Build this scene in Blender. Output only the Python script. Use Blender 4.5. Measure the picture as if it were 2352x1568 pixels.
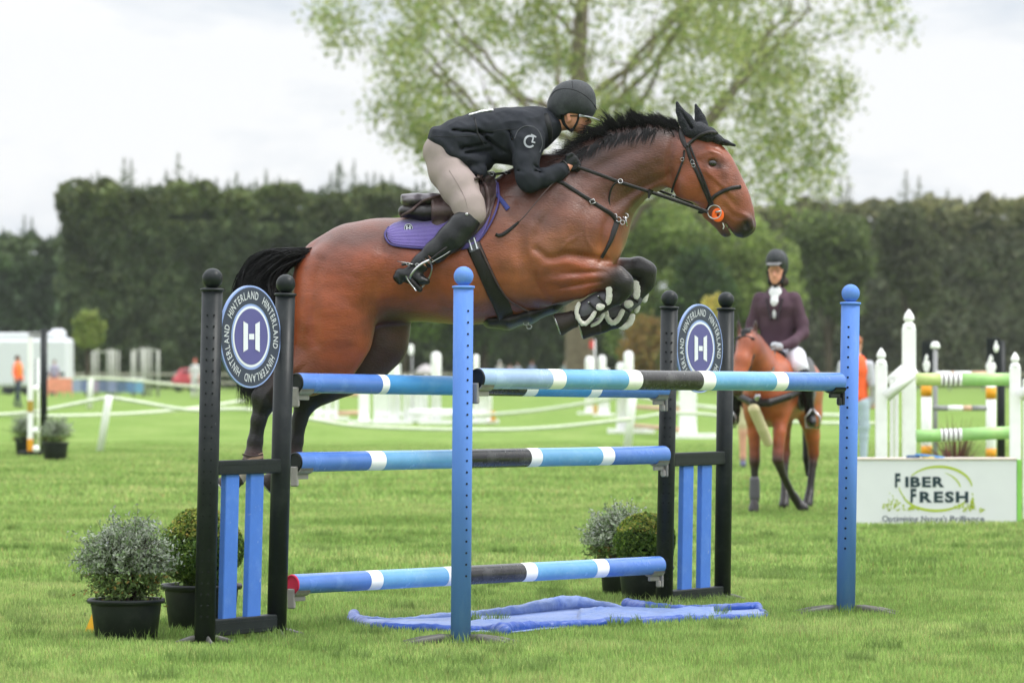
import bpy, math, random
import numpy as np
from mathutils import Vector, Matrix
from mathutils.bvhtree import BVHTree
rnd = random.Random(7)
rng = np.random.default_rng(11)
scn = bpy.context.scene
for _o in list(bpy.data.objects):
    bpy.data.objects.remove(_o)

# ---------------------------------------------------------------- camera
F, CX, HY, CAMH = 9125.0, 1176.0, 842.0, 1.4
cam_d = bpy.data.cameras.new('camera')
cam = bpy.data.objects.new('camera', cam_d)
scn.collection.objects.link(cam)
cam.location = (0, 0, CAMH)
cam.rotation_euler = (math.radians(90) + math.atan((HY - 784) / F), 0, 0)
cam_d.sensor_width = 36
cam_d.lens = 36 * F / 2352
cam_d.clip_end = 5000
cam_d.clip_start = .5
cam_d.dof.use_dof = True
cam_d.dof.focus_distance = 21.3
cam_d.dof.aperture_fstop = 3.9
cam_d.dof.aperture_blades = 0
scn.camera = cam

# ---------------------------------------------------------------- sky and sun
SUN_EL, SUN_AZ = math.radians(55), math.radians(98)   # azimuth measured from +Y (away from the camera) clockwise
world = bpy.data.worlds.new('World')
scn.world = world
world.use_nodes = True
nt = world.node_tree
for n in list(nt.nodes):
    nt.nodes.remove(n)
def N(t, **kw):
    n = nt.nodes.new(t)
    for k, v in kw.items():
        setattr(n, k, v)
    return n
L = nt.links.new
sky = N('ShaderNodeTexSky', sky_type='NISHITA', sun_disc=False)
sky.sun_elevation = SUN_EL
sky.sun_rotation = SUN_AZ
tc = N('ShaderNodeTexCoord')
mp = N('ShaderNodeMapping')
mp.inputs['Scale'].default_value = (1, 1, 2.6)
nz = N('ShaderNodeTexNoise')
nz.inputs['Scale'].default_value = 9
nz.inputs['Detail'].default_value = 6
nz.inputs['Roughness'].default_value = .55
nz.inputs['Distortion'].default_value = .25
rmp = N('ShaderNodeValToRGB')
rmp.color_ramp.elements[0].position = .38
rmp.color_ramp.elements[0].color = (.69, .745, .815, 1)
rmp.color_ramp.elements[1].position = .52
rmp.color_ramp.elements[1].color = (.93, .94, .955, 1)
L(tc.outputs['Generated'], mp.inputs['Vector'])
L(mp.outputs['Vector'], nz.inputs['Vector'])
L(nz.outputs['Fac'], rmp.inputs['Fac'])
sep = N('ShaderNodeSeparateXYZ')
L(tc.outputs['Generated'], sep.inputs[0])
mr = N('ShaderNodeMapRange')
mr.inputs['From Min'].default_value = .08
mr.inputs['From Max'].default_value = 1
mr.inputs['To Min'].default_value = 9.6
mr.inputs['To Max'].default_value = 30
L(sep.outputs['Z'], mr.inputs['Value'])
vm = N('ShaderNodeVectorMath', operation='SCALE')
L(rmp.outputs['Color'], vm.inputs[0])
L(mr.outputs['Result'], vm.inputs['Scale'])
mx = N('ShaderNodeMix', data_type='RGBA')
mx.inputs['Factor'].default_value = .94
L(sky.outputs['Color'], mx.inputs[6])
L(vm.outputs['Vector'], mx.inputs[7])
bg = N('ShaderNodeBackground')
bg.inputs['Strength'].default_value = .1
L(mx.outputs[2], bg.inputs['Color'])
wo = N('ShaderNodeOutputWorld')
L(bg.outputs[0], wo.inputs[0])

sun_d = bpy.data.lights.new('sun', 'SUN')
sun_d.energy = 2.0
sun_d.angle = math.radians(14)
sun_d.color = (1, .965, .91)
sun = bpy.data.objects.new('sun', sun_d)
scn.collection.objects.link(sun)
_d = Vector((math.sin(SUN_AZ) * math.cos(SUN_EL), math.cos(SUN_AZ) * math.cos(SUN_EL), math.sin(SUN_EL)))
sun.rotation_euler = _d.to_track_quat('Z', 'Y').to_euler()
sun.location = (0, 0, 40)
scn.view_settings.view_transform = 'Standard'
scn.view_settings.look = 'None'
scn.view_settings.exposure = .18
scn.view_settings.gamma = 1

# ---------------------------------------------------------------- helpers
def P(x, y, z):
    return Vector(((x - CX) / F * z, z, CAMH + (HY - y) / F * z))
def gz(y):
    return CAMH * F / (y - HY)
def G(x, y):
    z = gz(y)
    return Vector(((x - CX) / F * z, z, 0))
def lin(c):
    return tuple((v / 255 / 12.92) if v / 255 <= .04045 else ((v / 255 + .055) / 1.055) ** 2.4 for v in c)
def C(r, g, b, k=.88):
    return tuple(min(.9, v * k) for v in lin((r, g, b)))

ORG = {}
coll = scn.collection
def thing(name, label, cat, loc, group=None):
    o = bpy.data.objects.new(name, None)
    coll.objects.link(o)
    o.location = loc
    o.empty_display_size = .1
    o['label'] = label
    o['category'] = cat
    if group:
        o['group'] = group
    ORG[o.name] = Vector(loc)
    return o
def tag(o, label, cat, group=None):
    o['label'] = label
    o['category'] = cat
    if group:
        o['group'] = group
    return o
def struct(o, kind='structure'):
    o['kind'] = kind
    return o

def mesh_obj(name, V, Fc, mats, parent=None, smooth=True, midx=None, cols=None, rootloc=None):
    V = np.asarray(V, dtype=np.float64).reshape(-1, 3)
    org = ORG.get(parent.name, Vector((0, 0, 0))) if parent is not None else (Vector(rootloc) if rootloc is not None else Vector((0, 0, 0)))
    V = V - np.array(org)
    me = bpy.data.meshes.new(name)
    if isinstance(Fc, np.ndarray):
        n, k = Fc.shape
        me.vertices.add(len(V))
        me.vertices.foreach_set('co', V.astype(np.float32).ravel())
        me.loops.add(n * k)
        me.loops.foreach_set('vertex_index', Fc.astype(np.int32).ravel())
        me.polygons.add(n)
        me.polygons.foreach_set('loop_start', np.arange(0, n * k, k, dtype=np.int32))
        me.polygons.foreach_set('loop_total', np.full(n, k, dtype=np.int32))
        me.update(calc_edges=True)
        me.validate()
    else:
        me.from_pydata([tuple(v) for v in V], [], Fc)
        me.update()
    if not isinstance(mats, (list, tuple)):
        mats = [mats]
    for m in mats:
        me.materials.append(m)
    np_ = len(me.polygons)
    if smooth is True or smooth is False:
        me.polygons.foreach_set('use_smooth', [smooth] * np_)
    else:
        me.polygons.foreach_set('use_smooth', list(smooth))
    if midx is not None:
        me.polygons.foreach_set('material_index', list(midx))
    if cols is not None:
        ca = me.color_attributes.new('Col', 'FLOAT_COLOR', 'POINT')
        cc = np.ones((len(me.vertices), 4), dtype=np.float32)
        cc[:, :3] = np.asarray(cols)[:, :3]
        ca.data.foreach_set('color', cc.ravel())
    o = bpy.data.objects.new(name, me)
    coll.objects.link(o)
    if parent is not None:
        o.parent = parent
        ORG[o.name] = org
    else:
        o.location = org
        ORG[o.name] = org
    return o

class MB:
    def __init__(s):
        s.v, s.f, s.m, s.s = [], [], [], []
    def add(s, vs, fs, mi=0, sm=True):
        b = len(s.v)
        s.v += [tuple(v) for v in vs]
        for f in fs:
            s.f.append([b + i for i in f])
            s.m.append(mi)
            s.s.append(sm)
        return s
    def box(s, c, sz, rz=0, mi=0, bev=.0, R=None):
        c = Vector(c)
        hx, hy, hz = sz[0] / 2, sz[1] / 2, sz[2] / 2
        b = min(bev, hx * .9, hy * .9, hz * .9)
        M = R if R is not None else Matrix.Rotation(rz, 3, 'Z')
        if b <= 0:
            vs = [Vector((x, y, z)) for x in (-hx, hx) for y in (-hy, hy) for z in (-hz, hz)]
            fs = [(0, 1, 3, 2), (4, 6, 7, 5), (0, 4, 5, 1), (2, 3, 7, 6), (0, 2, 6, 4), (1, 5, 7, 3)]
            return s.add([c + M @ v for v in vs], fs, mi, False)
        # chamfered box: octagonal outline in x-y, chamfered top and bottom
        def ring(z, i):
            X, Y = hx - i, hy - i
            return [Vector(p) for p in ((-X + b, -Y, z), (X - b, -Y, z), (X, -Y + b, z), (X, Y - b, z), (X - b, Y, z), (-X + b, Y, z), (-X, Y - b, z), (-X, -Y + b, z))]
        rs = [ring(-hz, b * .7), ring(-hz + b, 0), ring(hz - b, 0), ring(hz, b * .7)]
        vs = [c + M @ v for r in rs for v in r]
        fs = [tuple(range(7, -1, -1)), tuple(range(24, 32))]
        for k in range(3):
            for i in range(8):
                j = (i + 1) % 8
                fs.append((k * 8 + i, k * 8 + j, k * 8 + 8 + j, k * 8 + 8 + i))
        return s.add(vs, fs, mi, False)
    def tube(s, pts, rad, n=10, mi=0, caps=True, sq=1.0, sm=True, mis=None):
        pts = [Vector(p) for p in pts]
        if not hasattr(rad, '__len__'):
            rad = [rad] * len(pts)
        b = len(s.v)
        prev = None
        for i, p in enumerate(pts):
            t = (pts[min(i + 1, len(pts) - 1)] - pts[max(i - 1, 0)])
            if t.length < 1e-9:
                t = Vector((0, 0, 1))
            t.normalize()
            if prev is None:
                u = t.cross(Vector((0, 1, 0)))
                if u.length < .1:
                    u = t.cross(Vector((0, 0, 1)))
            else:
                u = prev - t * prev.dot(t)
            u.normalize()
            prev = u
            w = t.cross(u)
            for k in range(n):
                a = 2 * math.pi * k / n
                s.v.append(tuple(p + u * math.cos(a) * rad[i] + w * math.sin(a) * rad[i] * sq))
        for i in range(len(pts) - 1):
            for k in range(n):
                k2 = (k + 1) % n
                s.f.append([b + i * n + k, b + i * n + k2, b + (i + 1) * n + k2, b + (i + 1) * n + k])
                s.m.append(mis[i] if mis else mi)
                s.s.append(sm)
        if caps:
            e = b + (len(pts) - 1) * n
            s.f.append([b + k for k in range(n - 1, -1, -1)])
            s.m.append(mis[0] if mis else mi)
            s.s.append(False)
            s.f.append([e + k for k in range(n)])
            s.m.append(mis[-1] if mis else mi)
            s.s.append(False)
        return s
    def lathe(s, c, prof, n=24, mi=0, axis=None, sm=True):
        """prof: (radius, height) pairs along axis"""
        c = Vector(c)
        ax = Vector(axis).normalized() if axis is not None else Vector((0, 0, 1))
        u = ax.cross(Vector((0, 1, 0)))
        if u.length < .1:
            u = ax.cross(Vector((1, 0, 0)))
        u.normalize()
        w = ax.cross(u)
        b = len(s.v)
        for r, h in prof:
            for k in range(n):
                a = 2 * math.pi * k / n
                s.v.append(tuple(c + ax * h + (u * math.cos(a) + w * math.sin(a)) * max(r, 1e-4)))
        for i in range(len(prof) - 1):
            for k in range(n):
                k2 = (k + 1) % n
                s.f.append([b + i * n + k, b + i * n + k2, b + (i + 1) * n + k2, b + (i + 1) * n + k])
                s.m.append(mi)
                s.s.append(sm)
        e = b + (len(prof) - 1) * n
        s.f.append([b + k for k in range(n - 1, -1, -1)])
        s.m.append(mi)
        s.s.append(False)
        s.f.append([e + k for k in range(n)])
        s.m.append(mi)
        s.s.append(False)
        return s
    def ball(s, c, r, n=20, mi=0, sz=1.0):
        prof = [(r * math.sin(math.pi * i / 12), -r * sz * math.cos(math.pi * i / 12)) for i in range(13)]
        return s.lathe(c, prof, n, mi)
    def build(s, name, mats, parent=None, rootloc=None):
        return mesh_obj(name, s.v, s.f, mats, parent, s.s, s.m, None, rootloc)

# ---------------------------------------------------------------- materials
MATS = {}
def mat(name, col=(.5, .5, .5), rough=.6, metal=0, spec=.3, var=.12, vs=6, bump=0, bs=60, attr=False, trans=0, sheen=0, dirt=None, ds=3, coat=0, stretch=None, scuff=None):
    if name in MATS:
        return MATS[name]
    m = bpy.data.materials.new(name)
    m.use_nodes = True
    t = m.node_tree
    for n in list(t.nodes):
        t.nodes.remove(n)
    nn = t.nodes.new
    ln = t.links.new
    out = nn('ShaderNodeOutputMaterial')
    b = nn('ShaderNodeBsdfPrincipled')
    b.inputs['Roughness'].default_value = rough
    b.inputs['Metallic'].default_value = metal
    b.inputs['Specular IOR Level'].default_value = spec
    if sheen:
        b.inputs['Sheen Weight'].default_value = sheen
    if coat:
        b.inputs['Coat Weight'].default_value = coat
        b.inputs['Coat Roughness'].default_value = .25
    tcn = nn('ShaderNodeTexCoord')
    mpn = nn('ShaderNodeMapping')
    if stretch:
        mpn.inputs['Scale'].default_value = stretch
    ln(tcn.outputs['Object'], mpn.inputs['Vector'])
    if attr:
        a = nn('ShaderNodeAttribute')
        a.attribute_name = 'Col'
        base = a.outputs['Color']
    else:
        r = nn('ShaderNodeRGB')
        r.outputs[0].default_value = (*col, 1)
        base = r.outputs[0]
    no = nn('ShaderNodeTexNoise')
    no.inputs['Scale'].default_value = vs
    no.inputs['Detail'].default_value = 5
    no.inputs['Roughness'].default_value = .6
    ln(mpn.outputs['Vector'], no.inputs['Vector'])
    mrn = nn('ShaderNodeMapRange')
    mrn.inputs['From Min'].default_value = .3
    mrn.inputs['From Max'].default_value = .7
    mrn.inputs['To Min'].default_value = 1 - var
    mrn.inputs['To Max'].default_value = 1 + var
    ln(no.outputs['Fac'], mrn.inputs['Value'])
    v = nn('ShaderNodeVectorMath')
    v.operation = 'SCALE'
    ln(base, v.inputs[0])
    ln(mrn.outputs['Result'], v.inputs['Scale'])
    cur = v.outputs['Vector']
    if dirt:
        n2 = nn('ShaderNodeTexNoise')
        n2.inputs['Scale'].default_value = ds
        n2.inputs['Detail'].default_value = 8
        n2.inputs['Roughness'].default_value = .7
        ln(mpn.outputs['Vector'], n2.inputs['Vector'])
        m2 = nn('ShaderNodeMapRange')
        m2.inputs['From Min'].default_value = .5
        m2.inputs['From Max'].default_value = .72
        m2.inputs['To Max'].default_value = dirt[1]
        ln(n2.outputs['Fac'], m2.inputs['Value'])
        mi = nn('ShaderNodeMix')
        mi.data_type = 'RGBA'
        ln(m2.outputs['Result'], mi.inputs['Factor'])
        ln(cur, mi.inputs[6])
        mi.inputs[7].default_value = (*dirt[0], 1)
        cur = mi.outputs[2]
    if scuff:
        n4 = nn('ShaderNodeTexNoise')
        n4.inputs['Scale'].default_value = scuff[1]
        n4.inputs['Detail'].default_value = 6
        n4.inputs['Roughness'].default_value = .75
        n4.inputs['Distortion'].default_value = 1.2
        ln(mpn.outputs['Vector'], n4.inputs['Vector'])
        m4 = nn('ShaderNodeMapRange')
        m4.inputs['From Min'].default_value = scuff[2]
        m4.inputs['From Max'].default_value = scuff[2] + .04
        m4.inputs['To Max'].default_value = .8
        ln(n4.outputs['Fac'], m4.inputs['Value'])
        mi4 = nn('ShaderNodeMix')
        mi4.data_type = 'RGBA'
        ln(m4.outputs['Result'], mi4.inputs['Factor'])
        ln(cur, mi4.inputs[6])
        mi4.inputs[7].default_value = (*scuff[0], 1)
        cur = mi4.outputs[2]
    ln(cur, b.inputs['Base Color'])
    mrr = nn('ShaderNodeMapRange')
    mrr.inputs['To Min'].default_value = max(.02, rough - .12)
    mrr.inputs['To Max'].default_value = min(1, rough + .12)
    ln(no.outputs['Fac'], mrr.inputs['Value'])
    ln(mrr.outputs['Result'], b.inputs['Roughness'])
    if bump:
        n3 = nn('ShaderNodeTexNoise')
        n3.inputs['Scale'].default_value = bs
        n3.inputs['Detail'].default_value = 3
        ln(mpn.outputs['Vector'], n3.inputs['Vector'])
        bp = nn('ShaderNodeBump')
        bp.inputs['Strength'].default_value = bump
        bp.inputs['Distance'].default_value = .01
        ln(n3.outputs['Fac'], bp.inputs['Height'])
        ln(bp.outputs['Normal'], b.inputs['Normal'])
    if trans:
        tr = nn('ShaderNodeBsdfTranslucent')
        ln(cur, tr.inputs['Color'])
        ms = nn('ShaderNodeMixShader')
        ms.inputs[0].default_value = trans
        ln(b.outputs[0], ms.inputs[1])
        ln(tr.outputs[0], ms.inputs[2])
        ln(ms.outputs[0], out.inputs[0])
    else:
        ln(b.outputs[0], out.inputs[0])
    MATS[name] = m
    return m

M_black = mat('black_plastic', C(30, 35, 37), .42, spec=.22, var=.15, bump=.05, dirt=(C(70, 74, 74), .3), ds=9, scuff=(C(120, 122, 120), 26, .68))
M_hole = mat('hole_dark', (.006, .007, .008), .9, var=0)
M_bluepost = mat('blue_plastic', C(96, 138, 216), .6, spec=.12, var=.10, vs=4, dirt=(C(128, 160, 218), .7), ds=5, stretch=(1, 1, .25))
M_blue_d = mat('royal_blue_paint', C(84, 126, 202), .24, spec=.5, var=.1, dirt=(C(120, 160, 220), .5), ds=7, bump=.12, bs=30, scuff=(C(205, 208, 210), 16, .66))
M_blue_slat = mat('slat_blue_paint', C(72, 120, 208), .5, var=.08, dirt=(C(110, 150, 220), .4), ds=9, bump=.08, bs=90, scuff=(C(170, 185, 215), 20, .66))
M_blue_l = mat('sky_blue_paint', C(108, 168, 214), .24, spec=.5, var=.08, dirt=(C(150, 195, 228), .5), ds=7, bump=.12, bs=30, scuff=(C(205, 208, 210), 16, .66))
M_blue_p = mat('pale_blue_paint', C(150, 176, 212), .26, spec=.5, var=.12, dirt=(C(175, 198, 226), .6), ds=6, bump=.12, bs=30, scuff=(C(205, 208, 210), 16, .66))
M_white = mat('white_paint', C(246, 247, 248, 1), .45, var=.04, dirt=(C(200, 200, 195), .3), ds=6, scuff=(C(120, 120, 115), 24, .67))
M_railblack = mat('charcoal_paint', C(48, 46, 46), .26, spec=.5, var=.2, dirt=(C(140, 140, 138), .35), ds=10, bump=.12, bs=30, scuff=(C(170, 172, 172), 18, .65))
M_red = mat('red_cap', C(200, 40, 75), .45)
M_cup = mat('grey_plastic', C(158, 154, 150), .5, var=.12, dirt=(C(90, 88, 85), .4), ds=20)
M_cupblack = mat('dark_cup', C(52, 54, 56), .4)
M_steel = mat('steel', C(190, 190, 192), .28, metal=1, var=.1)
M_feet = mat('dull_steel', C(112, 112, 108), .55, metal=.5, var=.2, dirt=(C(80, 70, 55), .5), ds=12)
M_navy = mat('navy_print', C(94, 92, 148), .42, var=.03)
M_dkprint = mat('charcoal_print', C(62, 68, 84), .42, var=.03)
M_ltprint = mat('periwinkle_print', C(150, 172, 226), .42, var=.03)
M_wprint = mat('white_print', C(228, 232, 240), .42, var=.02)
M_grprint = mat('silver_print', C(206, 210, 216), .42, var=.02)

def smooth_path(pts, n):
    """Catmull-Rom through tuples of any length"""
    A = np.array(pts, dtype=float)
    if len(A) == 2:
        return [tuple(A[0] + (A[1] - A[0]) * t) for t in np.linspace(0, 1, n)]
    Q = np.vstack([2 * A[0] - A[1], A, 2 * A[-1] - A[-2]])
    seg = np.linalg.norm(np.diff(A[:, :2], axis=0), axis=1) + 1e-6
    cum = np.concatenate([[0], np.cumsum(seg)])
    out = []
    for s in np.linspace(0, cum[-1], n):
        i = min(max(int(np.searchsorted(cum, s) - 1), 0), len(A) - 2)
        t = (s - cum[i]) / seg[i]
        p0, p1, p2, p3 = Q[i], Q[i + 1], Q[i + 2], Q[i + 3]
        out.append(tuple(.5 * ((2 * p1) + (-p0 + p2) * t + (2 * p0 - 5 * p1 + 4 * p2 - p3) * t * t + (-p0 + 3 * p1 - 3 * p2 + p3) * t ** 3)))
    return out

# ---------------------------------------------------------------- implicit surfaces
def surface_nets(f, org, h):
    s = f < 0
    nx, ny, nz = f.shape
    c = np.zeros((nx - 1, ny - 1, nz - 1), dtype=np.int8)
    for dx in (0, 1):
        for dy in (0, 1):
            for dz in (0, 1):
                c += s[dx:nx - 1 + dx, dy:ny - 1 + dy, dz:nz - 1 + dz]
    idx = np.argwhere((c > 0) & (c < 8))
    ids = np.full(c.shape, -1, dtype=np.int64)
    ids[tuple(idx.T)] = np.arange(len(idx))
    cor = [(a, b, d) for a in (0, 1) for b in (0, 1) for d in (0, 1)]
    val = {k: f[idx[:, 0] + k[0], idx[:, 1] + k[1], idx[:, 2] + k[2]] for k in cor}
    acc = np.zeros((len(idx), 3))
    cnt = np.zeros(len(idx))
    for a in cor:
        for ax in range(3):
            if a[ax]:
                continue
            b = list(a)
            b[ax] = 1
            b = tuple(b)
            fa, fb = val[a], val[b]
            m = (fa < 0) != (fb < 0)
            t = fa[m] / (fa[m] - fb[m])
            p = np.tile(np.array(a, float), (m.sum(), 1))
            p[:, ax] += t
            acc[m] += p
            cnt[m] += 1
    V = np.array(org) + h * (idx + acc / cnt[:, None])
    quads = []
    for ax in range(3):
        o1, o2 = [(1, 2), (2, 0), (0, 1)][ax]
        sl0 = [slice(None)] * 3
        sl1 = [slice(None)] * 3
        sl0[ax] = slice(0, -1)
        sl1[ax] = slice(1, None)
        A, B = s[tuple(sl0)], s[tuple(sl1)]
        e = np.argwhere(A != B)
        ok = (e[:, o1] > 0) & (e[:, o2] > 0) & (e[:, o1] < f.shape[o1] - 1) & (e[:, o2] < f.shape[o2] - 1)
        e = e[ok]
        ins = A[tuple(e.T)]
        def cell(d1, d2):
            q = e.copy()
            q[:, o1] += d1
            q[:, o2] += d2
            return ids[tuple(q.T)]
        q = np.stack([cell(-1, -1), cell(0, -1), cell(0, 0), cell(-1, 0)], 1)
        q[~ins] = q[~ins][:, ::-1]
        quads.append(q)
    return V, np.vstack(quads)

class SDF:
    """union of tapered, flattened chains; each point = (pos, a, b, colour)"""
    def __init__(s):
        s.ch = []
    def add(s, pts, k=.03, sub=False, ki=None, paint=True, flat='y'):
        s.ch.append((pts, k, sub, k * .5 if ki is None else ki, paint, flat))
        return s
    @staticmethod
    def seg(X, p, q, flat):
        a0, b0, a1, b1 = p[1], p[2], q[1], q[2]
        fi = {'x': 0, 'y': 1, 'z': 2}[flat]
        A = np.array(p[0], float)
        B = np.array(q[0], float)
        sc = (a0 + a1) / max(b0 + b1, 1e-6)
        d = B - A
        ds = d.copy()
        ds[fi] *= sc
        L2 = max((ds * ds).sum(), 1e-12)
        num = 0
        for i in range(3):
            w = sc if i == fi else 1
            num = num + (X[i] - A[i]) * w * ds[i]
        t = np.clip(num / L2, 0, 1)
        a = a0 + (a1 - a0) * t
        b = b0 + (b1 - b0) * t
        r2 = 0
        for i in range(3):
            v = X[i] - (A[i] + d[i] * t)
            if i == fi:
                v = v * (a / b)
            r2 = r2 + v * v
        return (np.sqrt(r2) - a) * np.minimum(1, b / a), t
    def field(s, X, chain):
        pts, k, sub, ki, _, flat = chain
        f = None
        if len(pts) == 1:
            pts = [pts[0], pts[0]]
        for p, q in zip(pts[:-1], pts[1:]):
            g, _ = s.seg(X, p, q, flat)
            if f is None:
                f = g
            else:
                hh = np.maximum(ki - np.abs(f - g), 0) / ki
                f = np.minimum(f, g) - hh * hh * ki / 4
        return f
    def mesh(s, h, wob=0, wobs=20.0):
        P_ = []
        for ch in s.ch:
            if ch[2]:
                continue
            for p in ch[0]:
                r = max(p[1], p[2]) + .04
                P_.append(np.array(p[0], float) - r)
                P_.append(np.array(p[0], float) + r)
        lo, hi = np.min(P_, 0) - 2 * h, np.max(P_, 0) + 2 * h
        n = np.ceil((hi - lo) / h).astype(int) + 1
        ax = [lo[i] + h * np.arange(n[i]) for i in range(3)]
        f = np.full(tuple(n), 1.0, dtype=np.float32)
        for ch in s.ch:
            pts, k, sub = ch[0], ch[1], ch[2]
            r = max(max(p[1], p[2]) for p in pts) + k * 1.2 + 2 * h
            a = np.min([p[0] for p in pts], 0) - r
            b = np.max([p[0] for p in pts], 0) + r
            i0 = np.clip(((a - lo) / h).astype(int), 0, n - 1)
            i1 = np.clip(((b - lo) / h).astype(int) + 1, 1, n)
            X = np.meshgrid(*[ax[i][i0[i]:i1[i]] for i in range(3)], indexing='ij', sparse=True)
            g = s.field(X, ch)
            sl = tuple(slice(i0[i], i1[i]) for i in range(3))
            cur = f[sl]
            if sub:
                hh = np.maximum(k - np.abs(cur + g), 0) / k
                f[sl] = np.maximum(cur, -g) + hh * hh * k / 4
            else:
                hh = np.maximum(k - np.abs(cur - g), 0) / k
                f[sl] = np.minimum(cur, g) - hh * hh * k / 4
        V, Q = surface_nets(f, lo, h)
        return V, Q
    def colors(s, V, tau=.01):
        X = [V[:, 0], V[:, 1], V[:, 2]]
        W = np.zeros(len(V)) + 1e-30
        Cc = np.zeros((len(V), 3))
        for ch in s.ch:
            pts, k, sub, ki, paint, flat = ch
            if sub or not paint:
                continue
            pp = [pts[0], pts[0]] if len(pts) == 1 else pts
            for p, q in zip(pp[:-1], pp[1:]):
                g, t = s.seg(X, p, q, flat)
                w = np.exp(-np.clip(g, -.02, .35) / tau) + 1e-25
                c = np.array(p[3])[None] * (1 - t[:, None]) + np.array(q[3])[None] * t[:, None]
                W += w
                Cc += c * w[:, None]
        return Cc / W[:, None]
    def build(s, name, m, parent=None, h=.012, colored=True, tau=.01, rootloc=None, fn=None, cfn=None):
        V, Q = s.mesh(h)
        cols = s.colors(V, tau) if colored else None
        if fn is not None:
            V = fn(V)
        if cfn is not None:
            cols = cfn(V, cols)
        o = mesh_obj(name, V, Q, m, parent, True, None, cols, rootloc)
        return o, V, Q

CAMP = Vector((0, 0, CAMH))
class Caster:
    def __init__(s, *VQ):
        vs, fs, b = [], [], 0
        for V, Q in VQ:
            vs += [tuple(v) for v in V]
            fs += [tuple(int(i) + b for i in q) for q in Q]
            b += len(V)
        s.t = BVHTree.FromPolygons(vs, fs)
    def hit(s, x, y, dflt, off=0, zmin=0):
        d = (P(x, y, 10) - CAMP).normalized()
        o = CAMP + d * (zmin / d.y) if zmin else CAMP
        h = s.t.ray_cast(o, d)
        if h[0] is None:
            return P(x, y, dflt - off)
        return P(x, y, h[0].y - off)

def strap(name, pts, w, mt, parent, cast=None, dflt=21.4, off=.006, th=.005, n=None, zs=None, relax=3, ends=1):
    """band laid on a surface; pts in photo units, w width(s) in photo units"""
    if n is None:
        n = max(6, int(sum(math.dist(a[:2], b[:2]) for a, b in zip(pts[:-1], pts[1:])) / 6))
    if zs is not None:
        path = smooth_path([(p[0], p[1], z) for p, z in zip(pts, zs)], n)
        pos = [P(*p) for p in path]
    else:
        path = smooth_path([p[:2] for p in pts], n)
        pos = [cast.hit(p[0], p[1], dflt, off) for p in path]
        ys = np.array([p.y for p in pos])
        for _ in range(relax):
            ys[1:-1] = np.minimum(ys[1:-1], (ys[:-2] + ys[2:]) / 2 * .5 + ys[1:-1] * .5)
        pos = [P(path[i][0], path[i][1], ys[i]) for i in range(n)]
    ws = np.interp(np.linspace(0, 1, n), np.linspace(0, 1, len(w)), w) if hasattr(w, '__len__') else [w] * n
    V, Fc = [], []
    for i, p in enumerate(pos):
        t = (pos[min(i + 1, n - 1)] - pos[max(i - 1, 0)]).normalized()
        view = Vector((0, -1, 0))
        sd = t.cross(view)
        if sd.length < 1e-3:
            sd = Vector((0, 0, 1))
        sd.normalize()
        hw = ws[i] / 2 * p.y / F
        nn = sd.cross(t).normalized()
        if nn.y > 0:
            nn = -nn
        for a, b in ((-1, -.3), (-.8, .5), (0, .75), (.8, .5), (1, -.3), (.6, -1), (-.6, -1)):
            V.append(p + sd * hw * a + nn * th * b)
    for i in range(n - 1):
        for k in range(7):
            k2 = (k + 1) % 7
            Fc.append((i * 7 + k, i * 7 + k2, i * 7 + 7 + k2, i * 7 + 7 + k))
    Fc.append(tuple(range(7)))
    Fc.append(tuple((n - 1) * 7 + i for i in range(6, -1, -1)))
    return mesh_obj(name, V, Fc, mt, parent, True)

def sheet(name, top, bot, mt, parent, cast, n=40, m=14, off=.01, th=.01, dflt=21.4, puff=0, lines=0, amp=.004, minoff=None, relax=2):
    T = smooth_path(top, n)
    B = smooth_path(bot, n)
    Yf = np.zeros((n, m))
    XY = np.zeros((n, m, 2))
    for i in range(n):
        for j in range(m):
            t = j / (m - 1)
            x = T[i][0] * (1 - t) + B[i][0] * t
            y = T[i][1] * (1 - t) + B[i][1] * t
            XY[i, j] = x, y
            Yf[i, j] = cast.hit(x, y, dflt, off).y
    for _ in range(relax):
        Z = Yf.copy()
        Z[1:-1] = (Yf[:-2] + Yf[2:] + 2 * Yf[1:-1]) / 4
        Z2 = Z.copy()
        Z2[:, 1:-1] = (Z[:, :-2] + Z[:, 2:] + 2 * Z[:, 1:-1]) / 4
        Yf = np.minimum(Yf, Z2)
    V = []
    for side in (0, 1):
        for i in range(n):
            for j in range(m):
                x, y = XY[i, j]
                z = Yf[i, j]
                e = min(i, n - 1 - i, j, m - 1 - j)
                if side == 0:
                    z -= th * (0 if e == 0 else (.75 if e == 1 else 1))
                    if lines:
                        z -= amp * abs(math.sin(math.pi * lines * j / (m - 1)))
                else:
                    z += .004
                V.append(P(x, y, z))
    Fc = []
    o = n * m
    for i in range(n - 1):
        for j in range(m - 1):
            a = i * m + j
            Fc.append((a, a + 1, a + m + 1, a + m))
            Fc.append((o + a, o + a + m, o + a + m + 1, o + a + 1))
    for i in range(n - 1):
        for j in (0, m - 1):
            a = i * m + j
            Fc.append((a, a + m, o + a + m, o + a))
    for j in range(m - 1):
        for i in (0, n - 1):
            a = i * m + j
            Fc.append((a, o + a, o + a + 1, a + 1))
    ob = mesh_obj(name, V, Fc, mt, parent, True)
    return ob

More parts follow.
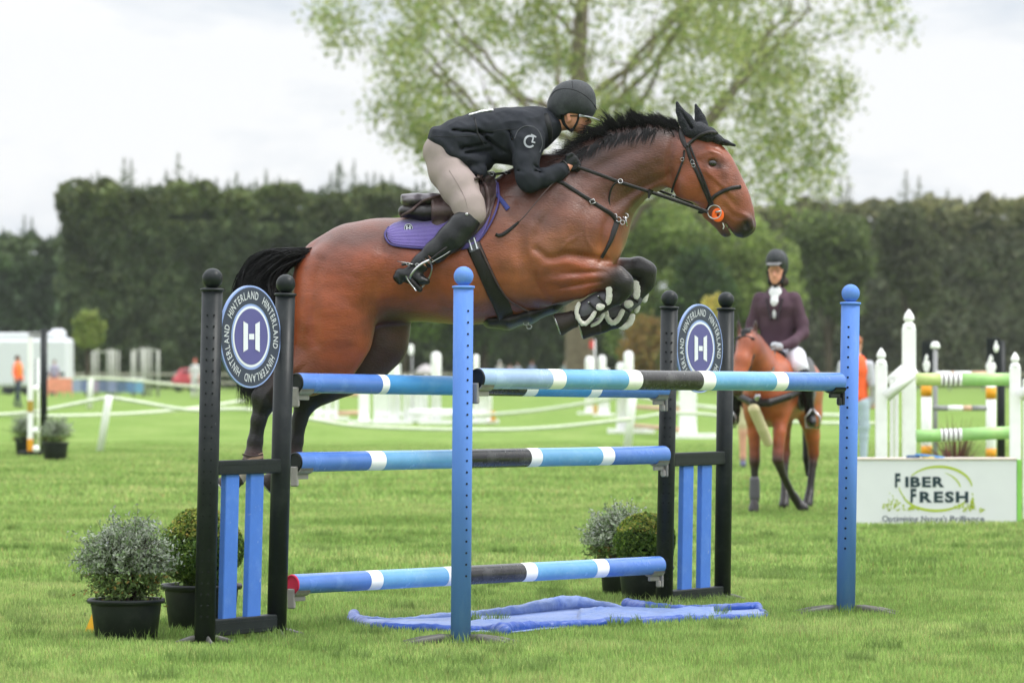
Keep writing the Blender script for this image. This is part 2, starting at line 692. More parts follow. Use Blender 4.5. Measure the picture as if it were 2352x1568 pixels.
GLY = {}
def glyph(ch, bold=.0):
    key = (ch, bold)
    if key in GLY:
        return GLY[key]
    cu = bpy.data.curves.new('t', 'FONT')
    cu.body = ch
    cu.size = 1
    cu.offset = bold
    cu.extrude = 0
    cu.fill_mode = 'FRONT'
    cu.resolution_u = 3
    ob = bpy.data.objects.new('t', cu)
    coll.objects.link(ob)
    bpy.context.view_layer.update()
    dg = bpy.context.evaluated_depsgraph_get()
    ev = ob.evaluated_get(dg)
    me = ev.to_mesh()
    V = np.array([v.co[:] for v in me.vertices]).reshape(-1, 3)
    Fc = [tuple(p.vertices) for p in me.polygons]
    ev.to_mesh_clear()
    bpy.data.objects.remove(ob)
    bpy.data.curves.remove(cu)
    adv = V[:, 0].max() if len(V) else .3
    mn = V[:, 0].min() if len(V) else 0
    GLY[key] = (V, Fc, mn, adv)
    return GLY[key]
def text_line(s, size, sx=1.0, gap=.09, bold=.01):
    """returns verts (x,z) and faces; centred in x"""
    x = 0
    V, Fc = [], []
    for c in s:
        if c == ' ':
            x += .32 * sx
            continue
        v, f, mn, mxx = glyph(c, bold)
        b = len(V)
        for p in v:
            V.append(((x + (p[0] - mn) * sx) * size, p[1] * size))
        Fc += [tuple(b + i for i in q) for q in f]
        x += ((mxx - mn) * sx + gap * sx)
    w = x * size
    return [(a - w / 2, b) for a, b in V], Fc, w
# ================================================================ SETTING: ground and grass
def grass_mat(name, blade=True):
    m = bpy.data.materials.new(name)
    m.use_nodes = True
    t = m.node_tree
    for n in list(t.nodes):
        t.nodes.remove(n)
    nn, ln = t.nodes.new, t.links.new
    out = nn('ShaderNodeOutputMaterial')
    geo = nn('ShaderNodeNewGeometry')
    n1 = nn('ShaderNodeTexNoise')
    n1.inputs['Scale'].default_value = .55
    n1.inputs['Detail'].default_value = 5
    n1.inputs['Roughness'].default_value = .62
    ln(geo.outputs['Position'], n1.inputs['Vector'])
    r = nn('ShaderNodeValToRGB')
    e = r.color_ramp.elements
    e[0].position, e[1].position = .30, .72
    e[0].color = (.128, .215, .048, 1)
    e[1].color = (.280, .350, .125, 1)
    e2 = e.new(.5)
    e2.color = (.200, .300, .084, 1)
    ln(n1.outputs['Fac'], r.inputs['Fac'])
    n2 = nn('ShaderNodeTexNoise')
    n2.inputs['Scale'].default_value = 5
    n2.inputs['Detail'].default_value = 4
    ln(geo.outputs['Position'], n2.inputs['Vector'])
    mr = nn('ShaderNodeMapRange')
    mr.inputs['From Min'].default_value = .3
    mr.inputs['From Max'].default_value = .7
    mr.inputs['To Min'].default_value = .78
    mr.inputs['To Max'].default_value = 1.18
    ln(n2.outputs['Fac'], mr.inputs['Value'])
    v = nn('ShaderNodeVectorMath')
    v.operation = 'SCALE'
    ln(r.outputs[0], v.inputs[0])
    ln(mr.outputs[0], v.inputs['Scale'])
    cur = v.outputs[0]
    if not blade:
        dk = nn('ShaderNodeVectorMath')
        dk.operation = 'SCALE'
        dk.inputs['Scale'].default_value = .86
        ln(cur, dk.inputs[0])
        cur = dk.outputs[0]
    if blade:
        a = nn('ShaderNodeAttribute')
        a.attribute_name = 'Col'
        mu = nn('ShaderNodeVectorMath')
        mu.operation = 'MULTIPLY'
        ln(cur, mu.inputs[0])
        ln(a.outputs['Color'], mu.inputs[1])
        cur = mu.outputs[0]
    b = nn('ShaderNodeBsdfPrincipled')
    b.inputs['Roughness'].default_value = .6
    b.inputs['Specular IOR Level'].default_value = .18 if blade else 0
    ln(cur, b.inputs['Base Color'])
    if blade:
        tr = nn('ShaderNodeBsdfTranslucent')
        ln(cur, tr.inputs['Color'])
        ms = nn('ShaderNodeMixShader')
        ms.inputs[0].default_value = .38
        ln(b.outputs[0], ms.inputs[1])
        ln(tr.outputs[0], ms.inputs[2])
        ln(ms.outputs[0], out.inputs[0])
    else:
        ln(b.outputs[0], out.inputs[0])
    return m
M_ground = grass_mat('turf', False)
M_blade = grass_mat('grass_blades', True)
# ground: one sheet reaching past the horizon, faintly uneven nearby
gv, gf = [], []
ys = [-30, 5, 12, 16] + list(np.arange(17, 60, 1.0)) + [70, 90, 120, 170, 250, 400, 800, 2500]
for y in ys:
    w = 60 + y * 1.2 if y > 0 else 60
    for i in range(41):
        x = (i / 20 - 1)
        gv.append((x * w, y, 0))
for j in range(len(ys) - 1):
    for i in range(40):
        a = j * 41 + i
        gf.append((a, a + 1, a + 42, a + 41))
ground = struct(mesh_obj('ground', gv, gf, M_ground))

def blades(z0, z1, dens, h, w, bend=.5):
    hw = lambda z: (CX / F * z) * 1.2 + .9
    area = (hw(z0) + hw(z1)) * (z1 - z0)
    n = int(area * dens)
    z = np.sqrt(rng.uniform(z0 ** 2, z1 ** 2, n))
    x = rng.uniform(-1, 1, n) * hw(z)
    # thin the cover a little in patches
    pat = np.sin(x * 2.1 + np.sin(z * 1.3) * 2) * np.sin(z * 1.7 + x * .6) + .5 * np.sin(x * 6.3 + z * 5.1)
    hh = h * rng.uniform(.45, 1.25, n) * (1 + .28 * pat)
    if z1 > 70:
        hh *= np.clip((z1 - z) / (z1 - z0) * 1.6, .05, 1)
    ww = w * rng.uniform(.6, 1.3, n)
    sp = np.random.default_rng(5)
    for _ in range(46):
        sx_, sz_ = sp.uniform(-3.6, 3.6), sp.uniform(17.6, 34)
        rr_ = sp.uniform(.03, .10)
        q_ = np.hypot((x - sx_) * (1 + .4 * np.sin(z * 40)), (z - sz_) * .8) < rr_
        hh[q_] *= .35
    # nothing grows through the tray
    px_ = CX + x / z * F
    py_ = HY + CAMH / z * F
    yb_ = np.interp(px_, [812, 865, 950, 1060, 1160, 1300, 1420, 1650, 1760], [1436, 1449, 1452, 1455, 1459, 1445, 1437, 1427, 1420])
    ya_ = np.interp(px_, [812, 900, 1060, 1230, 1370, 1440, 1560, 1740, 1760], [1424, 1427, 1419, 1409, 1399, 1398, 1408, 1403, 1414])
    hh[(px_ > 820) & (px_ < 1755) & (py_ > ya_) & (py_ < yb_)] *= .15
    a = rng.uniform(0, 2 * np.pi, n)
    lean = rng.uniform(.1, 1.0, n) * bend
    la = rng.uniform(0, 2 * np.pi, n)
    dx, dy = np.cos(a) * ww / 2, np.sin(a) * ww / 2
    lx, ly = np.cos(la) * lean * hh, np.sin(la) * lean * hh
    V = np.zeros((n, 5, 3))
    V[:, 0] = np.stack([x - dx, z - dy, np.zeros(n) - .004], 1)
    V[:, 1] = np.stack([x + dx, z + dy, np.zeros(n) - .004], 1)
    V[:, 2] = np.stack([x + dx * .8 + lx * .35, z + dy * .8 + ly * .35, hh * .6], 1)
    V[:, 3] = np.stack([x - dx * .8 + lx * .35, z - dy * .8 + ly * .35, hh * .6], 1)
    V[:, 4] = np.stack([x + lx, z + ly, hh], 1)
    b = np.arange(n)[:, None] * 5
    Q = np.vstack([b + [0, 1, 2], b + [0, 2, 3], b + [3, 2, 4]])
    v = rng.uniform(.85, 1.75, n)
    yel = rng.uniform(0, 1, n) ** 4
    c = np.stack([v * (1 + .55 * yel), v * (1 + .12 * yel), v * (1 + .5 * yel)], 1)
    dry = rng.uniform(0, 1, n) < .02
    c[dry] = (1.9, 1.15, 1.5)
    return V.reshape(-1, 3), Q, np.repeat(c, 5, 0)
def tufts(pts, n_each, h, w):
    """longer grass left by the mower round feet and pots"""
    n = len(pts) * n_each
    c = np.repeat(np.array(pts), n_each, 0)
    a0 = rng.uniform(0, 6.283, n)
    rad = c[:, 2] * rng.uniform(.85, 1.35, n) + rng.uniform(0, .03, n)
    x, z = c[:, 0] + np.cos(a0) * rad, c[:, 1] + np.sin(a0) * rad
    hh = h * rng.uniform(.4, 1.3, n)
    ww = w * rng.uniform(.6, 1.3, n)
    a = rng.uniform(0, 6.283, n)
    la = rng.uniform(0, 6.283, n)
    lean = rng.uniform(.05, .7, n)
    dx, dy = np.cos(a) * ww / 2, np.sin(a) * ww / 2
    lx, ly = np.cos(la) * lean * hh, np.sin(la) * lean * hh
    V = np.zeros((n, 5, 3))
    o = np.zeros(n)
    V[:, 0] = np.stack([x - dx, z - dy, o], 1)
    V[:, 1] = np.stack([x + dx, z + dy, o], 1)
    V[:, 2] = np.stack([x + dx * .8 + lx * .35, z + dy * .8 + ly * .35, hh * .6], 1)
    V[:, 3] = np.stack([x - dx * .8 + lx * .35, z - dy * .8 + ly * .35, hh * .6], 1)
    V[:, 4] = np.stack([x + lx, z + ly, hh], 1)
    b = np.arange(n)[:, None] * 5
    Q = np.vstack([b + [0, 1, 2], b + [0, 2, 3], b + [3, 2, 4]])
    v = rng.uniform(.7, 1.3, n)
    return V.reshape(-1, 3), Q, np.repeat(np.stack([v, v, v], 1), 5, 0)
tp_ = []
for x_, y_, r_ in ((470, 1476, .05), (635, 1462, .05), (1525, 1393, .05), (1659, 1388, .05), (1058, 1482, .05), (1942, 1412, .05), (290, 1469, .16), (463, 1463, .17), (1425, 1383, .12), (1482, 1390, .14), (560, 1470, .14), (1590, 1392, .14)):
    g_ = G(x_, y_)
    tp_.append((g_.x, g_.y, r_))
for i_ in range(0):
    g_ = G(800 + i_ * 33, float(np.interp(800 + i_ * 33, [812, 950, 1160, 1420, 1760], [1440, 1456, 1463, 1441, 1424])))
    tp_.append((g_.x, g_.y, .03))
sp2 = np.random.default_rng(8)
for i_ in range(220):
    z_ = math.sqrt(sp2.uniform(17.3 ** 2, 34 ** 2))
    tp_.append((sp2.uniform(-1, 1) * z_ * .14, z_, sp2.uniform(.03, .10)))
parts = [tufts(tp_, 170, .062, .0048), blades(15.5, 26, 5200, .038, .0040), blades(26, 40, 1500, .042, .009), blades(40, 75, 330, .045, .02)]
Vs, Qs, Cs, b = [], [], [], 0
for v, q, c in parts:
    Vs.append(v)
    Qs.append(q + b)
    Cs.append(c)
    b += len(v)
gr = mesh_obj('grass', np.vstack(Vs), np.vstack(Qs), M_blade, None, True, None, np.vstack(Cs))
struct(gr, 'stuff')
tag(gr, 'short fresh green grass blades covering the arena field', 'grass')

# ================================================================ foliage helpers
def leaf_mat(name, rough=.6, trans=.3):
    return mat(name, attr=True, rough=rough, var=.18, vs=1.2, trans=trans)
M_leaf = leaf_mat('leaves', .6, .42)
M_needle = leaf_mat('needles', .8, .1)
M_bark = mat('bark', C(118, 108, 88), .9, var=.3, vs=3, bump=.6, bs=14)
M_barkd = mat('bark_dark', C(80, 72, 60), .9, var=.3, vs=3)

def cards(cen, size, cols, asp=1.0, normal=None, nj=1.0):
    """one folded four-cornered leaf clump per centre"""
    n = len(cen)
    cen = np.asarray(cen)
    size = np.broadcast_to(size, (n,))
    u = rng.normal(size=(n, 3))
    if normal is not None:
        u = normal + u * nj
    u /= np.linalg.norm(u, axis=1)[:, None]
    r = rng.normal(size=(n, 3))
    a = np.cross(u, r)
    a /= np.linalg.norm(a, axis=1)[:, None]
    bb = np.cross(u, a)
    s = size[:, None] / 2
    f = u * s * .35
    V = np.stack([cen - a * s * asp, cen - bb * s + f, cen + a * s * asp, cen + bb * s + f], 1).reshape(-1, 3)
    b = np.arange(n)[:, None] * 4
    Q = np.vstack([b + [0, 1, 2], b + [0, 2, 3]])
    return V, Q, np.repeat(cols, 4, 0)
def vary(base, n, lo=.7, hi=1.3, alt=None, pa=.3):
    c = np.tile(np.array(base, float), (n, 1))
    if alt is not None:
        m = rng.uniform(0, 1, n) < pa
        c[m] = alt
    return c * rng.uniform(lo, hi, (n, 1))
def noise3(p, s, seed=0):
    q = p * s + seed * 17.3
    return (np.sin(q[:, 0] * 1.7 + np.sin(q[:, 1] * 1.3 + q[:, 2]) * 1.5) + np.sin(q[:, 1] * 2.1 + np.sin(q[:, 2] * 1.1 + q[:, 0] * .7) * 1.7) + np.sin(q[:, 2] * 1.9 + np.sin(q[:, 0] * 1.5 + q[:, 1] * .5) * 1.3)) / 3

# ---------------------------------------------------------------- big spring tree
def big_tree():
    zt = 220.0
    base = Vector(((1328 - CX) / F * zt, zt, 0))
    t = thing('spring_tree', 'huge tree with airy light green spring leaves towering above the horse', 'tree', base)
    segs = MB()
    tips = []
    R = random.Random(5)
    def grow(p, d, ln, r, lvl):
        pts, rr = [p.copy()], [r]
        n = 5
        for i in range(n):
            d = (d + Vector((R.gauss(0, .09), R.gauss(0, .09), .035 + R.gauss(0, .05)))).normalized()
            p = p + d * ln / n
            pts.append(p.copy())
            rr.append(r * (1 - .75 * (i + 1) / n) + .012)
        segs.tube(pts, rr, 8 if lvl < 2 else 4, caps=False)
        if lvl >= 3:
            tips.extend(pts[1:])
            return
        if lvl == 2:
            tips.extend(pts[3:])
        k = {0: 0, 1: 6, 2: 5}[lvl]
        for i in range(k):
            f = .25 + .75 * (i + R.random() * .6) / k
            j = min(int(f * n), n - 1)
            q = pts[j].lerp(pts[j + 1], f * n - j)
            ax = Vector((R.gauss(0, 1), R.gauss(0, 1), R.gauss(0, .6))).normalized()
            dd = (d + ax * (.75 if lvl == 1 else .95)).normalized()
            grow(q, dd, ln * R.uniform(.38, .58), rr[j] * .6, lvl + 1)
    # trunk with a continuing leader
    pts = [base + Vector((0, 0, -.2)), base + Vector((.1, 0, 1.2)), base + Vector((-.1, .1, 6)), base + Vector((.25, 0, 12)), base + Vector((0, .2, 18)), base + Vector((.4, 0, 24)), base + Vector((.2, .3, 29))]
    rr = [1.05, .8, .66, .58, .46, .28, .08]
    segs.tube(pts, rr, 14, caps=False)
    def tp(h):
        for i in range(len(pts) - 1):
            if pts[i + 1].z >= h:
                return pts[i].lerp(pts[i + 1], (h - pts[i].z) / (pts[i + 1].z - pts[i].z))
        return pts[-1]
    nodes = [(p, r * .5) for p, r in zip(smooth_path([tuple(p) for p in pts[2:]], 40), np.interp(np.linspace(0, 1, 40), np.linspace(0, 1, 5), rr[2:]))]
    nodes = [(Vector(p), r) for p, r in nodes]
    def limb(p, q, r, n=8, bow=.0):
        out = []
        sd = Vector((R.gauss(0, 1), R.gauss(0, 1), R.gauss(0, .5))) * (q - p).length * .05
        for i in range(n + 1):
            f = i / n
            w = p.lerp(q, f) + sd * math.sin(math.pi * f) + Vector((0, 0, bow * math.sin(math.pi * f) * (q - p).length))
            if 0 < i < n:
                w += Vector((R.gauss(0, 1), R.gauss(0, 1), R.gauss(0, 1))) * (q - p).length * .012
            out.append(w)
        rad = [r * (1 - .72 * i / n) for i in range(n + 1)]
        segs.tube(out, rad, 7 if r > .1 else 4, caps=False)
        return list(zip(out, rad))
    cc = Vector((5.2, zt, 19.0))
    ax_ = Vector((15.2, 11.5, 12.2))
    # scaffold limbs, rising steeply from low on the trunk
    for i in range(20):
        az = i * 2.39996
        el = R.uniform(-.25, .85)
        d = Vector((math.cos(az) * math.cos(el), math.sin(az) * math.cos(el), math.sin(el)))
        q = cc + Vector((d.x * ax_.x, d.y * ax_.y, d.z * ax_.z)) * R.uniform(.62, .8)
        h = min(22, max(7.5, q.z - (q - base).xy.length * R.uniform(.75, 1.1)))
        nodes += limb(tp(h), q, .34 - h * .008, 10, -.10)[2:]
    tg = []
    while len(tg) < 780:
        v = Vector((R.gauss(0, 1), R.gauss(0, 1), R.gauss(0, 1))).normalized() * R.uniform(.35, 1.0) ** .5
        w = cc + Vector((v.x * ax_.x, v.y * ax_.y, v.z * ax_.z)) * (1 + .12 * math.sin(v.x * 7 + v.z * 5) + .08 * math.sin(v.z * 13 + v.y * 4))
        if w.z > 9.6 and not (w.z < 12.5 and abs(w.x - 4.5) < 3.5):
            tg.append(w)
    tg.sort(key=lambda w: (w - cc).length)
    for w in tg:
        arr = np.array([n_[0][:] for n_ in nodes])
        dd = np.linalg.norm(arr - np.array(w), axis=1) + np.maximum(0, arr[:, 2] - w.z) * 1.2
        k = int(np.argmin(dd))
        ln_ = limb(nodes[k][0], w, min(nodes[k][1] * .7, .07) + .012, 5, -.03)
        nodes += ln_[2:]
        tips += [ln_[-1][0], ln_[-2][0], ln_[-3][0]]
    segs.build('trunk', M_bark, t)
    T = np.array([v[:] for v in tips])
    # each twig point carries a little cloud of leaves; some clouds are missing
    keep = noise3(T, .5, 1) > -.30
    T = T[keep]
    n = 31
    cen = np.repeat(T, n, 0) + rng.normal(size=(len(T) * n, 3)) * .55
    if len(cen) > 110000:
        cen = cen[rng.choice(len(cen), 110000, replace=False)]
    sz = rng.uniform(.12, .30, len(cen))
    col = vary(C(172, 180, 110), len(cen), .65, 1.35, C(138, 160, 84), .4)
    V, Q, c = cards(cen, sz, col)
    o = mesh_obj('crown', V, Q, M_leaf, t, False, None, c)
    return o
big_tree()

# ---------------------------------------------------------------- bushy trees and shrubs between it and the hedge
def bushy(name, label, cat, x, ybot, ytop, wpx, z, col, alt, n, group=None, card=.32, trunk=True, low=.0, xl=None, lumps=9):
    s = z / F
    base = Vector(((x - CX) * s, z, 0))
    top = CAMH + (HY - ytop) * s
    bot = max(0, CAMH + (HY - ybot) * s)
    w = wpx * s / 2
    t = thing(name, label, cat, base, group)
    R = random.Random(int(x))
    hh = (top - bot) / 2
    lc, lr = [], []
    for i in range(lumps):
        a, e = R.uniform(0, 6.28), R.uniform(-.8, 1)
        q = math.sqrt(1 - min(1, e * e)) * R.uniform(.3, .68)
        lc.append(base + Vector((math.cos(a) * w * q, math.sin(a) * w * q, bot + hh + e * hh * .66)))
        lr.append(min(w, hh) * R.uniform(.34, .55))
    lc.append(base + Vector((0, 0, bot + hh)))
    lr.append(min(w, hh) * .62)
    pr = np.array(lr) ** 2
    ch = rng.choice(len(lc), n, p=pr / pr.sum())
    u = rng.normal(size=(n, 3))
    u /= np.linalg.norm(u, axis=1)[:, None]
    rad = np.array(lr)[ch] * rng.uniform(.55, 1.08, n) ** .5
    cen = np.array([v[:] for v in lc])[ch] + u * rad[:, None]
    cen += rng.normal(size=cen.shape) * card * .4
    cen = cen[cen[:, 2] > .05]
    cc = vary(np.array(col) * [1.7, 1.65, 1.35], len(cen), .65, 1.3, np.array(alt) * [1.7, 1.65, 1.35], .35)
    shade = noise3(cen, .9 / max(card, .3) * .3, 3)
    cc *= (1 + .22 * shade)[:, None]
    V, Q, c = cards(cen, rng.uniform(.6, 1.3, len(cen)) * card, cc)
    if trunk:
        m = MB()
        m.tube([base + Vector((0, 0, -.05)), base + Vector((0.03 * w, 0, bot * .6 + .1)), base + Vector((0, 0, bot + hh * .6))], [.09 * w + .04, .07 * w + .03, .03 * w + .015], 8)
        for i in range(5):
            m.tube([base + Vector((0, 0, bot * .8 + .1)), lc[i]], [.03 * w + .02, .01 * w + .006], 5)
        m.build('trunk', M_barkd, t)
    mesh_obj('crown', V, Q, M_leaf, t, False, None, c)
    return t
GT = 'bushy trees in front of the hedge'
bushy('bushy_tree', 'fresh green bushy tree left of the big trunk, behind the rider', 'tree', 930, 880, 430, 200, 244, C(98, 122, 62), C(80, 100, 52), 5200, GT)
bushy('bushy_tree', 'mid green bushy tree low behind the jumping horse belly', 'tree', 1110, 880, 520, 260, 246, C(76, 96, 58), C(62, 80, 50), 5200, GT)
bushy('bushy_tree', 'bright green dense tree right behind the horse chest', 'tree', 1500, 860, 452, 330, 238, C(116, 134, 80), C(94, 114, 64), 9000, GT, lumps=14)
bushy('bushy_tree', 'light green spreading tree under the horse muzzle', 'tree', 1700, 850, 478, 300, 236, C(120, 136, 82), C(98, 116, 66), 8000, GT, lumps=14)
bushy('bushy_tree', 'dark green rounded tree in the gap above the front hooves', 'tree', 1590, 830, 560, 190, 230, C(60, 82, 52), C(76, 98, 58), 5000, GT)
bushy('bushy_tree', 'olive green tree above the right hand hedge line', 'tree', 1900, 800, 452, 210, 246, C(84, 98, 62), C(72, 86, 56), 5000, GT)
bushy('bushy_tree', 'dull green low tree in front of the right end of the hedge', 'tree', 2085, 760, 462, 190, 262, C(66, 74, 54), C(72, 78, 60), 4000, GT)
GS = 'shrubs at the foot of the trees'
bushy('shrub', 'rusty brown shrub beside the foot of the big tree', 'shrub', 1480, 900, 735, 150, 216, C(140, 116, 72), C(116, 110, 62), 3000, GS, .26, False)
bushy('shrub', 'yellow green shrub just above the right sign of the jump', 'shrub', 1632, 880, 660, 90, 206, C(166, 156, 88), C(140, 138, 76), 2200, GS, .24, False)
bushy('shrub', 'dull green shrub low behind the right black post', 'shrub', 1570, 900, 740, 130, 212, C(96, 106, 64), C(120, 108, 66), 2600, GS, .26, False)
bushy('young_tree', 'small lime green young tree beside the white trailer', 'tree', 200, 800, 713, 84, 192, C(112, 124, 72), C(92, 108, 62), 1800, None, .24)

# ---------------------------------------------------------------- clipped pine hedges
def hedge(label, x0, x1, ztop, z0, z1, col, alt, seed, tips, n=26000, card=.42, depth=5, tiph=2.0):
    X0, X1 = (x0 - CX) / F * z0, (x1 - CX) / F * z1
    top = CAMH + (HY - ztop) / F * (z0 + z1) / 2
    base = Vector(((X0 + X1) / 2, (z0 + z1) / 2, 0))
    t = thing('pine_hedge', label, 'hedge', base, 'tall clipped pine hedges')
    L_ = X1 - X0
    nf = int(n * .72)
    u = rng.uniform(0, 1, n)
    v = rng.uniform(0, 1, n) ** .9
    w = np.zeros(n)
    w[nf:] = rng.uniform(0, 1, n - nf)
    v[nf:] = 1
    ends = rng.uniform(0, 1, n) < .06
    px = X0 + L_ * u
    py = z0 + (z1 - z0) * u + depth * w
    pz = v * top
    px[ends] = X0 + (px[ends] > X0 + L_ / 2) * L_
    py[ends] += rng.uniform(0, depth, ends.sum())
    cen = np.stack([px, py, pz], 1)
    nzv = noise3(cen, .45, seed) * .45 + noise3(cen, 1.3, seed + 3) * .35
    cen[:, 1] -= nzv
    cen[:, 0] -= (u < .02) * nzv
    cen[:, 2] += np.where(v > .86, noise3(cen * [1, 1, 0], .6, seed + 1) * .75 + noise3(cen * [1, 1, 0], 1.9, seed + 2) * .55, 0)
    cc = vary(col, n, .65, 1.3, alt, .3)
    cc *= (1 + .28 * noise3(cen, .28, seed + 7) + .36 * noise3(cen, .9, seed + 8))[:, None]
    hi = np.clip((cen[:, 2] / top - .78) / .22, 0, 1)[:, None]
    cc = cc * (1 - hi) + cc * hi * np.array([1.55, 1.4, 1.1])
    cens, cols, szs = [cen], [cc], [rng.uniform(.6, 1.3, n) * card]
    R = random.Random(seed)
    core = MB()
    for i in range(tips):
        f = (i + R.uniform(-.3, .3)) / tips
        f = min(max(f, .01), .99)
        tx, ty = X0 + L_ * f, z0 + (z1 - z0) * f + R.uniform(.2, depth * .6)
        th = tiph * R.choice([.12, .18, .22, .25, .3, .35, .4, .5, .65, 1.1]) * R.uniform(.7, 1.3)
        core.tube([(tx, ty, top - .8), (tx + R.gauss(0, .05), ty, top + th)], [.07, .01], 5)
        m = int(60 + 60 * th)
        q = rng.uniform(0, 1, m) ** .8
        rr = (1 - q) ** 1.3 * (.55 + .35 * th) + .03
        a = rng.uniform(0, 6.28, m)
        rq = rng.uniform(0, 1, m) * rr
        cens.append(np.stack([tx + np.cos(a) * rq, ty + np.sin(a) * rq, top - .5 + q * (th + .5)], 1))
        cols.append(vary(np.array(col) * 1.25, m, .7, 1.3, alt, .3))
        szs.append(rng.uniform(.08, .34, m) * (1 - q * .7))
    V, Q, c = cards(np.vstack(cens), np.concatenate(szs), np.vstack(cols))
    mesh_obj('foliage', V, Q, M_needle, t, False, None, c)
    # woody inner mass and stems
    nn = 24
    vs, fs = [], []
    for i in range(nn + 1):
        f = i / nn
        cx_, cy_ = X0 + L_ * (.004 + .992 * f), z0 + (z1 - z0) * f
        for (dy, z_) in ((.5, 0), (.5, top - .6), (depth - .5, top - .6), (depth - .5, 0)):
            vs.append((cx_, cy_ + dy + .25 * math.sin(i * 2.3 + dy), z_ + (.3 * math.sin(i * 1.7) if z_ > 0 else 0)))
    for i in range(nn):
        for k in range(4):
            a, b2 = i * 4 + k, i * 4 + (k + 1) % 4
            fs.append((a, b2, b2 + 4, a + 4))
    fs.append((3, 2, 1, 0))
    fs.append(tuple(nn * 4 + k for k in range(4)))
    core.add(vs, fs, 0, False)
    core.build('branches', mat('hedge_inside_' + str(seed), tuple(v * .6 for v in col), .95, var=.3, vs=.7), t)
hedge('tall dark pine hedge with spiky tips behind the tail of the jumping horse', 139, 1420, 452, 252, 262, C(82, 98, 66), C(96, 108, 72), 3, 190, 42000)
hedge('lower dark hedge at the far left edge behind the trailer', -420, 132, 556, 275, 280, C(74, 92, 66), C(66, 82, 60), 5, 60, 9000)
hedge('long grey green hedge behind the second rider and white fences', 1560, 3500, 470, 285, 255, C(110, 118, 92), C(122, 124, 98), 9, 190, 42000)
# ================================================================ THE JUMP
def taper_post(mb, top, bot, r, mi=0, capmi=0):
    ax = (top - bot).normalized()
    L_ = (top - bot).length
    mb.lathe(bot, [(r, 0), (r, L_)], 28, mi, ax)
def post(parent, name, xt, yt, xb, yb, z, wpx, mt, ballmt, holes=None, holepx=5.5, extra=0.0):
    """round upright with rows of peg holes; returns (top, bottom) points"""
    top, bot = P(xt, yt, z), P(xb, yb, z)
    bot = Vector((bot.x, z, 0.0))
    r = wpx / 2 * z / F
    mb = MB()
    ax = (top - bot).normalized()
    L_ = (top - bot).length
    mb.lathe(bot, [(r, 0), (r, L_)], 32, 0, ax)
    if holes:
        y0, y1, step, cols_ = holes
        y = y0
        while y < y1:
            f = (y - yt) / (yb - yt)
            for cxr in cols_:
                c = top.lerp(bot, f)
                ang = math.asin(max(-.95, min(.95, cxr)))
                nrm = Vector((math.sin(ang), -math.cos(ang), 0))
                hr = holepx / 2 * z / F
                mb.lathe(c + nrm * (r - .0015), [(hr * 1.05, 0), (hr, .0030)], 12, 1, nrm)
            y += step
    o = mb.build(name, [mt, M_hole], parent)
    cp = MB()
    cp.lathe(top, [(r * 1.02, -.002), (r * 1.13, 0.001), (r * 1.15, .006), (r * 1.1, .012), (r * .5, .016)], 32, 0, ax)
    cp.build('cap', ballmt, o)
    br = r * .99
    bl = MB()
    bl.ball(top + ax * (.014 + br * .93), br, 32)
    bl.build('ball_finial', ballmt, o)
    return top, bot, r, o

def jump_cup(parent, at, d, r, mt, sc=1.0):
    """plastic cup clamped on a post: at = pole end underside, d = unit vector from post to pole"""
    m = MB()
    s_ = d.cross(Vector((0, 0, 1))).normalized()
    R = Matrix((d, s_, Vector((0, 0, 1)))).transposed()
    m.box(at - d * .026 * sc + Vector((0, 0, -.02)), (.014, .052 * sc, .105 * sc), 0, 0, .006, R)
    # curved shelf
    pts = []
    for a in np.linspace(-1.0, 1.0, 9):
        pts.append((math.sin(a) * .050 * sc, (1 - math.cos(a)) * .050 * sc))
    vs, fs = [], []
    for dd in (-.02, .075 * sc):
        for (u, h) in pts:
            for th in (0, -.010):
                vs.append(at + d * dd + s_ * u + Vector((0, 0, h + th)))
    n = len(pts)
    for i in range(n - 1):
        a = i * 2
        fs += [(a, a + 2, 2 * n + a + 2, 2 * n + a), (a + 1, 2 * n + a + 1, 2 * n + a + 3, a + 3), (a, a + 1, a + 3, a + 2), (2 * n + a, 2 * n + a + 2, 2 * n + a + 3, 2 * n + a + 1)]
    m.add(vs, fs, 0, False)
    m.box(at + d * .03 * sc + Vector((0, 0, -.022)), (.09 * sc, .018, .026), 0, 0, .004, R)
    m.box(at - d * .012 * sc + Vector((0, 0, -.052 * sc)), (.026, .030 * sc, .042 * sc), 0, 0, .008, R)
    return m.build('jump_cup', mt, parent)

def pole(label, A, B, r, bands, mts, group='poles of the blue jump', endmt=None, xs=True):
    """bands: list of (x_end_in_photo, material index)"""
    A, B = Vector(A), Vector(B)
    d = (B - A)
    L_ = d.length
    dn = d / L_
    def t_of(x):
        k = (x - CX) / F
        return (k * A.y - A.x) / (d.x - k * d.y)
    o_ = (A + B) / 2
    mb = MB()
    t0 = 0.0
    rings, mis = [0.0], []
    for x, mi in bands:
        t1 = min(1, t_of(x)) if x is not None else 1.0
        rings.append(t1)
        mis.append(mi)
    # each band ring meets the next; taped bands sit a hair proud
    for i, mi in enumerate(mis):
        p, q = A + d * rings[i], A + d * rings[i + 1]
        rr = r * (1.006 if mi == 1 else 1.0)
        mb.tube([p, q], [rr, rr], 36, mi, caps=False)
    ax = dn
    mb.lathe(A, [(r, 0), (r * .97, -.006), (r * .80, -.010), (r * .78, -.004)], 36, len(mts) - 1, ax)
    mb.lathe(B, [(r, 0), (r * .97, .006), (r * .80, .010), (r * .78, .004)], 36, mis[-1], ax)
    o = mb.build('jump_pole', mts, None, rootloc=o_)
    tag(o, label, 'pole', group)
    return o

BM = [M_blue_d, M_white, M_blue_l, M_railblack, M_blue_p, M_black]

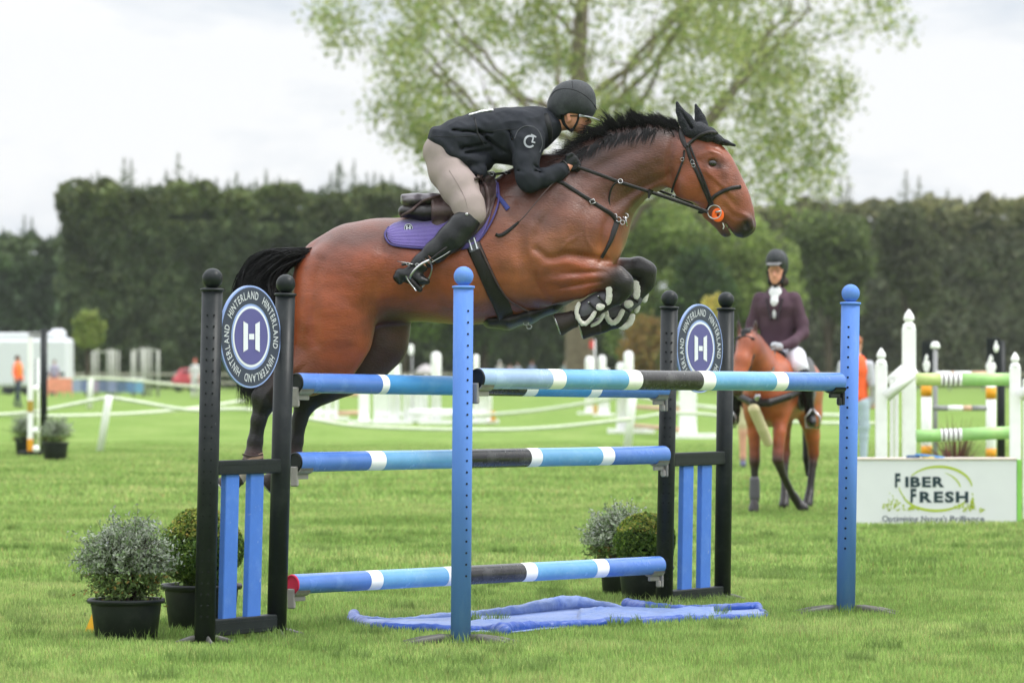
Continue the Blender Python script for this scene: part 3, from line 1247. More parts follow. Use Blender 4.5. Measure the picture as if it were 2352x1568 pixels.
def sign_disc(parent, c, du, dn, R_):
    """round sponsor sign: du = unit vector to its right, dn = unit normal toward the viewer"""
    up = Vector((0, 0, 1))
    def pt(u, v, k):
        return c + du * u * R_ + up * v * R_ + dn * k
    root = MB()
    n = 72
    vs = [pt(math.cos(2 * math.pi * i / n), math.sin(2 * math.pi * i / n), k) for k in (-.006, .006) for i in range(n)]
    fs = [tuple(range(n - 1, -1, -1)), tuple(range(n, 2 * n))] + [(i, (i + 1) % n, n + (i + 1) % n, n + i) for i in range(n)]
    root.add(vs, fs, 0, False)
    disc = root.build('sign_board', M_ltprint, parent)
    def ringm(r0, r1, k):
        m = MB()
        vs = [pt(r * math.cos(2 * math.pi * i / n), r * math.sin(2 * math.pi * i / n), k) for r in (r0, r1) for i in range(n)]
        m.add(vs, [(i, n + i, n + (i + 1) % n, (i + 1) % n) for i in range(n)], 0, False)
        return m
    ringm(.645, .965, .0075).build('sign_band', M_dkprint, disc)
    ringm(.545, .60, .0075).build('inner_ring', M_wprint, disc)
    m = MB()
    vs = [pt(.55 * math.cos(2 * math.pi * i / n), .55 * math.sin(2 * math.pi * i / n), .0085) for i in range(n)]
    m.add(vs, [tuple(range(n))], 0, False)
    m.build('sign_centre', M_navy, disc)
    # emblem: two bars with slanted ends and a short crossbar
    e = MB()
    for s in (-1, 1):
        q = [(.27, .30), (.12, .245), (.12, -.245), (.27, -.30)]
        pts = [pt(s * -a if False else s * a, b_, .011) for a, b_ in [(.27, .245), (.12, .30), (.12, -.30), (.27, -.245)]]
        pts = [pt(s * a, b_, .011) for a, b_ in q]
        e.add(pts if s > 0 else pts[::-1], [(3, 2, 1, 0)], 0, False)
    e.add([pt(-.085, .055, .011), pt(.085, .055, .011), pt(.085, -.055, .011), pt(-.085, -.055, .011)], [(3, 2, 1, 0)], 0, False)
    e.build('emblem', M_wprint, disc)
    # lettering round the band
    word = 'HINTERLAND'
    size = .222
    ws = [glyph(c_, .012) for c_ in word]
    rm = .735
    nrep = 4
    gap = .085
    tot = math.radians(80) * rm
    sx = (tot / size - gap * len(ws)) / sum(g[3] - g[2] for g in ws)
    for k in range(nrep):
        m = MB()
        a0 = math.radians(152) - k * 2 * math.pi / nrep
        x = 0
        for g in ws:
            gw = (g[3] - g[2]) * sx * size
            ac = a0 - (x + gw / 2) / rm
            vs = []
            ca, sa = math.cos(ac), math.sin(ac)
            for v in g[0]:
                lx = ((v[0] - g[2]) * sx * size - gw / 2)
                ly = v[1] * size
                u = (rm + ly) * ca + lx * sa
                w = (rm + ly) * sa - lx * ca
                vs.append(pt(u, w, .0095))
            m.add(vs, g[1], 0, False)
            x += gw + gap * size
        m.build('sign_lettering', M_grprint, disc)
    return disc

def wing(label, A_, B_, front_holes, cross, slats, disc, cups, feet=True, fh='left'):
    (xt, yt, xb, yb, z, w), (xt2, yt2, xb2, yb2, z2, w2) = A_, B_
    c = (Vector(((xb - CX) / F * z, z, 0)) + Vector(((xb2 - CX) / F * z2, z2, 0))) / 2
    t = thing('jump_wing', label, 'jump wing', c, 'black wings of the blue jump')
    h1 = (yt + 56, yb - 40, (25.5 if w > 44 else 21.6), (-.34, .30))
    topA, botA, rA, oA = post(t, 'post', xt, yt, xb, yb, z, w, M_black, M_black, h1, 4.4)
    topB, botB, rB, oB = post(t, 'post', xt2, yt2, xb2, yb2, z2, w2, M_black, M_black, None)
    def onA(h):
        return botA.lerp(topA, h / topA.z)
    def onB(h):
        return botB.lerp(topB, h / topB.z)
    for (y0, y1) in cross:
        h0 = CAMH + (HY - y0) / F * z
        h1_ = CAMH + (HY - y1) / F * z
        a, b = onA((h0 + h1_) / 2), onB((h0 + h1_) / 2)
        d = (b - a).normalized()
        a = a + d * rA * .85
        b = b - d * rB * .2
        s_ = d.cross(Vector((0, 0, 1))).normalized()
        R = Matrix((d, s_, s_.cross(d) * -1)).transposed()
        m = MB()
        m.box((a + b) / 2, ((b - a).length, .062, abs(h0 - h1_)), 0, 0, .006, R)
        # moulded grooves
        for k in (-.22, .22):
            m.box((a + b) / 2 - s_ * -.0 + Vector((0, 0, abs(h0 - h1_) * k)) , ((b - a).length * .995, .066, .006), 0, 0, 0, R)
        m.build('crossbar', M_black, t)
    ya, yb_ = cross[0][1], cross[1][0]
    for (f, wm) in slats:
        hA, hB = CAMH + (HY - ya) / F * (z + .1), CAMH + (HY - yb_) / F * (z + .1)
        a = onA(hB - .01).lerp(onB(hB - .01), f)
        b = onA(hA + .01).lerp(onB(hA + .01), f)
        d = (b - a).normalized()
        q = (botB - botA).normalized()
        s_ = d.cross(q).normalized()
        R = Matrix((q, s_, d)).transposed()
        m = MB()
        m.box((a + b) / 2, (wm, .035, (b - a).length), 0, 0, .004, R)
        m.build('slat', M_blue_slat, t)
    q = (botB - botA)
    q.z = 0
    q.normalize()
    nrm = Vector((q.y, -q.x, 0))
    if nrm.y > 0:
        nrm = -nrm
    (dxc, dyc, dr) = disc
    zc = (z + z2) / 2
    cc = P(dxc, dyc, zc)
    sign_disc(t, cc + nrm * .0, q, nrm, dr)
    # bolts tying the sign to the posts
    # ground feet: flat steel strips
    for bt in (botA, botB):
        m = MB()
        for a in (.35, .35 + math.pi, 1.9, 1.9 + math.pi):
            e = bt + Vector((math.cos(a) * .15, math.sin(a) * .15, .004))
            m.tube([bt + Vector((0, 0, .035)), bt.lerp(e, .5) + Vector((0, 0, .024)), e], [.017, .016, .013], 6, sq=.35)
        m.build('foot', M_feet, t)
    return t, onA, onB, rA, rB

# left wing
tL, lA, lB, rA, rB = wing('left black jump wing in front of the horse tail with round navy sign', (487.5, 668, 470, 1476, 20.1, 48), (655.5, 679, 635, 1462, 20.62, 45),
    None, [(1058, 1091), (1423, 1462)], [(.30, .115), (.64, .115)], (574, 773, .262 * 1.0), None)
tR, rAa, rBb, r2, r3 = wing('right black jump wing below the horse muzzle with round navy sign', (1537.5, 709, 1525, 1393, 23.2, 39), (1667.5, 712, 1659, 1388, 23.75, 38),
    None, [(1040, 1071), (1356, 1390)], [(.34, .115), (.66, .115)], (1606, 800, .262), None)
# single blue uprights
def single(label, xt, yt, xb, yb, z, w, hl, step, cup=None):
    bt = Vector(((xb - CX) / F * z, z, 0))
    t = thing('jump_upright', label, 'jump stand', bt, 'blue single uprights of the front pole')
    top, bot, r, o = post(t, 'post', xt, yt, xb, yb, z, w, M_bluepost, M_bluepost, (yt + 52, yb - 150, step, (hl,)), 5.0)
    m = MB()
    for a in (.12, math.pi - .16, math.pi + .42, -.5):
        e = bt + Vector((math.cos(a) * .30, math.sin(a) * .30, .004))
        m.tube([bt + Vector((0, 0, .030)), bt.lerp(e, .35) + Vector((0, 0, .034)), bt.lerp(e, .7) + Vector((0, 0, .020)), e], [.024, .022, .020, .016], 8, sq=.35)
    m.lathe(bt, [(r * 1.05, 0), (r * 1.05, .012), (r * .9, .02)], 24)
    m.build('foot', M_feet, t)
    return t, top, bot, r
tE, E1, E0, rE = single('nearer blue upright post at centre with blue ball on top', 1064.5, 662, 1058, 1478, 20.0, 46, .50, 26.3)
tF, F1, F0, rF = single('further blue upright post on the right in front of the advert box', 1953.5, 699, 1942, 1410, 22.45, 42.5, -.25, 23.0)

def pz(x, y, z):
    return P(x, y, z)
R_P = .0525
pA, pB = pz(681, 879, 20.78), pz(1523, 894, 23.02)
pole('top back pole of the jump, blue with white and black bands, behind the front pole', pA, pB, R_P, [(864, 0), (880, 1), (1040, 2), (1066, 1), (1196, 3), (1222, 1), (1344, 2), (1368, 1), (None, 0)], [M_blue_d, M_white, mat('bright_sky_paint', C(74, 150, 214), .4, var=.08, dirt=(C(130, 185, 226), .4), ds=8), M_railblack, M_blue_p, M_black])
mA, mB_ = pz(679, 1061, 20.78), pz(1524, 1044, 23.02)
pole('middle pole of the jump, blue with white and charcoal bands', mA, mB_, R_P, [(838, 0), (872, 1), (1032, 2), (1062, 1), (1206, 3), (1231, 1), (1370, 2), (1397, 1), (None, 0)], BM)
bA, bB = pz(672, 1341, 20.78), pz(1513, 1297, 23.0)
pole('lowest pole of the jump with a red end cap', bA, bB, R_P, [(838, 0), (865, 1), (1016, 2), (1042, 1), (1194, 3), (1220, 1), (1357, 2), (1384, 1), (None, 0)], [M_blue_d, M_white, M_blue_l, M_railblack, M_blue_p, M_red])
fA, fB = pz(1097, 869, 20.05), pz(1926, 877, 22.3)
pole('front pole of the jump between the two blue uprights, pale blue with charcoal middle', fA, fB, R_P, [(1254, 4), (1284, 1), (1428, 2), (1460, 1), (1600, 3), (1628, 1), (1768, 2), (1795, 1), (None, 0)], BM)
# cups
for (a, b) in ((pA, pB), (mA, mB_), (bA, bB)):
    d = (b - a).normalized()
    jump_cup(tL, a + d * .015 + Vector((0, 0, -R_P - .002)), d, rB, M_cup)
    jump_cup(tR, b - d * .015 + Vector((0, 0, -R_P - .002)), -d, r2, M_cup)
d = (fB - fA).normalized()
jump_cup(tE, fA + d * .005 + Vector((0, 0, -R_P - .002)), d, rE, M_cup)
jump_cup(tF, fB - d * .005 + Vector((0, 0, -R_P - .002)), -d, rF, M_cupblack, 1.05)

# ---------------------------------------------------------------- collapsed blue water tray
M_tarp = mat('blue_tarp', C(46, 82, 166), .35, var=.12, vs=5, dirt=(C(160, 176, 210), .45), ds=6, bump=.8, bs=26)
M_tarpd = mat('faded_tarp', C(120, 142, 192), .4, var=.15, vs=5, dirt=(C(60, 94, 172), .85), ds=5, bump=1.0, bs=22)
def ground_path(pts, lift=0):
    return [(lambda g: Vector((g.x, g.y, lift)))(G(x, y)) for x, y in pts]
tt = thing('water_tray', 'crumpled faded blue tarpaulin water tray lying on the grass under the poles', 'water tray', G(1290, 1432))
S = SDF()
def gp(pts, rad, lift=None):
    out = []
    for i, (x, y) in enumerate(pts):
        g = G(x, y)
        r = rad[i] if hasattr(rad, '__len__') else rad
        out.append((tuple((g.x, g.y, r * .9 + (0 if lift is None else lift))), r, r, (0, 0, 0)))
    return out
S.add(gp(smooth_path([(812, 1432), (865, 1448), (950, 1452), (1060, 1454), (1120, 1452), (1160, 1461)], 14), [.034, .03, .027, .028, .026, .024, .026, .026, .024, .026, .022, .021, .026, .032]), .02)
S.add(gp(smooth_path([(1150, 1458), (1215, 1449), (1300, 1444), (1420, 1437), (1530, 1432), (1650, 1427), (1760, 1420)], 16), [.036, .032, .028, .028, .026, .026, .028, .026, .025, .024, .024, .024, .022, .022, .020, .018]), .02)
S.add(gp([(1440, 1398), (1490, 1404), (1560, 1409)], [.034, .030, .026]), .02)
S.add(gp([(1560, 1409), (1650, 1408), (1738, 1404)], [.026, .028, .030]), .02)
S.add(gp([(1738, 1404), (1762, 1416)], [.026, .012]), .02)
S.add(gp([(815, 1424), (812, 1436)], [.036, .024]), .02)
rng2 = np.random.default_rng(3)
def crump(V):
    V = V.copy()
    n = np.abs(noise3(V * [1, .5, 1], 11, 2)) * -.010 + np.abs(noise3(V * [1, .6, 1], 27, 5)) * -.005 + .004
    V[:, 2] += n
    V[:, 0] += n
    return V
S.build('rolled_edge', M_tarp, tt, .009, False, fn=crump)
S = SDF()
S.add(gp(smooth_path([(830, 1424), (900, 1428), (980, 1424), (1060, 1420), (1150, 1417), (1230, 1411), (1290, 1404), (1370, 1400), (1430, 1404)], 18), [.02, .014, .012, .014, .018, .02, .022, .024, .026, .03, .034, .04, .045, .048, .044, .034, .026, .018]), .02)
S.build('back_fold', M_tarpd, tt, .009, False, fn=crump)
vs, fs = [], []
nI, nJ = 200, 22
for i in range(nI):
    f = i / (nI - 1)
    x = 822 + (1755 - 822) * f
    ya = np.interp(x, [812, 865, 950, 1060, 1160, 1300, 1420, 1650, 1760], [1436, 1449, 1452, 1455, 1459, 1445, 1437, 1427, 1420])
    yb = np.interp(x, [812, 900, 1060, 1230, 1370, 1440, 1560, 1740, 1760], [1424, 1427, 1419, 1409, 1399, 1398, 1408, 1403, 1414])
    for j in range(nJ):
        g = G(x, ya + (yb - ya) * j / (nJ - 1))
        q = np.array([[g.x, g.y, 0]])
        e = min(j, nJ - 1 - j) / nJ
        vs.append((g.x, g.y, .014 + e * (.045 - .06 * abs(float(noise3(q, 3.2, 4)[0])) - .04 * abs(float(noise3(q, 9, 6)[0]))) + (.035 if 1330 < x < 1640 else 0) * e * 2))
for i in range(nI - 1):
    for j in range(nJ - 1):
        a = i * nJ + j
        fs.append((a, a + nJ, a + nJ + 1, a + 1))
so = mesh_obj('liner', vs, fs, M_tarpd, tt, True)
md = so.modifiers.new('s', 'SOLIDIFY')
md.thickness = .004
md.offset = 0

# ---------------------------------------------------------------- potted shrubs
M_pot = mat('black_pot', C(28, 33, 34), .45, var=.15, dirt=(C(70, 72, 70), .3), ds=14)
M_soil = mat('soil', (.03, .022, .016), .95, var=.4, vs=40)
def pot(parent, c, rt, rb, h, scn_=1):
    m = MB()
    rim = h * .11
    m.lathe(c, [(rb * .9, 0.0), (rb, .003), (rt * .955, h - rim * 1.5), (rt * .96, h - rim * 1.05), (rt * 1.05, h - rim), (rt * 1.07, h - .01), (rt * 1.05, h), (rt * .97, h - .003), (rt * .93, h - .03), (rt * .9, h - .05)], 48)
    o = m.build('pot', M_pot, parent)
    m = MB()
    m.lathe(c, [(rt * .915, h - .045), (rt * .90, h - .032), (rt * .5, h - .025), (0, h - .022)], 24)
    m.build('soil', M_soil, o)
    return o
def shrub_pot(label, xc, ybase, potw, poth, z=None, bw=200, bh=180, kind='silver', ytop=1190, nleaf=6000, group='potted shrubs beside the jump', sz=1.0, twist=0):
    z = gz(ybase) if z is None else z
    s = z / F
    c = Vector(((xc - CX) * s, z, 0))
    t = thing('potted_shrub', label, 'potted plant', c, group)
    rt = potw / 2 * s
    h = poth * s
    pot(t, c, rt, rt * .84, h)
    top = CAMH + (HY - ytop) * s
    bot = h - .03
    hz_ = (top - bot) / 2
    cz = bot + hz_
    rx = bw / 2 * s
    Cn = np.array([c.x, c.y, cz])
    n = nleaf
    u = rng.normal(size=(n, 3))
    u /= np.linalg.norm(u, axis=1)[:, None]
    la_ = .07 if kind == 'box' else .10
    lump = 1 + la_ * noise3(u, 3.1, int(xc)) + la_ * .6 * noise3(u, 7, int(xc) + 1)
    if kind == 'box':
        r = rng.uniform(.80, 1.0, n) ** .5
        cen = Cn + u * [rx, rx, hz_] * (r * lump * .98)[:, None]
        col = vary(C(96, 126, 58), n, .55, 1.4, C(124, 150, 62), .35)
        tipm = (u[:, 2] > .35) & (rng.uniform(0, 1, n) < .55)
        col[tipm] = vary(C(158, 168, 74), tipm.sum(), .7, 1.3, C(186, 166, 86), .15)
        V, Q, cc = cards(cen, rng.uniform(.010, .022, n) * sz, col, 1.0, u, .9)
        mesh_obj('foliage', V, Q, M_leaf, t, False, None, cc)
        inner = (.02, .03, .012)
    else:
        # sprigs: short stems with narrow grey leaves
        ns = n // 11
        us = u[:ns]
        r0 = rng.uniform(.25, .8, ns)
        base = Cn + us * [rx, rx, hz_] * (r0 * lump[:ns])[:, None]
        dr = us + rng.normal(size=us.shape) * .55
        dr[:, 2] += .12
        dr /= np.linalg.norm(dr, axis=1)[:, None]
        ln = rng.uniform(.05, .12, ns) * sz * np.where(rng.uniform(0, 1, ns) < .06, 1.7, 1)
        cen, col, nr = [], [], []
        for k in range(11):
            f = (k + 1) / 11
            p = base + dr * (ln * f)[:, None] + rng.normal(size=us.shape) * .008 * sz
            cen.append(p)
            cc = vary(C(178, 186, 168), ns, .6, 1.35, C(134, 156, 112), .4)
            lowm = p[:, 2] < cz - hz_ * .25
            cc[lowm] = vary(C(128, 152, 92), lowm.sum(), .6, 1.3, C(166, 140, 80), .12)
            col.append(cc)
            nr.append(rng.normal(size=us.shape))
        cen, col, nr = np.vstack(cen), np.vstack(col), np.vstack(nr)
        # sparse pale flowers near the top
        fl = rng.uniform(0, 1, len(cen)) < .014
        fl &= cen[:, 2] > cz
        col[fl] = C(214, 212, 228)
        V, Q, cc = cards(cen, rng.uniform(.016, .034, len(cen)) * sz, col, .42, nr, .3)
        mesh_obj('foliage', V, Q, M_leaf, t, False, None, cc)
        m = MB()
        for k in range(0, ns, 2):
            m.tube([tuple(base[k] - dr[k] * .03), tuple(base[k] + dr[k] * ln[k])], [.0022 * sz, .001 * sz], 3, caps=False)
        for k in range(16):
            a = rnd.uniform(0, 6.28)
            e = Cn + u[k] * [rx * .6, rx * .6, hz_ * .6]
            m.tube([c + Vector((math.cos(a) * rt * .3, math.sin(a) * rt * .3, h - .03)), tuple(e)], [.006 * sz, .003 * sz], 5, caps=False)
        m.build('stems', M_barkd, t)
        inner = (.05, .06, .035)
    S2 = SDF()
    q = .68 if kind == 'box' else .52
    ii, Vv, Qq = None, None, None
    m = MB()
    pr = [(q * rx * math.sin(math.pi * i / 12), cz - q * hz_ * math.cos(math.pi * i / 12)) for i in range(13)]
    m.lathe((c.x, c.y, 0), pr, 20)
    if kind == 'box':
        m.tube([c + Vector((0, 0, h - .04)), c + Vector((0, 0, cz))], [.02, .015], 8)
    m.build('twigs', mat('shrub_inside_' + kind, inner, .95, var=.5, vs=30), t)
    return t
shrub_pot('silvery grey flowering shrub in a black pot at the far left of the jump', 290, 1469, 168, 96, None, 226, 190, 'silver', 1190, 15000)
shrub_pot('clipped green box ball in a black pot behind the left wing', 463, 1463, 176, 108, 21.1, 196, 190, 'box', 1166, 13000)
shrub_pot('silvery shrub in a black pot behind the right wing, left of the box ball', 1425, 1383, 96, 78, 24.3, 156, 150, 'silver', 1170, 9000, sz=1.05)
shrub_pot('clipped green box ball in a black pot at the foot of the right wing', 1482, 1390, 124, 84, 23.65, 142, 150, 'box', 1176, 9000)
# yellow marker leaning on the pot
mk = thing('marker', 'small yellow plastic marker half hidden behind the leftmost pot', 'marker', Vector(((212 - CX) / F * 20.9, 20.9, 0)))
m = MB()
c = Vector(((214 - CX) / F * 20.9, 20.9, 0))
m.add([c + Vector(p) for p in ((-.045, 0, .004), (.07, 0, .004), (.035, .03, .16), (.015, .03, .16), (-.045, .05, .004), (.07, .05, .004), (.035, .04, .16), (.015, .04, .16))],
      [(0, 1, 2, 3), (5, 4, 7, 6), (0, 3, 7, 4), (1, 5, 6, 2), (3, 2, 6, 7), (0, 4, 5, 1)], 0, False)
m.build('wedge', mat('yellow_plastic', C(240, 180, 40), .5), mk)
# ================================================================ JUMPING HORSE
ZH = 21.6
def hp(x, y, a, b=None, yo=0.0, col=(0, 0, 0)):
    """photo point on the horse plane; a = in-plane radius in photo units, b = half depth in metres"""
    z = ZH + yo
    r = a * z / F
    return (tuple(P(x, y, z)), r, (r if b is None else b), col)
BAY = C(158, 84, 54, .80)
BAYO = C(176, 92, 54, .80)
BAYD = C(128, 76, 56, .80)
NECK = C(108, 70, 56, .80)
DARK = C(70, 46, 40, .8)
BLK = C(22, 21, 22, .8)
TAN = C(178, 112, 72, .80)
HEADC = C(156, 88, 60, .80)
horse = thing('jumping_horse', 'bay horse leaping over the blue poles with a rider in a black jacket', 'horse', P(1130, 1000, ZH))
ORGH = horse
def horse_sdf():
    S = SDF()
    # trunk
    S.add([hp(752, 655, 82, .20, 0, BAYO), hp(800, 640, 108, .265, 0, BAY), hp(870, 622, 112, .285, 0, BAY), hp(955, 618, 113, .295, 0, BAY),
           hp(1060, 612, 126, .31, 0, BAY), hp(1150, 588, 142, .30, 0, BAY), hp(1225, 560, 150, .275, 0, BAYD), hp(1300, 528, 135, .25, 0, BAYD), hp(1352, 528, 78, .20, 0, BAY)], .03, ki=.07)
    S.add([hp(1375, 548, 46, .17, 0, BAY), hp(1350, 600, 50, .16, 0, TAN)], .05)
    # croup, withers
    S.add([hp(740, 592, 42, .10, 0, BAY), hp(800, 560, 40, .16, 0, BAYD), hp(880, 550, 38, .16, 0, BAYD)], .05)
    S.add([hp(1120, 470, 34, .08, 0, DARK), hp(1185, 425, 34, .07, 0, DARK), hp(1250, 400, 40, .07, 0, DARK)], .06)
    # shoulder masses
    for s in (-1, 1):
        S.add([hp(1235, 470, 62, .07, .15 * s, BAYD), hp(1290, 545, 66, .08, .17 * s, BAYD), hp(1345, 560, 52, .08, .12 * s, BAYD)], .06)
        S.add([hp(1150, 560, 70, .05, .245 * s, BAYD), hp(1235, 610, 56, .07, .19 * s, BAY)], .06)
        S.add([hp(1362, 520, 48, .07, .09 * s, NECK), hp(1385, 575, 34, .06, .085 * s, TAN)], .04)
    # belly
    S.add([hp(960, 690, 36, .16, 0, BAY), hp(1080, 690, 46, .2, 0, BAY), hp(1200, 672, 48, .18, 0, BAYD), hp(1300, 645, 40, .12, 0, DARK)], .05)
    # neck
    S.add([hp(1290, 488, 122, .20, 0, NECK), hp(1345, 452, 104, .165, 0, NECK), hp(1392, 408, 82, .13, 0, NECK), hp(1440, 376, 70, .115, 0, NECK), hp(1500, 358, 62, .10, 0, NECK), hp(1548, 358, 60, .095, 0, C(140, 80, 60, .8))], .06, ki=.08)
    S.add([hp(1330, 364, 16, .05, 0, DARK), hp(1400, 328, 18, .045, 0, DARK), hp(1475, 312, 16, .04, 0, DARK), hp(1545, 312, 16, .04, 0, DARK)], .05)
    for s in (-1, 1):  # brachiocephalic muscle along the neck
        S.add([hp(1385, 488, 34, .05, .10 * s, NECK), hp(1440, 434, 24, .042, .085 * s, NECK), hp(1520, 392, 20, .036, .065 * s, C(140, 78, 54, .8))], .035)
        S.add([hp(1400, 380, 40, .04, .085 * s, NECK), hp(1500, 340, 34, .035, .07 * s, NECK)], .03)
    # head
    S.add([hp(1590, 362, 66, .085, 0, HEADC), hp(1622, 398, 62, .092, 0, HEADC), hp(1652, 440, 52, .080, 0, HEADC), hp(1676, 474, 44, .066, 0, HEADC), hp(1694, 496, 36, .060, 0, HEADC)], .03, ki=.05)
    S.add([hp(1700, 505, 32, .058, 0, HEADC), hp(1712, 518, 25, .055, 0, C(80, 56, 48, .8))], .02)
    S.add([hp(1694, 528, 15, .042, 0, BLK), hp(1706, 532, 15, .045, 0, BLK)], .015)   # upper lip
    S.add([hp(1636, 486, 24, .05, 0, HEADC), hp(1656, 508, 20, .046, 0, C(110, 72, 58, .8)), hp(1668, 528, 17, .042, 0, C(60, 46, 42, .8))], .012)  # lower jaw and lip
    for s in (-1, 1):
        S.add([hp(1583, 415, 46, .035, .062 * s, HEADC), hp(1572, 405, 40, .03, .06 * s, HEADC)], .03)    # cheek
        S.add([hp(1628, 360, 18, .016, .082 * s, HEADC), hp(1648, 362, 14, .014, .082 * s, HEADC)], .016)  # brow
        S.add([hp(1622, 392, 10, .012, .088 * s, HEADC), hp(1660, 424, 9, .010, .079 * s, HEADC), hp(1690, 455, 7, .01, .06 * s, HEADC)], .02)  # facial crest
        S.add([hp(1637, 375, 10, .014, .098 * s, BLK)], .01, sub=True, paint=False)
        S.add([hp(1716, 508, 14, .014, .052 * s, C(70, 52, 46, .8)), hp(1722, 520, 10, .012, .048 * s, BLK)], .012)
        S.add([hp(1712, 514, 6, .014, .064 * s, BLK), hp(1715, 524, 5, .014, .062 * s, BLK)], .008, sub=True)
    S.add([hp(1664, 512, 1.6, .09, 0, BLK), hp(1688, 546, 3, .09, 0, BLK)], .006, sub=True)    # mouth slit
    # front legs
    for s in (-1, 1):
        if s < 0:
            o = -.16
            S.add([hp(1255, 640, 44, .085, o, BAY), hp(1300, 636, 48, .088, o, BAY), hp(1345, 636, 38, .072, o, BAYO), hp(1382, 638, 29, .055, o, C(84, 56, 48, .8)), hp(1414, 638, 27, .048, o, BLK), hp(1430, 650, 24, .047, o, BLK), hp(1434, 664, 20, .043, o, BLK)], .035, ki=.02)
            S.add([hp(1418, 682, 19, .034, o + .01, BLK), hp(1385, 700, 15, .026, o + .02, BLK), hp(1358, 716, 17, .028, o + .02, BLK), hp(1345, 722, 20, .034, o + .02, BLK)], .03)
            S.add([hp(1345, 722, 20, .034, o + .02, BLK), hp(1318, 732, 16, .028, o + .02, BLK), hp(1302, 737, 19, .034, o + .02, BLK)], .02)
            S.add([hp(1265, 668, 30, .05, o, BAY), hp(1330, 668, 16, .05, o, BAYD)], .04)
        else:
            o = .16
            S.add([hp(1310, 640, 44, .08, o, BAY), hp(1380, 624, 30, .058, o, BAYO), hp(1430, 618, 24, .048, o, BLK), hp(1466, 615, 24, .047, o, BLK), hp(1484, 624, 23, .047, o, BLK), hp(1488, 640, 18, .042, o, BLK)], .035, ki=.02)
            S.add([hp(1482, 655, 19, .034, o, BLK), hp(1452, 690, 15, .026, o, BLK), hp(1425, 722, 17, .028, o, BLK), hp(1414, 732, 20, .034, o, BLK)], .03)
            S.add([hp(1414, 732, 20, .034, o, BLK), hp(1388, 745, 17, .028, o, BLK), hp(1372, 750, 19, .034, o, BLK)], .02)
    # hind legs
    for s in (-1, 1):
        o = .155 * s
        if s < 0:
            S.add([hp(775, 655, 92, .12, o, BAY), hp(768, 715, 88, .12, o, BAYO), hp(765, 772, 80, .11, o, BAYO), hp(745, 820, 66, .085, o, BAY), hp(705, 855, 46, .065, o, BAYD), hp(650, 888, 33, .048, o, DARK), hp(612, 912, 28, .042, o, BLK)], .05, ki=.05)
            S.add([hp(628, 892, 18, .03, o, BLK), hp(600, 908, 20, .036, o, BLK)], .02)
            S.add([hp(606, 925, 24, .036, o, BLK), hp(594, 965, 17, .028, o, BLK), hp(586, 1015, 17, .028, o, BLK), hp(582, 1048, 20, .034, o, DARK)], .03)
            S.add([hp(582, 1052, 21, .034, o, DARK), hp(562, 1082, 16, .028, o, C(196, 186, 174, .8)), hp(548, 1096, 18, .034, o, C(196, 186, 174, .8))], .02)
        else:
            S.add([hp(800, 680, 90, .11, o, BAY), hp(862, 745, 74, .10, o, BAYD), hp(868, 790, 58, .09, o, DARK), hp(838, 830, 48, .08, o, DARK), hp(790, 865, 38, .06, o, DARK), hp(740, 888, 32, .048, o, BLK), hp(706, 912, 28, .042, o, BLK)], .05, ki=.05)
            S.add([hp(700, 925, 24, .036, o, BLK), hp(688, 965, 17, .028, o, BLK), hp(680, 1015, 16, .028, o, BLK), hp(674, 1046, 19, .034, o, DARK)], .03)
            S.add([hp(674, 1050, 20, .034, o, DARK), hp(652, 1078, 16, .028, o, DARK), hp(640, 1092, 18, .034, o, DARK)], .02)
    # tail dock
    S.add([hp(722, 588, 15, .03, 0, BLK), hp(690, 592, 13, .03, 0, BLK), hp(640, 612, 10, .03, 0, BLK)], .03)
    return S
HS = horse_sdf()
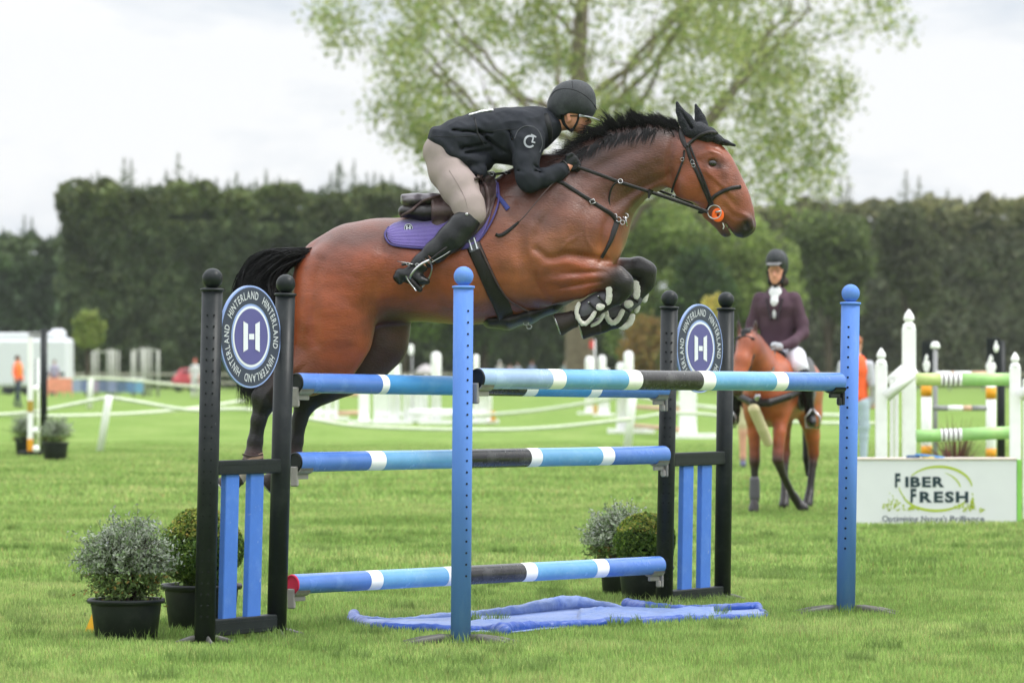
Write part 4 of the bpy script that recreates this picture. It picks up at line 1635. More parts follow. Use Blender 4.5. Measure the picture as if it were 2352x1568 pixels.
CLR = [  # coat patches plus painted highlights and underbelly shade: (x, y, rx, ry, colour, strength)
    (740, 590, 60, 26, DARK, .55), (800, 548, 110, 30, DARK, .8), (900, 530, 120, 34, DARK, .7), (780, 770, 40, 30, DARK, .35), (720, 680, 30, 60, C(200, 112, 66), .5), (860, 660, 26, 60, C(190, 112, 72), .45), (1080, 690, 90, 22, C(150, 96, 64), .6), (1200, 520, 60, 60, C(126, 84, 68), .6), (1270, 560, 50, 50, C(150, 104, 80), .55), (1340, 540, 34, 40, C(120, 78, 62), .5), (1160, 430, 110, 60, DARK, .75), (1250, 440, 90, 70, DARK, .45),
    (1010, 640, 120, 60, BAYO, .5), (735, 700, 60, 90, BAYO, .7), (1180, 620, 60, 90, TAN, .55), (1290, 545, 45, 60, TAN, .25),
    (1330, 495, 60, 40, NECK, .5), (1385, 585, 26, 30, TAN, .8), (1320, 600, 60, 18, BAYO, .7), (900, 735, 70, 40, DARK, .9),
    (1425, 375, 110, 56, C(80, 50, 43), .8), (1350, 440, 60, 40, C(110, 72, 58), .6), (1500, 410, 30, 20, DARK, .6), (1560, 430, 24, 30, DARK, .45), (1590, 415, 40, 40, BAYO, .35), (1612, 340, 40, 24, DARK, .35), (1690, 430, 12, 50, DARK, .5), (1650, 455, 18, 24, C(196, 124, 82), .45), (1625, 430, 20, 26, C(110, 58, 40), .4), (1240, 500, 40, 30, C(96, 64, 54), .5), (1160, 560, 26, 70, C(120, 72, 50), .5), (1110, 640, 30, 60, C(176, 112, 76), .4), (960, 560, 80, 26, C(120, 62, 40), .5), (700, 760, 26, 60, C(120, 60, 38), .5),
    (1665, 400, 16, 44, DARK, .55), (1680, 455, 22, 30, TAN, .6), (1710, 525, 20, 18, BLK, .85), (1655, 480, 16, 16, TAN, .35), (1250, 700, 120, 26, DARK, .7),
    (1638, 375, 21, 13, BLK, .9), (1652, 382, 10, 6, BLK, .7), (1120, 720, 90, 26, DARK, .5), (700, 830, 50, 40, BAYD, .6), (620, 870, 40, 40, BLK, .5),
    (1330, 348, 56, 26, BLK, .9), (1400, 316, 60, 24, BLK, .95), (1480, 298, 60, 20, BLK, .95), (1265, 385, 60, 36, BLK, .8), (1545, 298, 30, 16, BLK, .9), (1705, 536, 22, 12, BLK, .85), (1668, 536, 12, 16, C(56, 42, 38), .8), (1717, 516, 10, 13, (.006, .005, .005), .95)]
def coat(V, cols):
    d = V - np.array([0, 0, CAMH])
    px = CX + V[:, 0] / V[:, 1] * F
    py = HY - (V[:, 2] - CAMH) / V[:, 1] * F
    out = cols.copy()
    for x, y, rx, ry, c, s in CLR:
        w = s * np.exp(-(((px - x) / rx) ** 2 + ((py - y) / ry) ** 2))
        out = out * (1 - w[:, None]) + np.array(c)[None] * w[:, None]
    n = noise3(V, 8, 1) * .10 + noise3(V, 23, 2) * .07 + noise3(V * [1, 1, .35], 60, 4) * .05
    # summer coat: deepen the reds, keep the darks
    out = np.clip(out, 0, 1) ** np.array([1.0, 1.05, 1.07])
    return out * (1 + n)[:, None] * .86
def horse_mat():
    m = mat('horse_coat', attr=True, rough=.38, spec=.4, var=.24, vs=10, bump=.4, bs=140, coat=.18)
    for n in m.node_tree.nodes:
        if n.type == 'MAPPING':
            n.inputs['Scale'].default_value = (.45, 1, 1.2)
    return m
M_coat = horse_mat()
# soft muscle relief: (path, width, depth in metres, negative = hollow); applied to both flanks
REL = [
 ([(858, 735), (862, 690), (876, 640), (888, 590)], 26, -.016), ([(820, 640), (800, 700), (790, 770)], 34, .010), ([(735, 600), (722, 660), (720, 730), (724, 790)], 13, -.013), ([(700, 640), (696, 720), (700, 780)], 16, .006),
 ([(870, 560), (900, 575)], 22, -.010), ([(790, 560), (830, 590)], 30, .008), ([(905, 620), (930, 690)], 30, -.008),
 ([(1196, 470), (1190, 520), (1200, 590), (1232, 660)], 18, -.014), ([(1165, 500), (1160, 600), (1190, 680)], 24, .006),
 ([(1300, 440), (1268, 480), (1240, 530), (1232, 570)], 13, -.010), ([(1330, 470), (1300, 520), (1290, 560)], 22, .010), ([(1232, 572), (1262, 592), (1300, 584), (1345, 588), (1390, 598)], 8, -.015),
 ([(1250, 612), (1300, 606), (1360, 612)], 10, .007), ([(1290, 628), (1340, 626), (1390, 624)], 5, -.009), ([(1285, 662), (1330, 654), (1380, 646)], 5, -.010), ([(1270, 645), (1330, 640)], 9, .006), ([(1258, 690), (1235, 655), (1230, 620)], 8, -.006),
 ([(1395, 500), (1385, 540), (1378, 588)], 9, -.012), ([(1412, 470), (1455, 438), (1500, 418), (1538, 400)], 10, -.012), ([(1425, 492), (1470, 458), (1515, 428)], 12, .009), ([(1380, 420), (1430, 396), (1500, 360)], 26, .008), ([(1330, 420), (1400, 372), (1470, 340)], 14, -.008), ([(1350, 480), (1388, 450)], 20, -.008),
 ([(1548, 318), (1540, 350), (1538, 390), (1546, 436)], 8, -.012), ([(1560, 400), (1566, 440)], 12, .006), ([(1608, 450), (1622, 420), (1612, 380)], 10, -.007), ([(1620, 392), (1652, 420), (1684, 452)], 5, .006), ([(1640, 410), (1664, 440), (1690, 474)], 8, -.006),
 ([(1618, 352), (1630, 346), (1646, 352)], 5, .006), ([(1600, 372), (1612, 366)], 8, -.006), ([(1655, 384), (1672, 402)], 8, .004), ([(1662, 470), (1684, 494), (1702, 500)], 7, -.006), ([(1700, 490), (1716, 496), (1726, 506)], 5, .006),
 ([(1220, 520), (1212, 560), (1222, 600)], 5, .002), ([(1330, 540), (1300, 560), (1285, 585)], 4, .003), ([(1350, 500), (1345, 540), (1362, 575)], 4, .003), ([(1010, 700), (1060, 716), (1110, 716)], 4, .003), ([(1655, 430), (1640, 452), (1632, 470)], 3, .0025), ([(1672, 440), (1664, 466)], 3, .002),
 ([(1010, 590), (1016, 660), (1040, 710)], 10, .003), ([(960, 590), (968, 660), (985, 706)], 10, .003), ([(1060, 600), (1070, 660), (1090, 700)], 10, .003), ([(640, 878), (612, 905), (600, 940)], 7, .005), ([(700, 840), (664, 872), (630, 896)], 6, -.006)]
def relief(V):
    V = V.copy()
    px = CX + V[:, 0] / V[:, 1] * F
    py = HY - (V[:, 2] - CAMH) / V[:, 1] * F
    yr = V[:, 1] - ZH
    sd = -np.sign(yr) * np.clip((np.abs(yr) - .03) / .05, 0, 1)
    tot = np.zeros(len(V))
    for path, w, amp in REL:
        pth = np.array(smooth_path(path, 24))
        m = (px > pth[:, 0].min() - 3 * w) & (px < pth[:, 0].max() + 3 * w) & (py > pth[:, 1].min() - 3 * w) & (py < pth[:, 1].max() + 3 * w)
        if not m.any():
            continue
        d = np.sqrt((px[m][:, None] - pth[None, :, 0]) ** 2 + (py[m][:, None] - pth[None, :, 1]) ** 2)
        k = d.argmin(1)
        taper = np.sin(np.pi * np.clip(k / 23 * .84 + .08, 0, 1)) ** .5
        tot[m] += 1.35 * amp * np.exp(-(d.min(1) / w) ** 2) * taper
    V[:, 1] -= sd * tot
    # faint unevenness of skin over muscle, in long soft swells
    q = V * [9, 1, 16]
    V[:, 1] -= sd * (noise3(q, 1.0, 3) * .0028 + noise3(V * [30, 1, 44], 1.0, 7) * .0010)
    return V
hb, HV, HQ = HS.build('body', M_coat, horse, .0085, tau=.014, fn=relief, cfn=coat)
HC = Caster((HV, HQ))

M_hair = mat('black_horse_hair', C(17, 17, 19), .48, var=.3, vs=20, spec=.3)
def strands(name, roots, parent, mt):
    """roots: list of (path points (Vector list), radius)"""
    V, Fc = [], []
    for pts, r in roots:
        b = len(V)
        n = len(pts)
        for i, p in enumerate(pts):
            t = (pts[min(i + 1, n - 1)] - pts[max(i - 1, 0)])
            if t.length < 1e-6:
                t = Vector((0, 0, 1))
            t.normalize()
            u = t.cross(Vector((0, 1, .1)))
            u.normalize()
            w = t.cross(u)
            rr = r * (1 - (i / (n - 1)) ** 1.6 * .93)
            for k in range(3):
                a = 2.1 * k
                V.append(p + u * math.cos(a) * rr + w * math.sin(a) * rr * .7)
        for i in range(n - 1):
            for k in range(3):
                k2 = (k + 1) % 3
                Fc.append((b + i * 3 + k, b + i * 3 + k2, b + i * 3 + 3 + k2, b + i * 3 + 3 + k))
    return mesh_obj(name, V, Fc, mt, parent, True)
R = random.Random(12)
# mane: streaming up and back from the crest
crest = smooth_path([(1262, 380), (1300, 354), (1345, 328), (1400, 302), (1440, 290), (1475, 285), (1520, 286), (1562, 294)], 60)
tipl = [(0, (-30, 10)), (.15, (-48, 2)), (.32, (-50, -16)), (.42, (-34, -44)), (.5, (-24, -46)), (.6, (-20, -42)), (.72, (-14, -46)), (.80, (-4, -34)), (.9, (-30, -26)), (1, (-30, -18))]
rt = []
for i in range(3600):
    f = R.random()
    k = f * 59
    a, b_ = crest[int(k)], crest[min(int(k) + 1, 59)]
    x = a[0] + (b_[0] - a[0]) * (k % 1)
    y = a[1] + (b_[1] - a[1]) * (k % 1) + R.uniform(0, 24)
    dx = np.interp(f, [t[0] for t in tipl], [t[1][0] for t in tipl])
    dy = np.interp(f, [t[0] for t in tipl], [t[1][1] for t in tipl])
    tuft = .78 + .35 * math.sin(f * 55 + math.sin(f * 21) * 2) * (1 if .35 < f < .8 else .4)
    q = tuft * R.uniform(.55, 1.08)
    yo = R.gauss(0, .022)
    jx, jy = R.gauss(0, 6), R.gauss(0, 5)
    ctl = [(x + 3, y + 8, 0), (x + dx * q * .28 + 3, y + dy * q * .42 - 2, 1), (x + dx * q * .62 + jx * .5, y + dy * q * .8 + jy * .4, 2), (x + dx * q * 1.05 + jx, y + dy * q + jy, 3)]
    pth = smooth_path([c[:2] for c in ctl], 7)
    rt.append(([P(p[0], p[1], ZH + yo * (1 + j * .25)) for j, p in enumerate(pth)], R.uniform(.0016, .0036)))
for i in range(900):
    f = R.uniform(.66, 1.0)
    k = f * 59
    a, b_ = crest[int(k)], crest[min(int(k) + 1, 59)]
    x = a[0] + (b_[0] - a[0]) * (k % 1)
    y = a[1] + (b_[1] - a[1]) * (k % 1) + R.uniform(-2, 14)
    ex, ey = x - R.uniform(10, 34), y - R.uniform(4, 26) - 10 * math.sin(f * 20) ** 2
    pth = smooth_path([(x, y), ((x + ex) / 2 + 3, (y + ey) / 2 - 5), (ex, ey)], 6)
    yo = R.gauss(-.012, .024)
    rt.append(([P(p[0], p[1], ZH + yo) for p in pth], R.uniform(.0016, .0034)))
# part of the mane lies on the near side of the neck
for i in range(260):
    f = R.random() ** 1.1
    k = f * 50
    a = crest[int(k)]
    x, y = a[0] + R.uniform(-3, 3), a[1] + R.uniform(8, 22)
    ln = R.uniform(6, 44) * (1.2 - f * .8)
    an = math.radians(R.uniform(135, 200) if f < .5 else R.uniform(140, 235))
    pts = []
    for j in range(6):
        t = j / 5
        qx, qy = x + math.cos(an) * ln * t, y + math.sin(an) * ln * t * .8 + 16 * t + 14 * t * t
        pts.append(HC.hit(qx, qy, ZH, .006 + .004 * R.random()))
    rt.append((pts, R.uniform(.0014, .0034)))
# wisps blowing over the rider's chin
for i in range(70):
    x, y = R.uniform(1370, 1410), R.uniform(300, 316)
    ex, ey = R.uniform(1316, 1350), R.uniform(284, 312)
    pth = smooth_path([(x, y), ((x + ex) / 2, (y + ey) / 2 - R.uniform(2, 9)), (ex, ey)], 6)
    z = ZH - R.uniform(.02, .09)
    rt.append(([P(p[0], p[1], z) for p in pth], R.uniform(.0018, .003)))
strands('mane', rt, horse, M_hair)
# tail
rt = []
for i in range(4200):
    f = R.random()
    yo = R.gauss(0, .045)
    a0 = R.random()
    # root spread along the dock
    rx, ry = 722 - a0 * 60, 572 + a0 * 16 + R.uniform(-6, 12)
    top = R.random()
    ctl = [(rx, ry), (652 - 30 * f, 571 + 62 * top), (585 - 24 * f + 56 * top, 602 + 74 * top), (544 + 84 * top + R.gauss(0, 5), 668 + R.uniform(-20, 40)), (548 + 62 * top + R.gauss(0, 9), 740 + R.uniform(-40, 60)), (556 + 46 * top + R.gauss(0, 10), R.choice([800, 840, 880, 905, 925]) + R.gauss(0, 12))]
    m_ = 6 if R.random() < .62 else (5 if R.random() < .5 else 4)
    pth = smooth_path(ctl[:m_], 11)
    rt.append(([P(p[0], p[1], ZH + yo * (1 + j * .12)) for j, p in enumerate(pth)], R.uniform(.0017, .0042)))
strands('tail', rt, horse, M_hair)

# ---- ears in a crocheted bonnet
M_bonnet = mat('bonnet_cloth', C(38, 40, 46), .85, var=.3, vs=90, bump=1.0, bs=140, sheen=.05)
S = SDF()
S.add([hp(1582, 306, 18, .078, 0), hp(1606, 300, 18, .085, 0), hp(1630, 310, 16, .083, 0), hp(1648, 322, 11, .06, 0), hp(1668, 328, 5, .038, 0), hp(1688, 334, 3, .018, 0)], .015, ki=.02)
S.add([hp(1592, 306, 20, .09, 0), hp(1622, 318, 14, .092, 0)], .015)
for s, pts in ((-1, [(1586, 296, 20), (1574, 276, 17), (1562, 256, 10), (1555, 236, 3.5)]), (1, [(1612, 288, 15), (1608, 272, 12.5), (1603, 256, 8), (1598, 241, 3)])):
    S.add([hp(x, y, r, r * .0017 + .006, .055 * s + (0 if s < 0 else 0)) for x, y, r in pts], .012)
    S.add([hp(pts[0][0] + 3, pts[0][1] - 2, 4, .02, .085 * s - .03 * 0), hp(pts[2][0] + 3, pts[2][1], 3, .014, .085 * s)], .006, sub=True)
_, BV, BQ = S.build('ear_bonnet', M_bonnet, horse, .006, False)
HC2 = Caster((HV, HQ), (BV, BQ))
# eye
e = MB()
c = HC.hit(1637, 375, ZH, -.010)
e.lathe(c, [(.0225 * math.sin(math.pi * i / 12), -.033 * math.cos(math.pi * i / 12)) for i in range(13)], 20, 0, (1, 0, -.22))
eye = e.build('eye', mat('eye_dark', (.008, .005, .004), .06, var=0, coat=1), horse)
e = MB()
c2 = P(1637, 375, ZH + .085)
e.ball(c2, .021, 16)
e.build('eye', MATS['eye_dark'], horse)

# ---- bridle
M_lea = mat('black_leather', C(36, 33, 33), .36, var=.2, vs=40, bump=.25, bs=120)
M_leabr = mat('brown_leather', C(76, 60, 58), .42, var=.2, vs=25, bump=.3, bs=110)
bridle = MB()
bo = strap('bridle', [(1578, 336), (1587, 365), (1605, 404), (1623, 447), (1634, 472)], 9, M_lea, horse, HC2, ZH, .006, .004)
bo['label'] = 'dark leather bridle cheekpiece'
strap('cheek_strap', [(1584, 332), (1597, 366), (1613, 404), (1629, 446), (1638, 470)], 5, M_lea, bo, HC2, ZH, .010, .003)
strap('headpiece', [(1562, 296), (1567, 318), (1576, 338)], [11, 13, 9], M_lea, bo, HC2, ZH, .006, .004)
strap('browband', [(1577, 335), (1592, 322), (1610, 310), (1630, 304), (1648, 306)], 8, M_lea, bo, HC2, ZH, .010, .004)
strap('throatlash', [(1572, 345), (1570, 364), (1560, 392), (1549, 420), (1543, 442)], 5, M_lea, bo, HC2, ZH, .006, .003)
strap('noseband', [(1628, 466), (1640, 452), (1657, 441), (1680, 432), (1702, 429)], 9, M_lea, bo, HC2, ZH, .007, .004, relax=1)
strap('chin_strap', [(1632, 462), (1626, 478), (1612, 488), (1604, 486)], 7, M_lea, bo, HC2, ZH, .006, .003, relax=1)
m = MB()
for (x, y, r_) in ((1590, 372, 4.5), (1593, 380, 4), (1567, 366, 4), (1546, 452, 4)):
    c = HC2.hit(x, y, ZH - .08, .014)
    rr = r_ * ZH / F
    m = MB()
    m.tube([c + Vector((math.cos(a) * rr, 0, math.sin(a) * rr)) for a in np.linspace(0, 6.283, 13)], .0014, 6, caps=False)
    m.build('buckle', M_steel, bo)
# bit ring and orange bit guard
c = HC.hit(1641, 487, ZH, .016)
rr = 15.5 * ZH / F
m = MB()
m.tube([c + Vector((math.cos(a) * rr, 0, math.sin(a) * rr)) for a in np.linspace(0, 6.283, 33)], .0030, 8, caps=False)
m.tube([c + Vector((.006, .0, .0)), c + Vector((.03, -.004, .004)), c + Vector((.036, .02, .002))], .005, 8)
bit = m.build('bit_ring', M_steel, bo)
c = HC.hit(1649, 494, ZH, .013)
m = MB()
rr = 16 * ZH / F
for i in range(1):
    vs, fs = [], []
    n = 40
    for k, (r_, th) in enumerate(((.22, -.003), (.96, -.003), (1, 0), (.96, .003), (.22, .003))):
        for j in range(n):
            a = 2 * math.pi * j / n
            vs.append(c + Vector((math.cos(a) * rr * r_ * .88, th, math.sin(a) * rr * r_)))
    for k in range(5):
        for j in range(n):
            j2 = (j + 1) % n
            k2 = (k + 1) % 5
            fs.append((k * n + j, k * n + j2, k2 * n + j2, k2 * n + j))
    m.add(vs, fs)
m.build('bit_guard', mat('orange_rubber', C(244, 104, 34), .45, var=.05), bo)
# saliva-white corner of the bit and lips
m = MB()
m.tube([HC.hit(x, y, ZH, .003) for x, y in ((1660, 512), (1663, 520), (1661, 526))], .003, 6)
m.build('mouthpiece', M_white, bo)

# ---- reins (near and far side)
HANDZ = ZH - .17
rein = strap('rein', [(1326, 383), (1380, 402), (1420, 417), (1497, 442), (1583, 471), (1626, 487)], 8.5, M_lea, horse, None, zs=[ZH - .19, ZH - .20, ZH - .19, ZH - .165, ZH - .125, ZH - .11], th=.004)
strap('rein_stop', [(1496, 436), (1492, 446), (1490, 456)], [13, 8, 4], M_lea, rein, None, zs=[ZH - .178] * 3, th=.005, n=5)
strap('rein', [(1330, 380), (1450, 415), (1560, 455), (1630, 482)], 6, M_lea, horse, None, zs=[ZH + .17, ZH + .17, ZH + .12, ZH + .10], th=.004)
# ---- breastplate and martingale
bp_ = strap('breastplate', [(1278, 414), (1296, 422), (1330, 444), (1357, 461), (1386, 480), (1405, 492), (1416, 508)], 10, M_lea, horse, HC, ZH, .006, .005)
strap('chest_strap', [(1417, 508), (1410, 530), (1403, 552), (1392, 574), (1382, 592)], [16, 15, 11, 8, 8], M_lea, bp_, HC, ZH - .1, .008, .005, relax=0)
strap('martingale_strap', [(1424, 416), (1410, 424), (1402, 440), (1399, 462), (1403, 480), (1410, 494)], 4.5, M_lea, bp_, None, zs=[ZH - .20, ZH - .19, ZH - .18, ZH - .17, ZH - .165, ZH - .16], th=.003)
m = MB()
for (x, y, r_, off) in ((1425, 416, 5, .20), (1361, 463, 0, 0), (1412, 496, 5, .17), (1421, 504, 5.5, .17), (1437, 496, 6, .13), (1430, 511, 5, .14)):
    m = MB()
    if r_ == 0:
        c = HC.hit(x, y, ZH, .014)
        for (u, v, u2, v2) in ((-7, -2, 3, -6), (3, -6, 7, 2), (7, 2, -3, 6), (-3, 6, -7, -2)):
            m.tube([c + Vector((u, 0, -v)) * ZH / F, c + Vector((u2, 0, -v2)) * ZH / F], .0022, 6)
    else:
        c = P(x, y, ZH - off)
        rr = r_ * ZH / F
        m.tube([c + Vector((math.cos(a) * rr, .3 * math.sin(a) * rr, math.sin(a) * rr)) for a in np.linspace(0, 6.283, 15)], .0022, 6, caps=False)
    m.build('buckle', M_steel, bp_)
m = MB()
m.tube([P(1436, 497, ZH - .13), P(1440, 520, ZH - .13)], [.006, .004], 6)
m.build('clip', M_steel, bp_)

# ---- saddle pad, saddle, girth
def pad_mat(name, col):
    return mat(name, col, .85, var=.12, vs=30, bump=.5, bs=220, sheen=.4)
M_pad = pad_mat('purple_quilt', C(100, 86, 152))
M_trim = mat('pad_binding', C(74, 66, 122), .6, var=.1)
pad = sheet('saddle_pad', [(886, 528), (905, 512), (950, 500), (1010, 486), (1060, 462), (1110, 430), (1140, 412)],
            [(890, 548), (908, 563), (960, 569), (1010, 571), (1064, 571), (1106, 548), (1146, 430)], M_pad, horse, HC, 70, 30, .006, .010, ZH - .2, lines=8, amp=.005)
edge = [(893, 521), (884, 536), (888, 551), (900, 562), (936, 568), (990, 571), (1063, 571), (1098, 553), (1124, 517), (1141, 478), (1146, 450), (1143, 420)]
strap('pad_edge', edge, 5, M_trim, pad, HC, ZH - .2, .014, .006)
PADC = Caster((HV, HQ))
# round badge on the pad
c = HC.hit(938, 523.5, ZH - .2, .026)
m = MB()
m.lathe(c, [(.024, 0), (.024, .002)], 24, 0, (0, -1, 0))
bd = m.build('badge', M_dkprint, pad)
m = MB()
def hlogo(m, c, s, col=0):
    for sg in (-1, 1):
        m.add([c + Vector((sg * .27 * s, 0, .245 * s)), c + Vector((sg * .12 * s, 0, .30 * s)), c + Vector((sg * .12 * s, 0, -.30 * s)), c + Vector((sg * .27 * s, 0, -.245 * s))], [(0, 1, 2, 3)], 0, False)
    m.add([c + Vector((-.1 * s, 0, .05 * s)), c + Vector((.1 * s, 0, .05 * s)), c + Vector((.1 * s, 0, -.05 * s)), c + Vector((-.1 * s, 0, -.05 * s))], [(0, 1, 2, 3)], 0, False)
hlogo(m, c + Vector((0, -.0035, 0)), .044)
n = 30
m.add([c + Vector((math.cos(6.2832 * i / n) * r_, -.003, math.sin(6.2832 * i / n) * r_)) for r_ in (.020, .0225) for i in range(n)], [(i, n + i, n + (i + 1) % n, (i + 1) % n) for i in range(n)], 0, False)
m.build('badge_print', M_wprint, bd)
# far side of the pad
def mirror_far(o, k):
    me = o.data.copy()
    oy = ORG[horse.name].y
    for v in me.vertices:
        v.co.y = 2 * (ZH - oy) - v.co.y
    me.flip_normals()
    q = bpy.data.objects.new(o.name.split('.')[0], me)
    coll.objects.link(q)
    q.parent = o.parent
    ORG[q.name] = ORG[horse.name]
    return q
mirror_far(pad, 0)

M_sad = mat('saddle_leather', C(72, 64, 68), .36, var=.2, vs=20, bump=.2, bs=120, dirt=(C(130, 124, 128), .4), ds=12)
M_sadseat = mat('saddle_seat_leather', C(104, 98, 104), .34, var=.15, vs=14, bump=.12, bs=160)
S = SDF()
S.add([hp(930, 462, 10, .15), hp(950, 462, 14, .16), hp(990, 460, 14, .15), hp(1040, 458, 12, .12), hp(1090, 436, 12, .09), hp(1120, 410, 12, .07), hp(1132, 402, 8, .05)], .02, ki=.03)
S.add([hp(926, 452, 6, .14), hp(960, 449, 5, .13), hp(1010, 452, 4, .11)], .012)
sd, SV, SQ = S.build('saddle', M_sadseat, horse, .008, False)
S = SDF()
S.add([hp(928, 486, 14, .07, -.13), hp(975, 490, 18, .07, -.15), hp(1050, 485, 24, .06, -.17), hp(1110, 450, 26, .05, -.15)], .03)
S.add([hp(928, 486, 14, .07, .13), hp(975, 490, 18, .07, .15), hp(1050, 485, 24, .06, .17), hp(1110, 450, 26, .05, .15)], .03)
_, S2V, S2Q = S.build('saddle_panel', M_lea, sd, .009, False)
SC = Caster((HV, HQ), (SV, SQ), (S2V, S2Q))
sheet('saddle_flap', [(1030, 440), (1060, 425), (1100, 404), (1130, 404), (1140, 420)], [(1030, 520), (1055, 540), (1082, 545), (1118, 508), (1140, 450)], M_leabr, sd, SC, 36, 20, .018, .010, ZH - .25)
sheet('saddle_block', [(990, 460), (1010, 452), (1030, 446), (1048, 450)], [(991, 512), (1005, 520), (1030, 506), (1048, 480)], M_leabr, sd, SC, 24, 14, .016, .012, ZH - .25)
strap('flap_roll', [(1100, 405), (1116, 430), (1122, 462), (1115, 496), (1096, 528), (1078, 545)], [6, 10, 12, 12, 10, 6], M_leabr, sd, SC, ZH - .25, .036, .012)
strap('seat_strap', [(920, 497), (944, 484), (965, 466), (990, 455), (1022, 449)], 7, M_leabr, sd, SC, ZH - .2, .014, .005)
strap('front_strap', [(1113, 403), (1135, 400), (1172, 396)], 6, M_lea, sd, SC, ZH - .1, .012, .005, relax=0)
m = MB()
for x, y in ((1122, 402), (1130, 400), (1163, 396)):
    c = SC.hit(x, y, ZH - .1, .02)
    m.tube([c + Vector((math.cos(a) * .009, 0, math.sin(a) * .009)) for a in np.linspace(0, 6.283, 11)], .0018, 6, caps=False)
m.build('saddle_rings', M_steel, sd)
strap('pad_tab', [(1141, 446), (1152, 460), (1167, 480)], [8, 11, 12], mat('navy_webbing', C(60, 68, 128), .8, bump=.4, bs=300), pad, HC, ZH - .2, .012, .004)
girth = strap('girth', [(1078, 540), (1088, 565), (1106, 606), (1131, 660), (1154, 696), (1172, 722)], [34, 34, 33, 34, 42, 60], M_lea, horse, HC, ZH - .2, .008, .007)
strap('girth_edge', [(1090, 545), (1102, 568), (1120, 606), (1145, 656), (1172, 692), (1215, 716)], 4, M_leabr, girth, HC, ZH - .2, .016, .004)
strap('girth_buckle_guard', [(1080, 548), (1092, 575)], 27, mat('grey_elastic', C(96, 98, 102), .7, bump=.5, bs=300), girth, HC, ZH - .2, .016, .004)
strap('girth_strap', [(1076, 548), (1084, 574)], 3, M_wprint, girth, HC, ZH - .2, .022, .002)
strap('girth_strap', [(1088, 545), (1096, 571)], 3, M_wprint, girth, HC, ZH - .2, .022, .002)
S = SDF()
S.add([hp(1126, 736, 18, .13), hp(1165, 736, 20, .15), hp(1215, 722, 20, .14), hp(1270, 704, 14, .10), hp(1300, 690, 8, .07)], .03, ki=.03)
S.build('stud_guard', M_lea, girth, .008, False)
m = MB()
for x, y in ((1208, 742), (1215, 750)):
    c = P(x, y, ZH - .1)
    m.tube([c + Vector((math.cos(a) * .014, 0, math.sin(a) * .012)) for a in np.linspace(0, 6.283, 11)], .0025, 6, caps=False)
m.build('girth_ring', M_steel, girth)

# ---- leg boots with sheepskin trim
M_fleece = mat('sheepskin', C(244, 241, 230), .95, var=.08, vs=60, bump=1.0, bs=260, dirt=(C(190, 172, 140), .3), ds=14)
M_shell = mat('boot_shell', C(92, 90, 97), .4, var=.15, bump=.2, bs=80)
def tendon(parent_name, yo, shell, rims, puffs, straps_):
    S = SDF()
    S.add([hp(x, y, a, b, yo) for x, y, a, b in shell], .015)
    o, _, _ = S.build(parent_name, M_shell, horse, .006, False)
    F_ = SDF()
    for path, r in rims:
        pts = smooth_path(path, 12)
        F_.add([hp(p[0], p[1], r * (.84 + .05 * math.sin(i * 2.1)), .011, yo - p[2] + (.004 if p[2] > .02 else 0)) for i, p in enumerate(pts)], .004, ki=.004)
    for (x, y, r, d) in puffs:
        F_.add([hp(x - 2, y, r, .012, yo - d), hp(x + 2, y - 1, r * .9, .012, yo - d)], .004)
    def rough(V):
        return V + (noise3(V, 130, 1) * .0022 + noise3(V, 260, 5) * .0014)[:, None] * np.array([1, -1, 1])
    F_.build('sheepskin_trim', M_fleece, o, .0055, False, fn=rough)
    for p in straps_:
        strap('boot_strap', p[0], 6, M_lea, o, None, zs=[ZH + yo - p[1]] * len(p[0]), th=.004, n=6)
    m = MB()
    for x, y, d in [(q[0][0][0], q[0][0][1], q[1]) for q in straps_]:
        m.ball(P(x, y, ZH + yo - d - .006), .005, 10)
    m.build('stud', M_steel, o)
    return o
tendon('fore_boot', -.14, [(1386, 686, 20, .040), (1362, 700, 21, .042), (1342, 714, 22, .044)],
       [([(1329, 698, .045), (1324, 715, .052), (1330, 734, .052), (1342, 744, .046), (1356, 733, .05), (1366, 718, .052)], 6),
        ([(1396, 651, .05), (1399, 669, .054), (1399, 684, .054), (1396, 695, .05)], 8),
        ([(1360, 747, -.02), (1376, 738, -.01), (1386, 722, 0)], 5)],
       [(1379, 705, 9, .05)], [([(1352, 694), (1372, 712)], .052), ([(1374, 680), (1394, 700)], .052)])
tendon('fore_boot', .16, [(1456, 686, 20, .038), (1432, 704, 20, .040), (1410, 720, 21, .042)],
       [([(1391, 714, .045), (1395, 730, .05), (1406, 742, .048), (1419, 734, .05), (1430, 714, .05)], 7),
        ([(1460, 650, .045), (1463, 666, .05), (1461, 682, .05)], 8.5),
        ([(1484, 676, -.01), (1480, 690, -.01)], 7), ([(1466, 704, -.01), (1462, 714, -.01)], 6),
        ([(1453, 726, 0), (1446, 742, .0), (1432, 751, 0), (1420, 746, 0)], 8)],
       [(1444, 699, 10, .05)], [([(1424, 700), (1446, 716)], .05), ([(1440, 676), (1466, 694)], .05)])
M_hboot = mat('brown_boot', C(184, 150, 126), .6, var=.2, bump=.3, bs=60)
def hind_boot(yo, x, y):
    S = SDF()
    S.add([hp(x + 3, y - 18, 22, .035, yo), hp(x, y + 6, 25, .042, yo), hp(x - 4, y + 16, 24, .042, yo)], .01)
    S.add([hp(x - 30, y - 32, 50, .2, yo), hp(x + 40, y - 34, 16, .2, yo)], .01, sub=True)
    o, _, _ = S.build('hind_boot', M_hboot, horse, .007, False)
    strap('boot_strap', [(x - 23, y - 2), (x, y + 2), (x + 24, y - 2)], 4, M_leabr, o, None, zs=[ZH + yo - .02, ZH + yo - .046, ZH + yo - .02], th=.004)
    strap('boot_strap', [(x - 23, y + 9), (x, y + 13), (x + 24, y + 8)], 4, M_leabr, o, None, zs=[ZH + yo - .02, ZH + yo - .047, ZH + yo - .02], th=.004)
